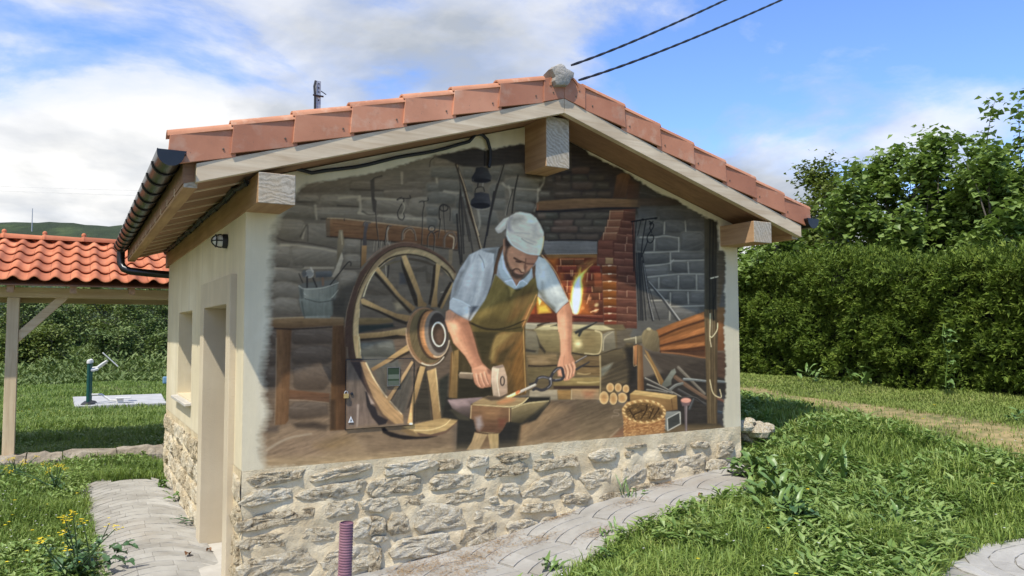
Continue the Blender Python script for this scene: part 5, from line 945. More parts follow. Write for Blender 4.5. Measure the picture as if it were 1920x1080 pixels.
base = core.build('stone_base', M['mortar'], ROOT)
mortar_face('mortar', (0, -.002, -1.1), (1, 0, 0), (0, 0, 1), BW, 1.1, (0, -1, 0), 220, 60, base)
mortar_face('mortar', (-.002, BD, -1.1), (0, -1, 0), (0, 0, 1), BD - 1.575, 1.1, (-1, 0, 0), 140, 60, base); mortar_face('mortar', (-.002, .262, -1.1), (0, -1, 0), (0, 0, 1), .264, 1.1, (-1, 0, 0), 16, 60, base)
mortar_face('mortar', (BW + .002, 0, -1.1), (0, 1, 0), (0, 0, 1), BD, 1.1, (1, 0, 0), 100, 30, base)
sr_ = random.Random(5)
def wall_stone(c, ux, uz, nrm, hw, hh, rot=0, proud=.022, seed=0):
    n, rings = 22, 5; r = random.Random(seed); ph = [r.uniform(0, 6.28) for _ in range(4)]; vs = [];  ex = r.uniform(2.4, 3.8)
    ca, sa = math.cos(rot), math.sin(rot); q = []
    for j in range(rings + 1):
        s = [0, .38, .68, .88, .98, 1.03][j]; dep = [1, 1, .98, .88, .45, -.45][j]
        for k in range(n if j else 1):
            t = 2 * math.pi * k / n; cc, ss = math.cos(t), math.sin(t); w = 1 + .08 * math.sin(2 * t + ph[0]) + .08 * math.sin(3 * t + ph[1]) + .06 * math.sin(5 * t + ph[2]) + .05 * math.sin(8 * t + ph[3]) + r.uniform(-.045, .045) * (j > 2)
            a = hw * s * w * math.copysign(abs(cc) ** (2 / ex), cc); b = hh * s * w * math.copysign(abs(ss) ** (2 / ex), ss)
            q.append((a * ca - b * sa, a * sa + b * ca, dep))
    q = np.array(q); P_ = np.array(c) + q[:, :1] * np.array(ux) + q[:, 1:2] * np.array(uz)
    d = proud * q[:, 2] + (q[:, 2] > 0) * (.012 * fbm(P_, 14, seed % 50, 3) + .006 * fbm(P_, 45, seed % 40 + 3, 2)) * np.minimum(1, q[:, 2] * 2)
    P_ = P_ + d[:, None] * np.array(nrm)
    tri = [(0, 1 + k, 1 + (k + 1) % n) for k in range(n)]; qd = [(1 + (j - 1) * n + k, 1 + j * n + k, 1 + j * n + (k + 1) % n, 1 + (j - 1) * n + (k + 1) % n) for j in range(1, rings) for k in range(n)]
    return obj('stone', fast_mesh('stone', P_, [np.array(tri), np.array(qd)], False), M['stone'], base)
C5 = (280, 720, 3.0); C6 = (680, 780, 3.6); C7 = (1040, 760, 3.375); sid = 100
LST = [(C5, [(545, 490, 875, 565), (915, 465, 1250, 525), (500, 590, 795, 680), (845, 555, 1220, 650), (965, 655, 1170, 750), (1190, 640, 1325, 715), (500, 712, 920, 808), (500, 838, 790, 933), (850, 800, 1045, 893), (1135, 752, 1325, 865), (950, 915, 1310, 1070), (490, 945, 920, 1090), (1225, 532, 1330, 622), (1250, 850, 1340, 890), (500, 1110, 760, 1200), (800, 1100, 1010, 1190)]),
       (C6, [(145, 300, 480, 393), (500, 292, 675, 362), (695, 265, 850, 345), (905, 242, 1125, 308), (1205, 230, 1280, 263), (830, 312, 1115, 412), (1160, 272, 1440, 358), (60, 412, 405, 528), (450, 388, 755, 492), (915, 455, 1060, 540), (1105, 395, 1430, 540), (30, 545, 245, 643), (275, 530, 430, 600), (540, 497, 850, 573), (850, 537, 910, 588), (340, 585, 675, 785), (165, 652, 320, 808), (705, 602, 1015, 688), (1060, 583, 1300, 653), (1345, 525, 1440, 592), (10, 672, 150, 803), (60, 812, 145, 850), (655, 720, 915, 880), (955, 700, 1195, 818), (1205, 665, 1420, 745), (190, 800, 630, 950), (30, 885, 130, 1060)]),
       (C7, [(10, 322, 150, 393), (215, 272, 410, 360), (460, 246, 585, 270), (650, 242, 830, 293), (870, 228, 980, 270), (1025, 222, 1128, 325), (440, 287, 510, 328), (165, 408, 370, 523), (410, 378, 575, 503), (585, 345, 765, 465), (785, 305, 945, 408), (960, 342, 1100, 418), (45, 552, 235, 628), (255, 552, 440, 608), (480, 492, 690, 558), (0, 668, 160, 748), (190, 660, 245, 700), (870, 402, 945, 440), (760, 472, 830, 508), (1050, 440, 1105, 480)])]
for (ox, oy, k), L in LST:
    for (x0, y0, x1, y1) in L:
        a = on(ox + x0 / k, oy + (y0 + y1) / 2 / k, 1, 0); b = on(ox + x1 / k, oy + (y0 + y1) / 2 / k, 1, 0); cu, cvv = ox + (x0 + x1) / 2 / k, oy + (y0 + y1) / 2 / k
        c = on(cu, cvv, 1, 0); hh = (on(cu, oy + y0 / k, 1, 0)[2] - on(cu, oy + y1 / k, 1, 0)[2]) / 2
        if c[0] - (b[0] - a[0]) / 2 < -.01: c[0] = (b[0] - a[0]) / 2 - .005
        sid += 1; wall_stone((c[0], 0, c[2]), (1, 0, 0), (0, 0, 1), (0, -1, 0), (b[0] - a[0]) / 2 * .98, hh * .96, rot=sr_.uniform(-.05, .05) + (.08 if (b[0] - a[0]) > .35 else 0), proud=sr_.uniform(.010, .020), seed=sid)
zz_ = -.05; row = 0
while zz_ > -.95:                                       # west wall, courses of smaller rubble
    h = sr_.uniform(.13, .19); y = BD + .02 - (.15 if row % 2 else 0)
    while y > 1.60:
        L_ = sr_.uniform(.22, .46); L_ = min(L_, y - 1.585)
        if L_ > .1: sid += 1; wall_stone((0, y - L_ / 2, zz_ - h / 2 + .02), (0, -1, 0), (0, 0, 1), (-1, 0, 0), L_ / 2 * .9, h / 2 * .86, rot=sr_.uniform(-.08, .08), proud=sr_.uniform(.012, .026), seed=sid)
        y -= L_ + .015
    sid += 1; wall_stone((0, .13, zz_ - h / 2 + .02), (0, -1, 0), (0, 0, 1), (-1, 0, 0), .105, h / 2 * .84, proud=.018, seed=sid)
    zz_ -= h; row += 1
# timber -------------------------------------------------------------------------------------------------
WY = wood('beam_wood_y', (.52, .33, .175), (.32, .175, .085), (1, .06, 1)); M['wood_y'] = WY
M['wood_rake'] = wood('rake_wood', (.72, .60, .43), (.50, .37, .235), (.06, 1, 1)); M['wood_x'] = wood('timber_x', (.74, .60, .39), (.54, .39, .23), (.06, 1, 1)); M['wood_z'] = wood('timber_z', (.74, .60, .39), (.56, .41, .25), (1, 1, .06))
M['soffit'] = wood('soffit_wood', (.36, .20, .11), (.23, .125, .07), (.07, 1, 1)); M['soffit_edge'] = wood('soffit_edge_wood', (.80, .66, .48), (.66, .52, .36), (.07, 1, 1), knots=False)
m, g = material('end_grain'); v = g.mapping(g.oc, loc=(-.3, 0, .4), scale=(1, .05, 1)); ln = g.n('ShaderNodeVectorMath', operation='LENGTH'); g.l(v, ln.inputs[0])
wv = g.math('SINE', g.math('ADD', g.math('MULTIPLY', ln.outputs['Value'], 230), g.math('MULTIPLY', g.noise(g.oc, 7, 5), 34)))
n = g.noise(g.mapping(g.oc, scale=(1, 1, 1.6)), 55, 6, .7); c = g.ramp(g.math('ADD', g.math('MULTIPLY', wv, .13), n), [(.24, (.26, .215, .16)), (.5, (.385, .335, .26)), (.78, (.51, .455, .37))]); c = g.mix(g.ramp(g.noise(g.oc, 6, 4), [(.45, 0.0), (.7, .45)]), c, (.50, .37, .22))
g.l(c, g.b.inputs['Base Color']); g.b.inputs['Roughness'].default_value = .85; bump(g, g.math('ADD', n, g.math('MULTIPLY', wv, .2)), .5, .004); M['end'] = m
def beam(name, x0, x1, y0, y1, z0, z1, parent=ROOT):
    mb = MB(); mb.box((x0, y0, z0), (x1, y1, z1)); mb.mi = [0, 0, 1, 0, 1, 0]; return mb.build(name, [M['wood_y'], M['end']], parent, bevel=.005)
beam('wall_plate_beam', -.006, .206, -.384, BD + .35, BEAM0, BEAM1); beam('wall_plate_beam', BW - .206, BW + .006, -.384, BD + .35, BEAM0, BEAM1)
beam('ridge_beam', CX - .10, CX + .10, -.30, BD + .3, 2.017, 2.385)
def slope_board(name, xa, xb, y0, y1, dz0, dz1, mat, bevel=0, parent=ROOT):
    mb = MB(); mb.hexa([(xa, y0, zf(xa) + dz0), (xb, y0, zf(xb) + dz0), (xb, y1, zf(xb) + dz0), (xa, y1, zf(xa) + dz0)], [(xa, y0, zf(xa) + dz1), (xb, y0, zf(xb) + dz1), (xb, y1, zf(xb) + dz1), (xa, y1, zf(xa) + dz1)]); return mb.build(name, M[mat], parent, bevel=bevel)
slope_board('rake_board', -.338, CX - .0015, -.387, -.335, -.113, -.008, 'wood_rake', .003); slope_board('rake_board', CX + .0015, BW + .375, -.387, -.335, -.113, -.008, 'wood_rake', .003)
# soffit panels between rake board, eaves timber and wall plate: each with a pale tongue along its edge
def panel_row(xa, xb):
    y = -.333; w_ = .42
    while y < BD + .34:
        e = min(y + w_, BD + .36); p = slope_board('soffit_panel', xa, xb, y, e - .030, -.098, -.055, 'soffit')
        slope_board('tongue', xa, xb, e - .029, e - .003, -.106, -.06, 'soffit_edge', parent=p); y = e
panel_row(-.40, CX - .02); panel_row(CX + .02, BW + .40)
for xa, xb in ((-.395, -.322), (BW + .322, BW + .395)):
    mb = MB(); zt = zf(max(0, 0)) ; z1 = zf(-.36) - .055; mb.box((xa, -.33, z1 - .075), (xb, BD + .36, z1 + .04)); mb.mi = [0, 0, 1, 0, 1, 0]; mb.build('eaves_timber', [M['wood_y'], M['end']], ROOT, bevel=.004)
# roof covering --------------------------------------------------------------------------------------------
TERR = [(.28, (.34, .135, .07)), (.5, (.47, .20, .105)), (.72, (.58, .275, .155))]
M['tile'] = noisy('terracotta', TERR, 3.2, 8, .78, 120, .25, .002, world=True, second=(14, (.62, .40, .27), .56, .8))
M['tile_dark'] = noisy('terracotta_verge', [(.28, (.40, .165, .088)), (.5, (.51, .215, .118)), (.72, (.59, .27, .155))], 2.4, 8, .72, 140, .22, .0015, world=True, second=(9, (.56, .34, .23), .55, .8), vary=.6)
for sgn in (-1, 1):
    mb = MB(); nseg = 26; per = .205; rows = 8; xe = 2.56
    ncol = int((BD + .75) / per * 8); ysr = np.linspace(-.36, BD + .36, ncol); vs = []
    for r_ in range(rows):
        for e, off in ((0, .012), (1, -.012)):
            s = (r_ + e) / rows * xe
            for y in ysr: vs.append((CX + sgn * (xe - s), y, zf(CX + xe - s) + .045 + off + .030 * abs(math.sin((y + .36) / per * math.pi))))
    vs = np.array(vs); n_ = len(ysr); idx = np.arange(len(vs)).reshape(rows * 2, n_); qd = np.stack([idx[:-1, :-1], idx[:-1, 1:], idx[1:, 1:], idx[1:, :-1]], -1).reshape(-1, 4)
    obj('roof_tiles', fast_mesh('roof_tiles', vs, qd, False), M['tile'], ROOT, kind='stuff')
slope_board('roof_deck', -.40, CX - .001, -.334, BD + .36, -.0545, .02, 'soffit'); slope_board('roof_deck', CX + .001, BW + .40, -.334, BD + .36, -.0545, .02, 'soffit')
def verge(sgn, sA, sB, head=False):
    """one verge tile; sA, sB: distances from the ridge along x (lower end, upper end)"""
    yF = -.392; th = .012; lift = .013; h = .166; xa, xb = CX + sgn * sA, CX + sgn * sB
    za, zb_ = zf(CX + sA) - .006 + (0 if head else lift), zf(CX + sB) - .006 - (0 if head else .007)
    yo = 0 if head else -.006
    A0, A1, B0, B1 = (xa + (0 if head else sgn * .012), za), (xa, za + h), (xb, zb_), (xb - (0 if head else sgn * .0), zb_ + h)
    mb = MB(); mb.hexa([(A0[0], yF + yo - .006, A0[1]), (B0[0], yF + .004, B0[1]), (B0[0], yF + th, B0[1]), (A0[0], yF + th, A0[1])], [(A1[0], yF + yo - .006, A1[1]), (B1[0], yF + .004, B1[1]), (B1[0], yF + th, B1[1]), (A1[0], yF + th, A1[1])])
    o = mb.build('verge_tile', M['tile_dark'], ROOT, bevel=.003)
    # rolled top of the tile
    rl = MB(); vs = []; ns = 9; rr = .062
    for (x, z) in ((xa + sgn * .012, za + h - .012), (xb, zb_ + h - .012)):
        for k in range(ns):
            t = math.pi * (1 - k / (ns - 1)); vs.append((x, yF + .040 + rr * math.cos(t) * .8, z + .006 + .040 * math.sin(t)))
        for k in range(ns):
            t = math.pi * (k / (ns - 1)); vs.append((x, yF + .040 + (rr - .012) * math.cos(t) * .8, z + .006 + .028 * math.sin(t)))
    n2 = 2 * ns; rl.add(vs, [tuple(range(n2)), tuple(range(n2, 2 * n2))[::-1]] + [(k, (k + 1) % n2, n2 + (k + 1) % n2, n2 + k) for k in range(n2)])
    if not head: rl.build('roll', M['tile'], o, smooth=True)
    # screw holes
    for fr in ((.30, .80) if not head else (.45,)):
        x = xa + (xb - xa) * fr; z = za + (zb_ - za) * fr + h * .33; s = MB(); s.lathe([(.0058, 0), (.0058, -.003), (.0035, -.004)], 10, (x, yF - .004 + .004 * fr, z), 'y'); s.build('screw', M['door'], o, True)
step = (2.575 - .17) / 7
for sgn in (-1, 1):
    for k in range(7): verge(sgn, 2.575 - k * step + (0 if k == 0 else .018), 2.575 - (k + 1) * step)
    verge(sgn, .178, .001, True)
# ridge tiles and mortar end
for k in range(13):
    y0 = -.40 + k * .40; mb = MB(); vs = []; n_ = 13
    for (y, r_) in ((y0, .125), (y0 + .41, .108)):
        for rr in (r_, r_ - .014):
            for q in range(n_):
                t = math.pi * q / (n_ - 1); vs.append((CX + rr * 1.05 * math.cos(t), y, zf(CX) + .065 + (rr - .02) * math.sin(t)))
    fs = [(q, q + 1, 2 * n_ + q + 1, 2 * n_ + q) for q in range(n_ - 1)] + [(n_ + q, 3 * n_ + q, 3 * n_ + q + 1, n_ + q + 1) for q in range(n_ - 1)] + [(q, n_ + q, n_ + q + 1, q + 1) for q in range(n_ - 1)]
    mb.add(vs, fs); mb.build('ridge_tile', M['tile'], ROOT, smooth=True, fix=False)
M['grey_mortar'] = noisy('cement_mortar', [(.3, (.25, .23, .20)), (.7, (.42, .395, .35))], 12, 6, .95, 50, .9, .012, world=True)
n_ = 18; vs = []; fs = []
for j, (yy, s) in enumerate(((-.30, .8), (-.40, 1.0), (-.436, .93), (-.447, .6), (-.45, 0.01))):
    for k in range(n_):
        t = 2 * math.pi * k / n_; rr = s * (.086 + .010 * math.sin(3 * t + 1) + .012 * math.sin(5 * t)); vs.append((CX - .045 + rr * 1.05 * math.cos(t), yy, zf(CX) + .142 + rr * .92 * math.sin(t)))
for j in range(4):
    for k in range(n_): fs.append((j * n_ + k, j * n_ + (k + 1) % n_, (j + 1) * n_ + (k + 1) % n_, (j + 1) * n_ + k))
mb = MB(); mb.add(vs, fs); o = mb.build('mortar_plug', M['grey_mortar'], ROOT, smooth=True)
# gutter -----------------------------------------------------------------------------------------------------
m, g = material('dark_gutter'); c = g.ramp(g.noise(g.oc, 5, 5), [(.3, (.030, .033, .036)), (.7, (.055, .052, .05))]); g.l(c, g.b.inputs['Base Color']); g.b.inputs['Roughness'].default_value = .32; g.b.inputs['Metallic'].default_value = .75; M['gutter'] = m
def gutter(xc, zc, sgn):
    rad = .066; vs = []; n_ = 14; ysg = (-.435, BD + .40); mb = MB()
    prof = [(rad * math.cos(math.pi + math.pi * k / (n_ - 1)), rad * 1.05 * math.sin(math.pi + math.pi * k / (n_ - 1))) for k in range(n_)]
    prof = [(prof[0][0] - .012, .012), (prof[0][0] - .012, -.004)] + prof + [(prof[-1][0], .018)]
    inner = [(a * .95, b * .95 + .002) for a, b in prof][::-1]; ring = prof + inner
    for y in ysg:
        for a, b in ring: vs.append((xc + sgn * -a, y, zc + b))
    n2 = len(ring); mb.add(vs, [(k, (k + 1) % n2, n2 + (k + 1) % n2, n2 + k) for k in range(n2)] + [tuple(range(n2)), tuple(range(n2, 2 * n2))[::-1]])
    gu = mb.build('gutter', M['gutter'], ROOT, smooth=True)
    for y in (ysg[0] - .004, ysg[1]):
        e = MB(); e.prism([(xc - sgn * a * 1.04, y, zc + b * 1.04) for a, b in [(-rad - .01, .014)] + prof[2:-1] + [(rad, .014)]], (0, .006, 0)); e.build('end_cap', M['gutter'], gu)
    y = -.16
    while y < BD + .38:
        e = MB(); e.tube([(xc - sgn * a * 1.05, y, zc + b * 1.05 - .001) for a, b in prof[1:-1]], .0075, 6); e.build('bracket', M['gutter'], gu, True); y += .36
    return gu
gu = gutter(-.472, 1.800, 1); gutter(BW + .472, 1.800, -1)
mb = MB(); ye = BD + .26
pth = [(-.472, ye, 1.75), (-.472, ye, 1.66), (-.468, ye - .01, 1.60), (-.44, ye - .04, 1.545), (-.38, ye - .1, 1.515), (-.2, ye - .16, 1.495), (.02, ye - .2, 1.48), (.10, ye - .21, 1.44), (.11, ye - .21, 1.3), (.11, ye - .21, -.9)]
mb.tube(pth, .042, 12); mb.build('downpipe', M['gutter'], ROOT, True)
# cables, lamp, bracket on the roof ----------------------------------------------------------------------------
m, g = material('black_rubber'); g.b.inputs['Base Color'].default_value = (.012, .013, .017, 1); g.b.inputs['Roughness'].default_value = .55; M['rubber'] = m
mb = MB(); pts = [np.array((.30, -.022, 1.872))]
for t in np.linspace(0, 1, 14)[1:]: x = .30 + 1.22 * t; pts.append(np.array((x, -.024 - .004 * math.sin(9 * t), zf(x) - .142 - .012 * math.sin(3.1 * t) + .006 * math.sin(14 * t))))
pts += [np.array(on(u, v, 1, -.024)) for u, v in ((893, 250), (905, 253), (914, 262), (919, 280), (919, 298), (917, 314))]
mb.tube(pts, .0125, 8); mb.build('mural_cable', M['rubber'], ROOT, True)
mb = MB(); r_ = random.Random(4); pa = [(-.02 - .012 * r_.random(), y, 1.738 + .006 * math.sin(y * 5) + r_.uniform(-.004, .004)) for y in np.arange(-.15, BD + .2, .12)]
mb.tube(pa, [.013 + .003 * r_.random() for _ in pa], 7); pb = [(x - .012, y, z - .010 * math.cos(y * 9)) for x, y, z in pa]; mb.tube(pb, .009, 6)
for x, y, z in pa[::3]: mb.tube([(x - .02, y, z + .016), (x + .0, y + .004, z - .024)], .008, 6)
mb.build('eaves_cable', M['rubber'], ROOT, True)
lamp = MB(); ly, lz = .655, 1.462; lamp.lathe([(.05, .0), (.05, -.024), (.045, -.033)], 20, (-.001, ly, lz), 'x'); lp = lamp.build('wall_lamp', M['rubber'], ROOT, True)
m, g = material('frosted_glass'); g.b.inputs['Base Color'].default_value = (.62, .63, .62, 1); g.b.inputs['Roughness'].default_value = .3; M['frost'] = m
d = MB(); d.lathe([(.039, -.03), (.039, -.054), (.034, -.074), (.022, -.088), (.006, -.094)], 18, (0, ly, lz), 'x'); d.build('diffuser', M['frost'], lp, True)
d = MB()
for a in (0, math.pi / 2): d.tube([(-.036 - .066 * math.sin(t), ly + .045 * math.cos(t) * math.cos(a), lz + .045 * math.cos(t) * math.sin(a)) for t in np.linspace(0, math.pi, 11)], .0045, 6)
d.tube([(-.074, ly + .042 * math.cos(t), lz + .042 * math.sin(t)) for t in np.linspace(0, 2 * math.pi, 17)], .005, 6); d.build('guard', M['rubber'], lp, True)
M['galv'] = noisy('galvanised', [(.3, (.30, .31, .32)), (.7, (.48, .49, .50))], 20, rough=.5, metallic=.5, bstr=.05)
bx = on(598, 195, 1, .9); mb = MB(); zb2 = zf(bx[0]) + .03; mb.box((bx[0] - .02, .9, zb2), (bx[0] + .014, .93, bx[2] + .18)); br_ = mb.build('roof_bracket', M['galv'], ROOT)
for k in range(5): s = MB(); s.lathe([(.006, 0), (.006, -.002)], 8, (bx[0] - .003, .899, bx[2] + .03 + .032 * k), 'y'); s.build('bolt_hole', M['rubber'], br_)
s = MB(); s.tube([(bx[0] - .035, .89, zb2), (bx[0] - .033, .89, bx[2] + .05), (bx[0] - .04, .89, bx[2] + .13), (bx[0] - .03, .89, bx[2] + .175)], .009, 6); s.tube([(bx[0] - .05, .885, bx[2] + .06), (bx[0] + .03, .885, bx[2] + .058)], .007, 6); s.tube([(bx[0] + .012, .89, bx[2] + .1), (bx[0] + .05, .88, bx[2] + .075)], .004, 5); s.build('cable', M['rubber'], br_, True)
# meter cabinet, painted over -----------------------------------------------------------------------------------
cu = np.array([on(651, 674, 1, -.014), on(776, 674, 1, -.014), on(774.5, 798, 1, -.014), on(648, 803, 1, -.014)])
x0, x1 = (cu[0][0] + cu[3][0]) / 2, (cu[1][0] + cu[2][0]) / 2; z1, z0 = (cu[0][2] + cu[1][2]) / 2, (cu[2][2] + cu[3][2]) / 2
X, Z = np.meshgrid(np.linspace(x0, x1, 110), np.linspace(z0, z1, 110)); V = np.column_stack([X.ravel(), np.full(X.size, -.0125), Z.ravel()]); n_ = len(V); idx = np.arange(n_).reshape(X.shape)
rim = np.concatenate([idx[0, :], idx[1:, -1], idx[-1, -2::-1], idx[-2:0:-1, 0]]); V2 = V[rim].copy(); V2[:, 1] = -.003; k = len(rim)
side = np.array([(rim[i], n_ + i, n_ + (i + 1) % k, rim[(i + 1) % k]) for i in range(k)])
VV = np.vstack([V, V2]); me = fast_mesh('cabinet_door', VV, [np.stack([idx[:-1, :-1], idx[:-1, 1:], idx[1:, 1:], idx[1:, :-1]], -1).reshape(-1, 4), side], False); paint_attr(me, uv_of(VV), True)
m2, g = material('mural_paint_metal'); at = g.n('ShaderNodeAttribute', attribute_name='paint'); g.l(at.outputs['Color'], g.b.inputs['Base Color']); g.b.inputs['Roughness'].default_value = .6; g.b.inputs['Specular IOR Level'].default_value = .25; bump(g, g.noise(g.oc, 60, 3), .06, .002)
cab = obj('meter_cabinet_door', me, m2, ROOT); cab['label'] = 'painted-over metal meter cabinet door within the wheel of the mural'
f = MB()
for a, b in [((x0 - .004, -.006, z1), (x1 + .004, -.0022, z1 + .004)), ((x0 - .004, -.006, z0 - .004), (x1 + .004, -.0022, z0)), ((x0 - .004, -.006, z0), (x0, -.0022, z1)), ((x1, -.006, z0), (x1 + .004, -.0022, z1))]: f.box(a, b)
f.build('seam', M['dark_metal'], cab)
M['brass'] = noisy('brass', [(.3, (.50, .33, .12)), (.7, (.62, .44, .18))], 20, rough=.35, metallic=.6, bstr=.05)
c = on(648.5, 742, 1, -.02); s = MB(); s.box((c[0] - .016, -.032, c[2] - .016), (c[0] + .016, -.018, c[2] + .014)); pk = s.build('padlock', M['brass'], cab, bevel=.002)
s = MB(); s.tube([(c[0] + .011 * math.cos(t), -.025, c[2] + .013 + .017 * math.sin(t)) for t in np.linspace(0, math.pi, 9)], .003, 6); s.build('shackle', M['galv'], pk, True)
c = on(659.5, 738.5, 1, -.017); s = MB(); s.lathe([(.010, 0), (.010, -.003), (.006, -.004)], 12, (c[0], -.016, c[2]), 'y'); s.build('keyhole', M['rubber'], cab, True)
m, g = material('white_sticker'); g.b.inputs['Base Color'].default_value = (.72, .72, .70, 1); g.b.inputs['Roughness'].default_value = .5; M['white'] = m
A, B, C_ = [on(u, v, 1, -.0165) for u, v in ((657.8, 780), (652.8, 792.5), (663, 792))]; s = MB(); s.prism([A, B, C_], (0, -.0015, 0)); wsn = s.build('warning_sign', M['white'], cab)
wsn['label'] = 'white triangular electricity warning sticker with a black lightning bolt'
cc = (A + B + C_) / 3; s = MB(); q = .0042
s.prism([(cc[0] + a * q, -.0183, cc[2] + b * q) for a, b in ((.6, 3.2), (-1.1, -.2), (0, -.2), (-.5, -2.8), (1.3, .7), (.15, .7))], (0, -.0012, 0)); s.build('lightning_bolt', M['rubber'], wsn)
c0, c1 = on(727, 690, 1, -.017), on(748, 722, 1, -.017); s = MB(); s.box((c0[0], -.0185, c1[2]), (c1[0], -.0162, c0[2]))
m, g = material('meter_window'); sp = g.n('ShaderNodeSeparateXYZ'); g.l(g.oc, sp.inputs[0]); t = g.math('DIVIDE', g.math('SUBTRACT', sp.outputs[2], c1[2]), c0[2] - c1[2])
cl = g.ramp(t, [(.0, (.10, .115, .085)), (.26, (.035, .055, .03)), (.36, (.13, .15, .11)), (.62, (.03, .05, .028))], 'CONSTANT'); g.l(cl, g.b.inputs['Base Color']); g.b.inputs['Roughness'].default_value = .15
mwin = s.build('meter_window', m, cab); s = MB(); fr_ = .006
for a, b in [((c0[0] - fr_, c1[2] - fr_), (c1[0] + fr_, c1[2])), ((c0[0] - fr_, c0[2]), (c1[0] + fr_, c0[2] + fr_)), ((c0[0] - fr_, c1[2]), (c0[0], c0[2])), ((c1[0], c1[2]), (c1[0] + fr_, c0[2]))]: s.box((a[0], -.021, a[1]), (b[0], -.0162, b[1]))
s.build('frame', noisy('painted_frame', [(.3, (.10, .095, .08)), (.7, (.15, .14, .12))], 30, rough=.6, bstr=.1), mwin)
# ---------------------------------------------------------------- open timber shelter with clay tile roof
SH = thing('timber_shelter', 'open wooden shelter with an orange clay tile roof behind the shed', 'shelter', (-1.6, 5.9, -.7))
def shb(name, a, b, mat, bevel=.004, Mx=None, parent=SH):
    mb = MB(); mb.box(np.array(a) - (-1.6, 5.9, -.7), np.array(b) - (-1.6, 5.9, -.7), Mx); return mb.build(name, M[mat], parent, bevel=bevel)
EY, EZ, RY, SLP = 5.42, 1.425, 7.19, .355
FY0, FY1 = 5.78, 5.92
for x in (-1.59, 1.75): shb('post', (x, FY0, -.78), (x + .12, FY1, 1.25), 'wood_z')
for x in (-5.2, -2.5, 1.75): shb('post', (x, 7.70, -.78), (x + .12, 7.84, 1.25), 'wood_z')
shb('post', (-5.2, FY0, -.78), (-5.08, FY1, 1.25), 'wood_z')
shb('beam', (-5.4, FY0 + .002, 1.252), (2.1, FY1 - .002, 1.372), 'wood_x'); shb('beam', (-5.4, 7.71, 1.252), (2.1, 7.83, 1.372), 'wood_x')
for x in (-5.15, -1.6, 1.81): shb('tie_beam', (x - .05, FY1, 1.255), (x + .05, 7.71, 1.37), 'wood_y')
for x0, x1 in ((-1.468, -.97), (1.745, 1.25), (-5.075, -4.58)):            # braces
    mb = MB(); s = 1 if x1 > x0 else -1; o_ = np.array((-1.6, 5.9, -.7)); q = [(x0, .72), (x0, .86), (x1 - s * .13, 1.2515), (x1, 1.2515)]
    mb.prism([np.array((a, FY0 + .02, b)) - o_ for a, b in q], (0, .09, 0)); mb.build('brace', M['wood_x'], SH, bevel=.003)
def zr_(y): return EZ - .05 + SLP * ((y - EY) if y < RY else (2 * RY - y - EY))
x = -5.3; k = 0
while x < 2.1:
    for (ya, yb) in ((EY + .06, RY - .002), (8.0, RY + .002)):
        mb = MB(); o_ = np.array((-1.6, 5.9, -.7)); za, zb_ = zr_(ya), zr_(yb)
        mb.hexa([np.array(q) - o_ for q in ((x, ya, za - .10), (x + .07, ya, za - .10), (x + .07, yb, zb_ - .10), (x, yb, zb_ - .10))], [np.array(q) - o_ for q in ((x, ya, za - .012), (x + .07, ya, za - .012), (x + .07, yb, zb_ - .012), (x, yb, zb_ - .012))]); mb.build('rafter', M['wood_y'], SH)
    x += .62
for (ya, yb) in ((EY + .03, RY), (8.02, RY)):
    mb = MB(); o_ = np.array((-1.6, 5.9, -.7)); za, zb_ = zr_(ya), zr_(yb)
    mb.hexa([np.array(q) - o_ for q in ((-5.4, ya, za - .011), (2.2, ya, za - .011), (2.2, yb, zb_ - .011), (-5.4, yb, zb_ - .011))], [np.array(q) - o_ for q in ((-5.4, ya, za + .004), (2.2, ya, za + .004), (2.2, yb, zb_ + .004), (-5.4, yb, zb_ + .004))]); mb.build('roof_board', M['soffit'], SH)
M['tile_orange'] = noisy('orange_clay', [(.28, (.42, .125, .05)), (.5, (.53, .175, .078)), (.74, (.60, .225, .11))], 4, 6, .85, 90, .2, .002, world=True, vary=.55)
# one S-shaped tile, shared by all
PT, EXP_ = .206, .3855; ns, nl = 14, 4; vs = []; slope_len = 1
for l in range(nl):
    t = l / (nl - 1)
    for th_ in (0, -.013):
        for k in range(ns):
            a = k / (ns - 1); xx = a * PT * 1.10; z = .036 * math.sin(2 * math.pi * (a * 1.10) - .6) * (1 if math.sin(2 * math.pi * (a * 1.10) - .6) > 0 else .45)
            vs.append((xx, t * (EXP_ + .05), z + .030 * (1 - t) + th_))
fs = []; row = 2 * ns
for l in range(nl - 1):
    for k in range(ns - 1): fs.append((l * row + k, l * row + k + 1, (l + 1) * row + k + 1, (l + 1) * row + k)); fs.append((l * row + ns + k, (l + 1) * row + ns + k, (l + 1) * row + ns + k + 1, l * row + ns + k + 1))
for k in range(ns - 1): fs.append((k, ns + k, ns + k + 1, k + 1))
for l in range(nl - 1): fs.append((l * row, (l + 1) * row, (l + 1) * row + ns, l * row + ns)); fs.append((l * row + ns - 1, l * row + 2 * ns - 1, (l + 1) * row + 2 * ns - 1, (l + 1) * row + ns - 1))
tmb = MB(); tmb.add(vs, fs); tme = tmb.mesh('roof_tile', True); tme.materials.append(M['tile_orange']); 
ang = math.atan(SLP); rt = random.Random(9)
for c_ in range(-5, 18):
    for r_ in range(5):
        o = bpy.data.objects.new('roof_tile', tme); COL.objects.link(o); o.parent = SH
        yy = EY - .03 + r_ * EXP_ * math.cos(ang); o.location = (-2.0 + c_ * PT + 1.6 + rt.uniform(-.003, .003), yy - 5.9, EZ + (yy - EY) * SLP + .7 + .012 + rt.uniform(-.002, .003)); o.rotation_euler = (ang, rt.uniform(-.006, .006), rt.uniform(-.006, .006))
far = MB()
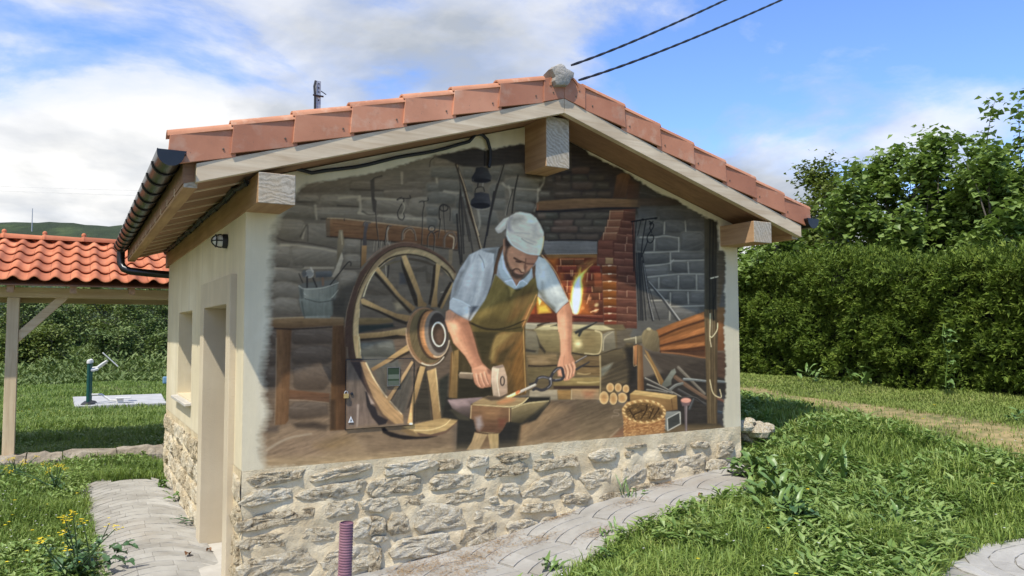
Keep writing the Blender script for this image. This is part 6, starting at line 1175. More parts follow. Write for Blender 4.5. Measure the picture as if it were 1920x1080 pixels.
for c_ in range(-17, 18):
    for r_ in range(5):
        for side in (0, 1):
            if (side == 0 and c_ >= -5) or (side == 1 and r_ < 3): continue
            yy = EY - .03 + r_ * EXP_ * math.cos(ang); mx = Matrix.Translation((-2.0 + c_ * PT + 1.6, (yy if side == 0 else 2 * RY - yy) - 5.9, EZ + (yy - EY) * SLP + .712)) @ Matrix.Rotation(math.pi if side else 0, 4, 'Z') @ Matrix.Rotation(ang, 4, 'X')
            far.add([tuple(mx @ Vector(q)) for q in vs[::1]], fs)
far.build('roof_tiles', M['tile_orange'], SH, True, kind='stuff', fix=False)
zrid = EZ + (RY - EY) * SLP + .03
for k in range(17):
    x0 = -5.45 + k * .46; mb = MB(); n_ = 11; vv = []
    for (xx, rr) in ((x0, .095), (x0 + .03, .11), (x0 + .06, .095), (x0 + .47, .082)):
        for q in range(n_): t = math.pi * q / (n_ - 1); vv.append((xx + 1.6, RY + rr * 1.15 * math.cos(t) - 5.9, zrid + .7 + rr * .78 * math.sin(t)))
    mb.add(vv, [(j * n_ + q, j * n_ + q + 1, (j + 1) * n_ + q + 1, (j + 1) * n_ + q) for j in range(3) for q in range(n_ - 1)] + [tuple(range(n_))]); rdt = mb.build('ridge_tile', M['tile_orange'], SH, True, fix=False)
    s = MB(); s.lathe([(.028, 0), (.03, .02), (.02, .038), (.004, .045)], 10, (x0 + .03 + 1.6, RY - 5.9, zrid + .7 + .083)); s.build('knob', M['tile_orange'], rdt, True)

# ---------------------------------------------------------------- outdoor exercise machine
ex = thing('exercise_machine', 'green outdoor exercise machine with white arms standing on the concrete pad', 'exercise machine', (-.62, 13.25, -.65)); ex.scale = (.82, .82, .92)
def paint(name, col, rough=.35, metallic=0):
    m, g = material(name); c = g.ramp(g.noise(g.oc, 14, 4), [(.3, tuple(q * .85 for q in col)), (.7, col)]); g.l(c, g.b.inputs['Base Color']); g.b.inputs['Roughness'].default_value = rough; g.b.inputs['Metallic'].default_value = metallic; return m
M['green'] = paint('green_paint', (.008, .075, .06)); M['cream'] = paint('cream_paint', (.70, .69, .64)); M['blackp'] = paint('black_plastic', (.02, .02, .022), .5)
for i, (px, py) in enumerate(((0, 0), (.045, .45))):
    s = MB(); s.lathe([(.047, .03), (.047, .92)], 14, (px, py, 0)); po = s.build('post', M['green'], ex, True)
    s = MB(); s.lathe([(.058, .92), (.06, .955), (.05, .99), (.02, 1.01)], 14, (px, py, 0)); s.build('cap', M['cream'], po, True)
    s = MB(); s.lathe([(.165, 0), (.165, .015), (.13, .045), (.06, .06)], 18, (px, py, 0)); s.build('foot_plate', M['blackp'], po, True)
s = MB(); s.tube([(0, 0, .78), (.14, .1, .79), (.30, .2, .90), (.42, .25, .97)], .028, 10); s.tube([(.045, .45, .80), (.25, .36, .82), (.40, .27, .93)], .024, 10); s.tube([(-.02, 0, .77), (.1, .0, .76), (.2, .06, .79)], .03, 10); s.build('arm', M['cream'], ex, True)
s = MB(); mx = Matrix.Translation((.48, .26, .99)) @ Matrix.Rotation(R(42), 4, 'Y'); s.box((-.24, -.16, -.014), (.24, .16, .014), mx); s.build('backrest', M['cream'], ex, bevel=.01)
s = MB(); s.tube([(.08, .25, .20), (.30, .22, .20), (.50, .18, .06), (.72, .14, .05)], .024, 8); s.build('pedal_arm', M['cream'], ex, True)
s = MB(); s.box((.62, -.05, .1), (.98, .22, .125)); s.box((.64, 0, 0), (.80, .16, .098)); s.build('foot_board', M['cream'], ex, bevel=.01)
# piece of play equipment at the corner of the house
pe = thing('play_equipment', 'blue and yellow play equipment just visible past the shed corner', 'play equipment', (1.10, 15.9, -.7)); M['blue'] = paint('blue_paint', (.16, .30, .42)); M['yellow'] = paint('yellow_paint', (.60, .42, .03))
s = MB(); s.lathe([(.05, 0), (.05, 1.05)], 10, (.14, .2, 0)); s.build('post', M['yellow'], pe, True); s = MB(); s.box((-.08, -.04, .26), (.5, .02, .44)); s.build('panel', M['blue'], pe, bevel=.03)

# ---------------------------------------------------------------- corrugated conduit standing out of the path
px, py = .402, -.741; pz = float(gz(px, py))
cp = thing('corrugated_conduit', 'purple corrugated conduit pipe sticking up from the paving before the gable', 'pipe', (px, py, pz)); cp.rotation_euler = (R(1.0), R(1.2), 0)
s = MB(); top = -.205 - pz; prof = []; z = -.05
while z < top: prof += [(.0335, z), (.0378, z + .0025), (.0378, z + .0075), (.0335, z + .010)]; z += .0145
prof += [(.037, top), (.031, top + .001), (.030, top - .05), (.029, top - .3)]; s.lathe(prof[:-1] + [prof[-1]], 22)
m, g = material('purple_plastic'); c = g.ramp(g.noise(g.oc, 8, 5), [(.3, (.19, .085, .12)), (.7, (.30, .16, .19))]); g.l(c, g.b.inputs['Base Color']); g.b.inputs['Roughness'].default_value = .5; s.build('pipe', m, cp, True, fix=False)

# ---------------------------------------------------------------- overhead cables
def twisted(name, label, pts3, r=.0085, pitch=.30):
    P_ = [np.array(p) for p in pts3]; t = np.linspace(0, 1, 140); c = [P_[0] * (1 - a) ** 2 + 2 * P_[1] * a * (1 - a) + P_[2] * a * a for a in t]
    L = np.concatenate([[0], np.cumsum([np.linalg.norm(c[i + 1] - c[i]) for i in range(len(c) - 1)])]); e = thing(name, label, 'cable', tuple(P_[0]), group='overhead supply cables')
    for ph in (0, math.pi):
        q = []
        for i, p in enumerate(c):
            d = c[min(i + 1, len(c) - 1)] - c[max(i - 1, 0)]; d /= np.linalg.norm(d); a = np.cross(d, (0, 0, 1)); a /= np.linalg.norm(a); b = np.cross(a, d); w_ = 2 * math.pi * L[i] / pitch + ph; q.append(p + .4 * r * (math.cos(w_) * a + math.sin(w_) * b) - P_[0])
        mb = MB(); mb.tube(q, r, 6); mb.build('strand', M['rubber'], e, True)
def wire_pts(a, b, c, d0, d1, d2):
    p0, p2 = at_depth(*a, d0), at_depth(*c, d2); pm = at_depth(*b, d1); return [p0, 2 * pm - .5 * (p0 + p2), p2]
twisted('overhead_cable', 'upper black twisted overhead cable running from the ridge into the sky', wire_pts((1072, 122), (1360, 0), (1690, -165), 6.1, 7.4, 9.5))
twisted('overhead_cable', 'lower black twisted overhead cable running from just right of the ridge into the sky', wire_pts((1086, 150), (1465, 0), (1880, -200), 6.0, 7.6, 10.0))
# far mast and power lines
ma = thing('mast', 'thin distant mast on the hilltop left', 'mast', tuple(at_depth(60, 420, 300))); s = MB(); s.tube([(0, 0, -3), (0, 0, 6.2)], [.22, .15], 6); s.build('pole', M['galv'], ma)
for n_, (va, vb) in enumerate(((345, 356), (352, 366))):
    s = MB(); a, b = at_depth(-400, va - 16, 260), at_depth(420, vb + 4, 300); s.tube([a * (1 - t) + b * t - np.array((0, 0, 4 * t * (1 - t))) for t in np.linspace(0, 1, 24)], .045, 5)
    o = s.build('power_line', M['galv']); tag(o, 'faint far power line crossing the sky left of the shed, %s of the two' % ('upper' if n_ == 0 else 'lower'), 'power line', 'far power lines')
# rubble by the far corner, dead leaves on the path
rr = random.Random(8)
for k, (u, v, d, s_) in enumerate([(1398, 800, .12, .10), (1420, 808, .05, .13), (1438, 803, .0, .085), (1395, 818, .0, .08), (1412, 826, -.02, .07), (1432, 822, 0, .06), (1405, 790, .2, .06)]):
    p = on(u, v, 1, .10 + .1 * rr.random()); q = MB(); n_ = 10
    q.lathe([(.3, -.7), (.8, -.45), (1, 0), (.75, .5), (.25, .75)], n_); vv = np.array(q.v); vv *= s_ * np.array((1, .8, .75)) * (1 + .22 * fbm(vv, 1.3, k + 2, 3))[:, None]
    q.v = [tuple(a) for a in vv]; o = q.build('rubble_stone', M['stone']); o.location = (p[0], p[1], max(p[2], float(gz(p[0], p[1])) + s_ * .3)); o.rotation_euler = (0, 0, rr.random() * 6)
    tag(o, ['largest pale rubble stone in the heap at the right corner of the shed', 'broad white rubble stone in front of the heap at the shed corner', 'pale rubble stone at the right end of the heap by the corner', 'small rubble stone against the right wall corner', 'small pale rubble stone low in the heap beside the weeds', 'little rubble stone low at the right of the heap', 'uppermost small stone of the rubble heap at the corner'][k], 'stone', 'rubble at the shed corner')
M['dead'] = noisy('dead_leaf', [(.3, (.16, .075, .035)), (.7, (.32, .17, .09))], 20, rough=.9)
for k, (u, v, ll, lab) in enumerate([(352, 1040, .075, 'curled brown dead leaf on the paving outside the door'), (391, 1033, .05, 'small dead leaf lying at the door sill'), (1313, 930, .04, 'reddish dead leaf on the path near the grass edge')]):
    z0 = -.75 if k < 2 else -.40
    p = on(u, v, 2, z0); zg = float(gz(p[0], p[1])) + .02; p = on(u, v, 2, zg if k != 1 else -.755); q = MB(); vs = []
    for i in range(6):
        t = i / 5; w_ = ll * .32 * math.sin(math.pi * (.12 + .85 * t))
        for a in (-1, 0, 1): vs.append(((t - .5) * ll, a * w_, .014 * abs(a) + .012 * math.sin(t * 4)))
    q.add(vs, [(i * 3 + j, i * 3 + j + 1, i * 3 + j + 4, i * 3 + j + 3) for i in range(5) for j in range(2)]); o = q.build('dead_leaf', M['dead'], fix=False, smooth=True); o.location = tuple(p); o.rotation_euler = (.1, .1, 1.1 + k); tag(o, lab, 'leaf', 'dead leaves')
# ---------------------------------------------------------------- vegetation
def unit(v): return v / (np.linalg.norm(v, axis=-1, keepdims=True) + 1e-9)
def leaf_mesh(name, P_, D, N, L, Wd, fold=.25, droop=.12, flat=False):
    """rhombic folded leaves: base, two sides, tip (2 quads sharing a mid rib point)"""
    D = unit(D); S_ = unit(np.cross(D, N)); N = np.cross(S_, D); L = L[:, None]; Wd = Wd[:, None]
    if flat:
        v = np.stack([P_, P_ + D * L * .45 + S_ * Wd * .5, P_ + D * L - N * L * droop, P_ + D * L * .45 - S_ * Wd * .5], 1); b = np.arange(len(P_))[:, None] * 4
        return fast_mesh(name, v.reshape(-1, 3), (b + np.array([0, 1, 2, 3])))
    v = np.stack([P_, P_ + D * L * .42 + S_ * Wd * .5 + N * Wd * fold, P_ + D * L * .48, P_ + D * L * .42 - S_ * Wd * .5 + N * Wd * fold, P_ + D * L - N * L * droop], 1)
    b = np.arange(len(P_))[:, None] * 5; f = np.concatenate([b + np.array([0, 1, 2]), b + np.array([0, 2, 3]), b + np.array([1, 4, 2]), b + np.array([2, 4, 3])])
    return fast_mesh(name, v.reshape(-1, 3), f.reshape(-1, 3))
def blade_mesh(name, P_, lean, L, Wd, az):
    """tapered bent blades of grass"""
    s = np.column_stack([np.cos(az), np.sin(az), 0 * az]); h = np.column_stack([-np.sin(az), np.cos(az), 0 * az]); L = L[:, None]; Wd = Wd[:, None]; ln = lean[:, None]; up = np.array([0, 0, 1.0])
    mid = P_ + up * L * .55 + h * L * ln * .3; tip = P_ + up * L * (1 - .35 * ln) + h * L * ln * .95
    v = np.stack([P_ - s * Wd * .5, P_ + s * Wd * .5, mid + s * Wd * .42, mid - s * Wd * .42, tip], 1); b = np.arange(len(P_))[:, None] * 5
    return fast_mesh(name, v.reshape(-1, 3), [b + np.array([0, 1, 2, 3]), b + np.array([3, 2, 4])])
GREEN = [(.0, (0.114, 0.175, 0.036)), (.35, (0.198, 0.292, 0.060)), (.7, (0.300, 0.392, 0.090)), (.93, (0.420, 0.456, 0.150)), (1.0, (0.600, 0.488, 0.250))]
M['grass'] = island('grass_blade', GREEN, .5, .28, .35, noise_scale=1.6); M['weed'] = island('weed_leaf', [(.0, (0.118, 0.201, 0.046)), (.5, (0.212, 0.318, 0.080)), (1.0, (0.342, 0.435, 0.150))], .45, .25, .4)
M['lawn'] = island('mown_blade', [(.0, (0.134, 0.191, 0.038)), (.5, (0.224, 0.297, 0.062)), (.85, (0.314, 0.350, 0.100)), (1.0, (0.538, 0.445, 0.220))], .6, .25, .3, noise_scale=1.1)
WESTG = [(.0, (0.088, 0.148, 0.028)), (.4, (0.159, 0.244, 0.046)), (.75, (0.248, 0.329, 0.075)), (1.0, (0.354, 0.403, 0.120))]
M['westgrass'] = island('meadow_blade', WESTG, .5, .28, .35, noise_scale=1.2)
def scatter(n, u0, u1, d0, d1):
    """points on the ground, denser close to the viewer's side of the garden"""
    u = rng.uniform(u0, u1, n); d = np.exp(rng.uniform(math.log(d0), math.log(d1), n)); x = CAM[0] + _f[0] * d + _r[0] * (u - 960) / FPX * d; y = CAM[1] + _f[1] * d + _r[1] * (u - 960) / FPX * d
    return x, y, d
def clear(x, y, m=.0):
    bad = inpoly(x, y, PATH) | inpoly(x, y, SLAB) | ((x > -.02) & (x < BW + .02) & (y > -.02) & (y < BD))
    return ~bad
# ragged front of the long grass leaning over the path
def edge_noise(x, y): return .10 * fbm(np.column_stack([x, y, 0 * x]), 2.3, 21, 3)
def long_grass(x, y): return (x < 5.55 + .26 * y + edge_noise(x, y) * 2)
x, y, d = scatter(270000, 880, 2150, 2.9, 16.0); e = edge_noise(x, y)
k = clear(x, y + e * .7) & ((x > .5) & (y < 7)) & ~((x > 0) & (x < BW + .02) & (y > -.3) & (y < BD)) & (y < 5.2 + .0 * x) ; x, y, d = x[k], y[k], d[k]
lg = long_grass(x, y); clump = fbm(np.column_stack([x, y, 0 * x]), 3.2, 33, 3)
xa, ya, da, cl = x[lg], y[lg], d[lg], clump[lg]; P_ = np.column_stack([xa, ya, gz(xa, ya) - .012]); n = len(xa)
near_edge = np.clip((inpoly(xa, ya - .0, PATH) * 1.0), 0, 1)
L = (.055 + .10 * rng.random(n) ** 1.7) * (1 + .65 * np.clip(cl, -.7, 1)); Wd = (.0045 + .0065 * rng.random(n) ** 2) * (.75 + .09 * da)
tag(obj('long_grass', blade_mesh('long_grass', P_, rng.uniform(.15, 1.2, n), L, Wd, rng.uniform(0, 6.28, n)), M['grass'], kind='stuff'), 'long green grass between the path and the mown lawn', 'grass')
xb, yb, db = x[~lg], y[~lg], d[~lg]; n = len(xb); P_ = np.column_stack([xb, yb, gz(xb, yb) - .012])
dryd = np.abs(xb - 6.05 - .26 * yb + .12 * fbm(P_, 1.3, 4, 3)); kp = rng.random(n) < np.clip((dryd - .12) / .45, .10, 1); P_ = P_[kp]; db = db[kp]; n = len(P_)
tag(obj('mown_lawn', blade_mesh('mown_lawn', P_, rng.uniform(.2, 1.3, n), .022 + .03 * rng.random(n), (.004 + .004 * rng.random(n)) * (.6 + .09 * db), rng.uniform(0, 6.28, n)), M['lawn'], kind='stuff'), 'short mown lawn with a dry strip in front of the hedge', 'grass')
# leafy weeds among the long grass
x, y, d = scatter(24000, 930, 2100, 3.0, 9.5); e = edge_noise(x, y); k = clear(x, y + e * .6 - .03) & ~((x > 0) & (x < BW) & (y > -.25)) & (x > .5) & (x < 5.5 + .26 * y) & (y < 2.5) & (fbm(np.column_stack([x, y, 0 * x]), 1.9, 61, 2) > -.2); x, y, d = x[k], y[k], d[k]
per = 3; x, y, d = np.repeat(x, per), np.repeat(y, per), np.repeat(d, per); n = len(x); az = rng.uniform(0, 6.28, n); el = rng.uniform(.1, 1.0, n)
P_ = np.column_stack([x + rng.normal(0, .012, n), y + rng.normal(0, .012, n), gz(x, y) + .012 + .06 * rng.random(n)]); D = np.column_stack([np.cos(az), np.sin(az), el]); N = np.column_stack([-.3 * np.cos(az), -.3 * np.sin(az), 1 + 0 * az])
L = .04 + .07 * rng.random(n) ** 2; tag(obj('leafy_weeds', leaf_mesh('leafy_weeds', P_, D, N, L, L * rng.uniform(.22, .5, n)), M['weed'], kind='stuff'), 'low leafy weeds growing through the long grass', 'weeds')
# west side meadow
x, y, d = scatter(150000, -140, 470, 4.2, 34.0); k = clear(x, y + edge_noise(x, y) * .5) & (x < -.02 + 10 * (y > 4.5)) & ~((np.abs(y - 5.75) < .19) & (x > -1.8)) & ~inpoly(x, y, [(a, b) for a, b in pl]) & (y < 34); x, y, d = x[k], y[k], d[k]; n = len(x)
cl = fbm(np.column_stack([x, y, 0 * x]), 1.7, 71, 3); P_ = np.column_stack([x, y, gz(x, y) - .012])
tag(obj('meadow_grass', blade_mesh('meadow_grass', P_, rng.uniform(.15, 1.2, n), (.045 + .06 * rng.random(n)) * (1 + .6 * np.clip(cl, -.6, 1)) * np.where(y > 6, 1.25, 1), (.004 + .004 * rng.random(n)) * (.6 + .10 * d), rng.uniform(0, 6.28, n)), M['westgrass'], kind='stuff'), 'green meadow grass left of the shed', 'grass')
x, y, d = scatter(5000, -140, 420, 4.2, 14.0); k = clear(x, y) & (x < -.1 + 9 * (y > 6)) & (fbm(np.column_stack([x, y, 0 * x]), 1.3, 91, 2) > -.1); x, y = np.repeat(x[k], 4), np.repeat(y[k], 4); n = len(x); az = rng.uniform(0, 6.28, n)
P_ = np.column_stack([x, y, gz(x, y) + .01 + .05 * rng.random(n)]); D = np.column_stack([np.cos(az), np.sin(az), rng.uniform(.1, .9, n)]); L = .025 + .04 * rng.random(n)
tag(obj('meadow_weeds', leaf_mesh('meadow_weeds', P_, D, np.column_stack([0 * az, 0 * az, 1 + 0 * az]), L, L * .5), M['weed'], kind='stuff'), 'low clover and weeds in the meadow left of the shed', 'weeds')
# small flowers
def flowers(name, label, col, uvd, n, r):
    m, g = material(name + '_petal'); g.b.inputs['Base Color'].default_value = col + (1,); g.b.inputs['Roughness'].default_value = .6; P_ = []
    for (u0, u1, d0, d1) in uvd:
        x, y, d = scatter(n, u0, u1, d0, d1); k = clear(x, y) & ((x > .7) | (x < -.3)); P_.append(np.column_stack([x[k], y[k], gz(x[k], y[k]) + rng.uniform(.05, .11, k.sum())]))
    P_ = np.concatenate(P_); P_ = np.repeat(P_, 6, 0); n_ = len(P_); az = np.tile(np.arange(6) * 1.047, n_ // 6); D = np.column_stack([np.cos(az), np.sin(az), .25 + 0 * az]); L = np.full(n_, r) 
    tag(obj(name, leaf_mesh(name, P_, D, np.column_stack([0 * az, 0 * az, 1 + 0 * az]), L, L * .6), m, kind='stuff'), label, 'flowers')
flowers('daisies', 'tiny white daisies dotted through the grass', (.75, .75, .72), [(1000, 1950, 3, 6), (0, 320, 5, 9)], 110, .0085)
flowers('yellow_flowers', 'scattered small yellow flowers in the grass', (.75, .60, .02), [(1300, 1950, 3.4, 7), (0, 170, 5.0, 9), (40, 120, 13, 15)], 16, .016)
# litter of dry grass on the path
cl_ = [(820, 1060, 40), (900, 1045, 26), (1010, 1010, 14), (1120, 990, 16), (1250, 915, 14), (940, 1020, 16), (1050, 975, 10), (860, 1075, 30), (1180, 945, 12), (770, 1075, 20)]; xs_, ys_ = [], []
for u, v, s_ in cl_:
    p = on(u, v, 2, float(np.interp(u, [700, 930, 1080, 1366], [-.74, -.66, -.54, -.36]))); nn = s_ * 16; xs_.append(p[0] + rng.normal(0, .004 * s_ + .03, nn)); ys_.append(p[1] + rng.normal(0, .0022 * s_ + .012, nn))
x, y = np.concatenate(xs_), np.minimum(np.concatenate(ys_), -.03); n = len(x); az = rng.uniform(0, 6.28, n); P_ = np.column_stack([x, y, gz(x, y) + .016 + .006 * rng.random(n)]); D = np.column_stack([np.cos(az), np.sin(az), rng.uniform(-.05, .2, n)]); L = rng.uniform(.012, .045, n)
tag(obj('dry_grass_litter', leaf_mesh('dry_grass_litter', P_, D, np.column_stack([0 * az, 0 * az, 1 + 0 * az]), L, np.full(n, .0035), .1, .02), island('straw', [(0, (.23, .13, .06)), (.6, (.36, .23, .11)), (1, (.50, .36, .19))], .9), kind='stuff'), 'dry brown grass litter on the paving along the wall', 'litter')

# ---------------------------------------------------------------- single plants with large leaves, each leaf a part
def big_leaf(name, L, W_, bend, wavy, mat, parent, loc, az, el, roll=0, seed=0, lobes=0, stalk=0.0):
    n = 9; vs = []; r = random.Random(seed); ph = r.uniform(0, 6)
    a = el; x = z = 0.0
    for i in range(n):
        t = i / (n - 1); w = W_ * (math.sin(math.pi * min(1, t * .93 + .06)) ** .8) * (1 - .25 * t)
        if t < stalk: w = W_ * .08
        if lobes: w *= 1 - .38 * (.5 + .5 * math.sin(lobes * 2 * math.pi * t))
        for s in (-1, -.5, 0, .5, 1): vs.append((x, s * w * .5 * (1 + .05 * math.sin(9 * t + ph + s)), z + (abs(s) ** 1.5) * w * .22 + wavy * W_ * .12 * math.sin(11 * t + ph + 2 * s) * abs(s)))
        if i < n - 1: x += L / (n - 1) * math.cos(a); z += L / (n - 1) * math.sin(a); a -= bend / (n - 1)
    f = [(i * 5 + j, i * 5 + j + 1, i * 5 + j + 6, i * 5 + j + 5) for i in range(n - 1) for j in range(4)]
    me = fast_mesh(name, np.array(vs), np.array(f), True); o = obj(name, me, mat, parent); o.location = loc; o.rotation_euler = (roll, 0, az); return o
m, g = material('dock_leaf'); c = g.ramp(g.noise(g.oc, 9, 4), [(.3, (.08, .15, .036)), (.6, (.15, .24, .062)), (.8, (.22, .32, .10))]); g.l(c, g.b.inputs['Base Color']); g.b.inputs['Roughness'].default_value = .42; bump(g, g.noise(g.oc, 60, 3), .3, .004); M['dock'] = m
m, g = material('blue_green_leaf'); c = g.ramp(g.noise(g.oc, 9, 4), [(.3, (.035, .085, .032)), (.6, (.075, .145, .055)), (.85, (.13, .21, .085))]); g.l(c, g.b.inputs['Base Color']); g.b.inputs['Roughness'].default_value = .4; M['mustard_leaf'] = m
def rosette(label, u, v, z0, nleaf, Lm, Wm, el=(.5, 1.2), bend=1.1, mat='dock', seed=1, name='weed_plant', lobes=0, cat='plant', group=None):
    p = on(u, v, 2, z0)
    for _ in range(6): p = on(u, v, 2, float(gz(p[0], p[1])))
    e = thing(name, label, cat, (p[0], p[1], float(gz(p[0], p[1]))), group=group); r = random.Random(seed)
    for k in range(nleaf):
        az = r.uniform(0, 6.28); L = Lm * r.uniform(.4, 1.15); big_leaf('leaf', L, Wm * r.uniform(.7, 1.15), bend * r.uniform(.6, 1.4), 1, M[mat], e, (r.gauss(0, Lm * .32), r.gauss(0, Lm * .32), max(0, r.uniform(-.2, .6)) * Lm), az, r.uniform(*el), r.uniform(-.3, .3), seed * 50 + k, lobes, .12)
    return e
rosette('large leafy dock plant crowding the right corner of the shed, beside the rubble', 1425, 868, -.2, 46, .20, .062, (.2, 1.4), 1.5, seed=3)
rosette('broad-leaved weed at the end of the path, below the rubble heap', 1402, 892, -.25, 18, .19, .08, (.3, 1.0), 1.0, seed=4)
rosette('tall weed clump right of the rubble heap', 1482, 842, -.12, 36, .18, .05, (.7, 1.4), .9, seed=5)
rosette('weed with many pale leaves behind the dock plants, in the shade of the shed', 1452, 815, -.1, 34, .21, .055, (.6, 1.3), .9, seed=6)
rosette('upright tuft of sword-shaped leaves on the lawn edge', 1558, 808, -.05, 18, .28, .035, (1.0, 1.45), .5, seed=7)
rosette('floppy-leaved dock in the long grass, middle of the grass patch', 1660, 850, -.15, 18, .17, .05, (.5, 1.2), 1.2, seed=8)
rosette('wide bluish leaves low in the foreground grass', 1505, 990, -.35, 10, .17, .065, (.3, .9), .9, 'mustard_leaf', seed=9)
rosette('leafy plant with upright broad leaves in the centre of the foreground grass', 1690, 1000, -.3, 18, .17, .05, (.6, 1.3), .8, seed=10)
rosette('dandelion-like rosette with toothed leaves at the grass edge by the path', 1150, 1050, -.45, 14, .15, .045, (.4, 1.2), .9, seed=11, lobes=4)
rosette('toothed-leaf weed hanging over the path edge, left end of the grass', 1030, 1072, -.5, 12, .13, .04, (.5, 1.2), .8, seed=12, lobes=4)
rosette('thin sprig of leaves standing alone at the path edge', 1142, 1008, -.45, 12, .10, .024, (.6, 1.4), .5, seed=13, lobes=3)
rosette('small tuft of grass growing at the foot of the gable wall', 1180, 936, -.45, 12, .13, .012, (1.0, 1.5), .5, seed=14, name='grass_tuft')
rosette('little weed against the gable wall, right of the grass tuft', 1204, 930, -.44, 7, .06, .03, (.3, 1.0), .6, seed=15)
rosette('creeping weed at the foot of the west wall near the door', 348, 985, -.75, 16, .11, .025, (.1, .5), .4, 'mustard_leaf', seed=16, lobes=3)
rosette('small weed at the foot of the west wall, half way back', 325, 940, -.72, 12, .10, .035, (.3, 1.0), .6, seed=17)
rosette('small green weed at the far end of the west wall', 305, 915, -.7, 12, .10, .04, (.4, 1.1), .6, seed=18)
rosette('dock plant at the foot of the hedge', 1620, 722, .05, 14, .28, .07, (.7, 1.3), .8, seed=19); rosette('yellowish leafy plant at the foot of the hedge, near the shed', 1528, 716, .05, 16, .24, .06, (.6, 1.3), .8, seed=20)
rosette('low rosette on the lawn at the right edge, in front of the hedge', 1905, 790, .05, 12, .13, .03, (.2, .7), .5, seed=22)
# climbing weed in front of the hedge
e = thing('climbing_weed', 'pale green climbing weed hanging on the front of the hedge', 'plant', tuple(on(1775, 742, 2, .06)), group=None); r = random.Random(31)
s = MB(); st = [(0, 0, -.03), (-.06, -.03, .2), (-.05, -.06, .45), (-.13, -.05, .7), (-.11, -.06, .85)]; s.tube(st, .006, 6); s.build('stem', M['dock'], e, True)
for k in range(22): t = r.random() ** .8; b = np.array([np.interp(t, np.linspace(0, 1, 5), [q[i] for q in st]) for i in range(3)]); big_leaf('leaf', r.uniform(.07, .12), r.uniform(.06, .10), .6, .8, M['dock'], e, tuple(b + (r.uniform(-.05, .05), r.uniform(-.08, 0), 0)), r.uniform(3, 6), r.uniform(-.2, .8), r.uniform(-.5, .5), k)
# wild mustard in flower, bottom left
mp = on(150, 1085, 2, -.80); e = thing('mustard_plant', 'wild mustard with yellow flowers and blue-green leaves at the left edge of the path', 'plant', (mp[0], mp[1], float(gz(mp[0], mp[1])))); r = random.Random(41)
m, g = material('mustard_petal'); g.b.inputs['Base Color'].default_value = (.80, .62, .02, 1); M['petal'] = m
heads = [(74, 1015), (82, 1012), (120, 970), (124, 978), (136, 962), (130, 1032), (155, 979), (218, 990), (118, 997), (205, 981)]
for k, (u, v) in enumerate(heads):
    top = at_depth(u, v, 4.35 + .25 * r.random()) - np.array(e.location); b0 = np.array((r.uniform(-.08, .08), r.uniform(-.08, .08), 0)); mid = b0 * .4 + top * .6 + np.array((r.uniform(-.04, .04), r.uniform(-.04, .04), -.04))
    s = MB(); q = [b0 * (1 - t) ** 2 + 2 * t * (1 - t) * mid + t * t * top for t in np.linspace(0, 1, 9)]; s.tube(q, [.006 - .0035 * t for t in np.linspace(0, 1, 9)], 6); stm = s.build('stem', M['mustard_leaf'], e, True)
    P_ = []; D_ = []
    for f_ in range(9 if k != 9 else 3):
        c = top + np.array((r.gauss(0, .012), r.gauss(0, .012), r.gauss(0, .010)))
        for a in range(4): P_.append(c); D_.append((math.cos(a * 1.57 + f_), math.sin(a * 1.57 + f_), .3))
    P_, D_ = np.array(P_), np.array(D_); obj('flower', leaf_mesh('flower', P_, D_, np.tile((0, 0, 1.0), (len(P_), 1)), np.full(len(P_), .011), np.full(len(P_), .009)), M['petal'], stm)
    for j in range(5):
        t = r.uniform(.1, .9); c = q[int(t * 8)]; big_leaf('leaf', r.uniform(.05, .09) * (1.3 - .6 * t), r.uniform(.03, .05), .8, 1, M['mustard_leaf'], stm, tuple(c), r.uniform(0, 6.28), r.uniform(-.1, .7), r.uniform(-.5, .5), k * 9 + j, 3)
for k in range(34): big_leaf('leaf', r.uniform(.09, .17), r.uniform(.045, .08), r.uniform(.5, 1.2), 1, M['mustard_leaf'], e, (r.uniform(-.16, .2), r.uniform(-.14, .14), r.uniform(.0, .16)), r.uniform(0, 6.28), r.uniform(.1, 1.0), r.uniform(-.4, .4), 300 + k, 3)
for k in range(6): c = at_depth(222 + r.uniform(-14, 14), 1036 + r.uniform(-14, 18), 4.4) - np.array(e.location); big_leaf('leaf', .10, .07, .7, 1, M['mustard_leaf'], e, tuple(c), r.uniform(0, 6.28), r.uniform(-.2, .5), 0, 500 + k, 3)
# second mustard further back
for nn, (u, v, hh, lab) in enumerate([(105, 925, .22, 'yellow-flowered weed in the grass left of the path'), (30, 905, .18, 'yellow-flowered weed at the left edge of the picture')]):
    p = on(u, v, 2, -.72); e = thing('flowering_weed', lab, 'plant', (p[0], p[1], float(gz(p[0], p[1])))); r = random.Random(60 + nn)
    for k in range(8):
        top = np.array((r.gauss(0, .14), r.gauss(0, .14), hh * r.uniform(.7, 1.1))); s = MB(); s.tube([(0, 0, 0), top * (.5, .5, .6), top], .004, 5); stm = s.build('stem', M['mustard_leaf'], e, True)
        P_ = np.array([top + np.array((r.gauss(0, .014), r.gauss(0, .014), r.gauss(0, .01))) for _ in range(16)]); az = rng.uniform(0, 6.28, 16); obj('flower', leaf_mesh('flower', P_, np.column_stack([np.cos(az), np.sin(az), .3 + 0 * az]), np.tile((0, 0, 1.0), (16, 1)), np.full(16, .016), np.full(16, .012)), M['petal'], stm)
    for k in range(12): big_leaf('leaf', r.uniform(.07, .13), r.uniform(.03, .06), .9, 1, M['mustard_leaf'], e, (r.gauss(0, .06), r.gauss(0, .06), r.uniform(0, .08)), r.uniform(0, 6.28), r.uniform(.1, .9), 0, 700 + nn * 50 + k, 3)

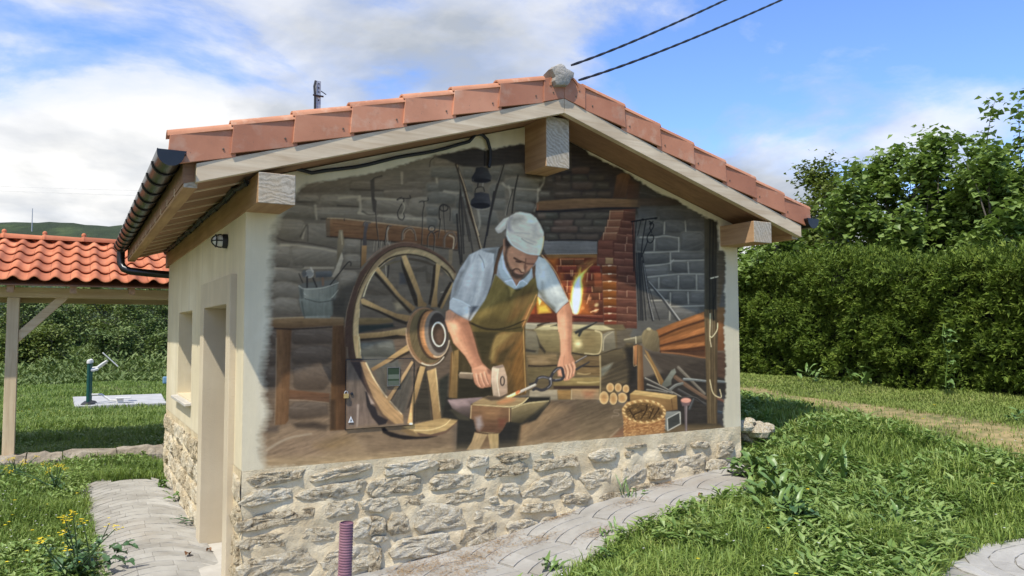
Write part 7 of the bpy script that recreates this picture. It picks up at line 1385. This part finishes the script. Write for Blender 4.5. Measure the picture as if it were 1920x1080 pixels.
# ---------------------------------------------------------------- hedge
HA, HB = np.array((8.02, -1.9)), np.array((10.3, 8.2)); hd_ = (HB - HA) / np.linalg.norm(HB - HA); hn = np.array((-hd_[1], hd_[0])); HL = np.linalg.norm(HB - HA)
hedge = thing('conifer_hedge', 'tall clipped conifer hedge behind the lawn on the right', 'hedge', (HA[0], HA[1], .05))
def htop(s): return 1.50 + .36 * np.clip(s / 7, 0, 1) + .07 * np.sin(s * 1.3 + 1) + .06 * np.sin(s * 3.1)
N_ = 58000; s = rng.uniform(0, HL, N_); f = rng.random(N_); zt = htop(s)
face = f < .66; top_ = (f >= .66) & (f < .9); z = np.where(face, zt * rng.random(N_) ** .85, np.where(top_, zt + .02 * rng.normal(size=N_), zt * rng.random(N_)))
lump = .20 * fbm(np.column_stack([s, z, 0 * s]), 2.4, 5, 3) + .09 * fbm(np.column_stack([s, z, 0 * s]), 6, 8, 2)
dep = np.where(face, lump + .04 * rng.normal(size=N_) - .10 * (z > zt * .9) * rng.random(N_), np.where(top_, -rng.random(N_), -1.0 - lump)); dep = dep - .12 * np.exp(-z / .15)
up_ = rng.random(N_) ** 4 * .24 * top_; P_ = np.column_stack([s * hd_[0] + hn[0] * dep, s * hd_[1] + hn[1] * dep, z + up_])
out = np.where(face, 1, np.where(top_, .2, -1))[:, None] * np.array((hn[0], hn[1], 0))[None]; D = out + rng.normal(0, .55, (N_, 3)) + np.array((0, 0, .35)) + top_[:, None] * np.array((0, 0, 1.1)); N = out * .6 + rng.normal(0, .6, (N_, 3)) + np.array((0, 0, .5))
M['thuja'] = island('conifer_spray', [(0, (0.024, 0.051, 0.009)), (.38, (0.090, 0.144, 0.020)), (.75, (0.174, 0.241, 0.035)), (.97, (0.282, 0.333, 0.068)), (1, (0.336, 0.172, 0.077))], .6, .16, .2, noise_scale=2.6)
K_ = 5; P3 = np.repeat(P_, K_, 0); D3 = np.repeat(unit(D), K_, 0) + rng.normal(0, .38, (N_ * K_, 3)); N3 = np.repeat(N, K_, 0); L = np.repeat(rng.uniform(.04, .10, N_), K_) * rng.uniform(.6, 1.1, N_ * K_)
obj('foliage', leaf_mesh('foliage', P3, D3, N3, L, L * rng.uniform(.18, .36, N_ * K_), .1, .12, True), M['thuja'], hedge)
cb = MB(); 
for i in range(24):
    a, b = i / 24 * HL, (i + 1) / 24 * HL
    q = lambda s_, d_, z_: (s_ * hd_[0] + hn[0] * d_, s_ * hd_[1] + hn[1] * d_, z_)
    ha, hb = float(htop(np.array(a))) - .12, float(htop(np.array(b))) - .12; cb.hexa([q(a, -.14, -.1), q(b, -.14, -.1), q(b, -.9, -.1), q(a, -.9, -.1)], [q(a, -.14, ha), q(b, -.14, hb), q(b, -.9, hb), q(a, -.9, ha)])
cb.build('dark_core', noisy('hedge_inner', [(.3, (.006, .010, .003)), (.7, (.016, .024, .006))], 12, rough=1, bs=30, bstr=1, bd=.05), hedge)  # added solid core blocks see-through; near-black colour stands for shade inside the hedge

# ---------------------------------------------------------------- trees and shrubs
M['bark'] = noisy('bark', [(.3, (.07, .058, .045)), (.7, (.16, .14, .115))], 12, rough=.95, stretch=(1, 1, .3), bs=40, bstr=.8, bd=.01)
def tree(name, label, loc, height, spread, nleaf, Lf, mat, seed, shoots=0, trunk_r=.07, base=.25, nlimb=9, cat='tree', group=None, sparse=0.0, aspect=.95, clump=.2):
    r = np.random.default_rng(seed); e = thing(name, label, cat, tuple(loc), group=group); tips = []; br = MB()
    tp = [np.array((0, 0, -.1))]
    for i in range(6): tp.append(tp[-1] + np.array((r.normal(0, .05), r.normal(0, .05), height * .62 / 6)))
    tk = MB(); tk.tube(tp, [trunk_r * (1 - .11 * i) for i in range(7)], 8); tko = tk.build('trunk', M['bark'], e, True)
    def limb(p, d, L_, r_, lev):
        q = [p]; n_ = 6
        for i in range(n_): d = d + r.normal(0, .16, 3) + np.array((0, 0, .07)); d /= np.linalg.norm(d); q.append(q[-1] + d * L_ / n_)
        br.tube(q, [r_ * (1 - .8 * i / n_) for i in range(n_ + 1)], 5)
        for i in range(2, n_ + 1): tips.append((q[i], d, lev))
        if lev < 2:
            for k in range(4 if lev == 0 else 3):
                i = r.integers(2, n_ + 1); a = r.uniform(0, 6.28); limb(q[i], d * .6 + np.array((math.cos(a), math.sin(a), r.uniform(-.1, .7))), L_ * r.uniform(.4, .62), r_ * .5, lev + 1)
    for k in range(nlimb):
        a = k * 2.4 + r.uniform(-.4, .4); h = base + (.95 - base) * k / nlimb; i = min(5, int(h * 6)); elv = .25 + .9 * h
        limb(tp[i] + (tp[i + 1] - tp[i]) * r.random(), np.array((math.cos(a), math.sin(a), elv)), spread * r.uniform(.75, 1.1) * (1 - .35 * h), trunk_r * .5, 0)
    for k in range(shoots):
        a = r.uniform(0, 6.28); rad = spread * r.uniform(.1, .75); p = np.array((math.cos(a) * rad, math.sin(a) * rad, height * r.uniform(.55, .75))); limb(p, np.array((r.normal(0, .15), r.normal(0, .15), 1.6)), height * r.uniform(.2, .36), .012, 2)
    br.build('branches', M['bark'], tko, True, fix=False)
    T_ = np.array([t[0] for t in tips]); w_ = 1.0 + .4 * np.array([t[2] for t in tips]); w_ /= w_.sum(); pick = r.choice(len(T_), nleaf, p=w_)
    cs = clump * r.uniform(.5, 1.25, len(T_)) * np.array([(1.0, .85, .5)[t[2]] for t in tips]); P_ = T_[pick] + r.normal(0, 1, (nleaf, 3)) * cs[pick][:, None] * np.array((1, 1, .8))
    P_ = P_[P_[:, 2] > base * height * .5]; n_ = len(P_); az = r.uniform(0, 6.28, n_); D = np.column_stack([np.cos(az), np.sin(az), r.uniform(-.7, .4, n_)]); N = np.column_stack([r.normal(0, .45, n_), r.normal(0, .45, n_), np.ones(n_)]); L_ = Lf * r.uniform(.6, 1.25, n_)
    obj('crown', leaf_mesh('crown', P_, D, N, L_, L_ * aspect, .12, .15), mat, e); return e
M['hazel'] = island('hazel_leaf', [(0, (0.088, 0.148, 0.032)), (.5, (0.182, 0.270, 0.063)), (.85, (0.275, 0.366, 0.105)), (1, (0.363, 0.435, 0.168))], .45, .3, .4, noise_scale=1.5)
M['yellowgreen'] = island('young_leaf', [(0, (.08, .11, .02)), (.5, (.145, .19, .04)), (1, (.26, .30, .085))], .5, .3, .3, noise_scale=1.2); M['shrub'] = island('shrub_leaf', [(0, (0.069, 0.108, 0.029)), (.5, (0.131, 0.186, 0.052)), (.9, (0.206, 0.264, 0.083)), (1, (0.275, 0.318, 0.115))], .55, .2, .3, noise_scale=.5)
def back(u, d): p = at_depth(u, 620, d); return (p[0], p[1], .08)
tree('hazel_tree', 'tallest leafy tree behind the hedge at the right edge', back(1885, 11.6), 4.2, 1.45, 18000, .112, M['hazel'], 5, shoots=8, group='trees behind the hedge', nlimb=12)
tree('hazel_tree', 'broad leafy tree behind the hedge, left of the tallest', back(1705, 12.4), 4.4, 1.55, 18000, .112, M['hazel'], 6, shoots=6, group='trees behind the hedge', nlimb=12)
tree('hazel_tree', 'leafy bush tree filling the gap between the two big trees over the hedge', back(1800, 13.2), 4.3, 1.45, 14000, .112, M['hazel'], 9, shoots=3, group='trees behind the hedge', nlimb=11)
tree('leafy_tree', 'yellow-green tree over the hedge between the shed roof and the big trees', back(1560, 15.5), 4.6, 1.7, 15000, .085, M['yellowgreen'], 7, shoots=3, group='trees behind the hedge', clump=.26, nlimb=11)
tree('leafy_tree', 'dark green bush under the right end of the roof, behind the hedge', back(1455, 14.6), 3.5, 1.4, 11000, .10, M['hazel'], 8, group='trees behind the hedge', clump=.24)
tree('leafy_tree', 'big tree beyond the hedge cut off by the right edge of the picture', back(2090, 11.0), 3.3, 1.5, 11000, .095, M['hazel'], 10, shoots=4, group='trees behind the hedge', nlimb=12)
# bare twigs of a dead shrub
r = np.random.default_rng(12); e = thing('bare_shrub', 'bare thin twigs rising above the yellow-green tree', 'shrub', back(1556, 17)); s = MB()
for k in range(9):
    a = r.uniform(-.16, .16, 2); p = np.array((r.normal(0, .2), r.normal(0, .2), 1.6)); h = r.uniform(1.2, 1.9) + (.35 if k == 0 else 0); q = [p + np.array((a[0] * t, a[1] * t, h * t)) + r.normal(0, .02, 3) for t in np.linspace(0, 1, 8)]; s.tube(q, [.011 - .008 * t for t in np.linspace(0, 1, 8)], 5)
    for j in range(6): c = q[r.integers(3, 8)]; s.tube([c, c + np.array((r.normal(0, .12), r.normal(0, .12), r.uniform(.1, .3)))], [.004, .002], 4)
s.tube([(0, 0, -.1), (0, 0, 1.7)], .03, 6); s.build('twigs', M['bark'], e)
# scrub on the bank beyond the meadow
SC = [(-60, 34, 2.6, 2.2), (40, 35, 2.7, 2.4), (120, 33, 2.3, 1.9), (185, 36, 2.6, 2.2), (255, 34, 2.5, 2.1), (330, 36, 2.7, 2.3), (80, 29, 1.2, 1.6), (215, 30, 1.4, 1.6), (300, 30.5, 1.3, 1.5), (10, 28, 1.1, 1.5), (150, 40, 3.0, 2.8), (-10, 40, 3.0, 2.8), (290, 41, 3.1, 3.0)]
NM = ['dark bush at the left edge of the scrub bank', 'bush beyond the shelter post', 'round bush in the middle of the scrub bank behind the exercise machine', 'tall bush in the scrub with thin stems', 'bush on the bank left of the shed corner', 'bush on the bank half hidden by the shed', 'low bush in front of the scrub, left of the exercise machine', 'low bush in front of the scrub, right of the exercise machine', 'low bush beside the shed corner, far side of the meadow', 'low bush at the foot of the bank near the shelter post', 'large bush at the back of the scrub, centre', 'large bush at the back of the scrub, left', 'large bush at the back of the scrub, right']
for k, (u, d, h, sp) in enumerate(SC):
    p = at_depth(u, 640, d); tree('scrub_bush', NM[k], (p[0], p[1], float(gz(p[0], p[1])) - .15), h, sp * .62, 4200, .15, M['shrub'] if k % 3 else M['yellowgreen'], 100 + k, base=.05, nlimb=10, cat='bush', group='bushes on the bank', clump=.34, aspect=.5)
x, y, d = scatter(26000, -160, 430, 19, 42.0); k = (y > 21) & (x < 14); x, y = x[k], y[k]; n = len(x); az = rng.uniform(0, 6.28, n); cl = np.clip(.5 + fbm(np.column_stack([x, y, 0 * x]), .5, 55, 3), 0, 1.3); P_ = np.column_stack([x, y, gz(x, y) + .55 * rng.random(n) * cl * sstep(21, 27, y)]); L = rng.uniform(.12, .3, n)
tag(obj('bank_undergrowth', leaf_mesh('bank_undergrowth', P_, np.column_stack([np.cos(az), np.sin(az), rng.uniform(.2, 1.6, n)]), np.column_stack([0 * az, 0 * az, 1 + 0 * az]), L, L * .35), M['shrub'], kind='stuff'), 'tangled green undergrowth on the bank beyond the meadow', 'undergrowth')
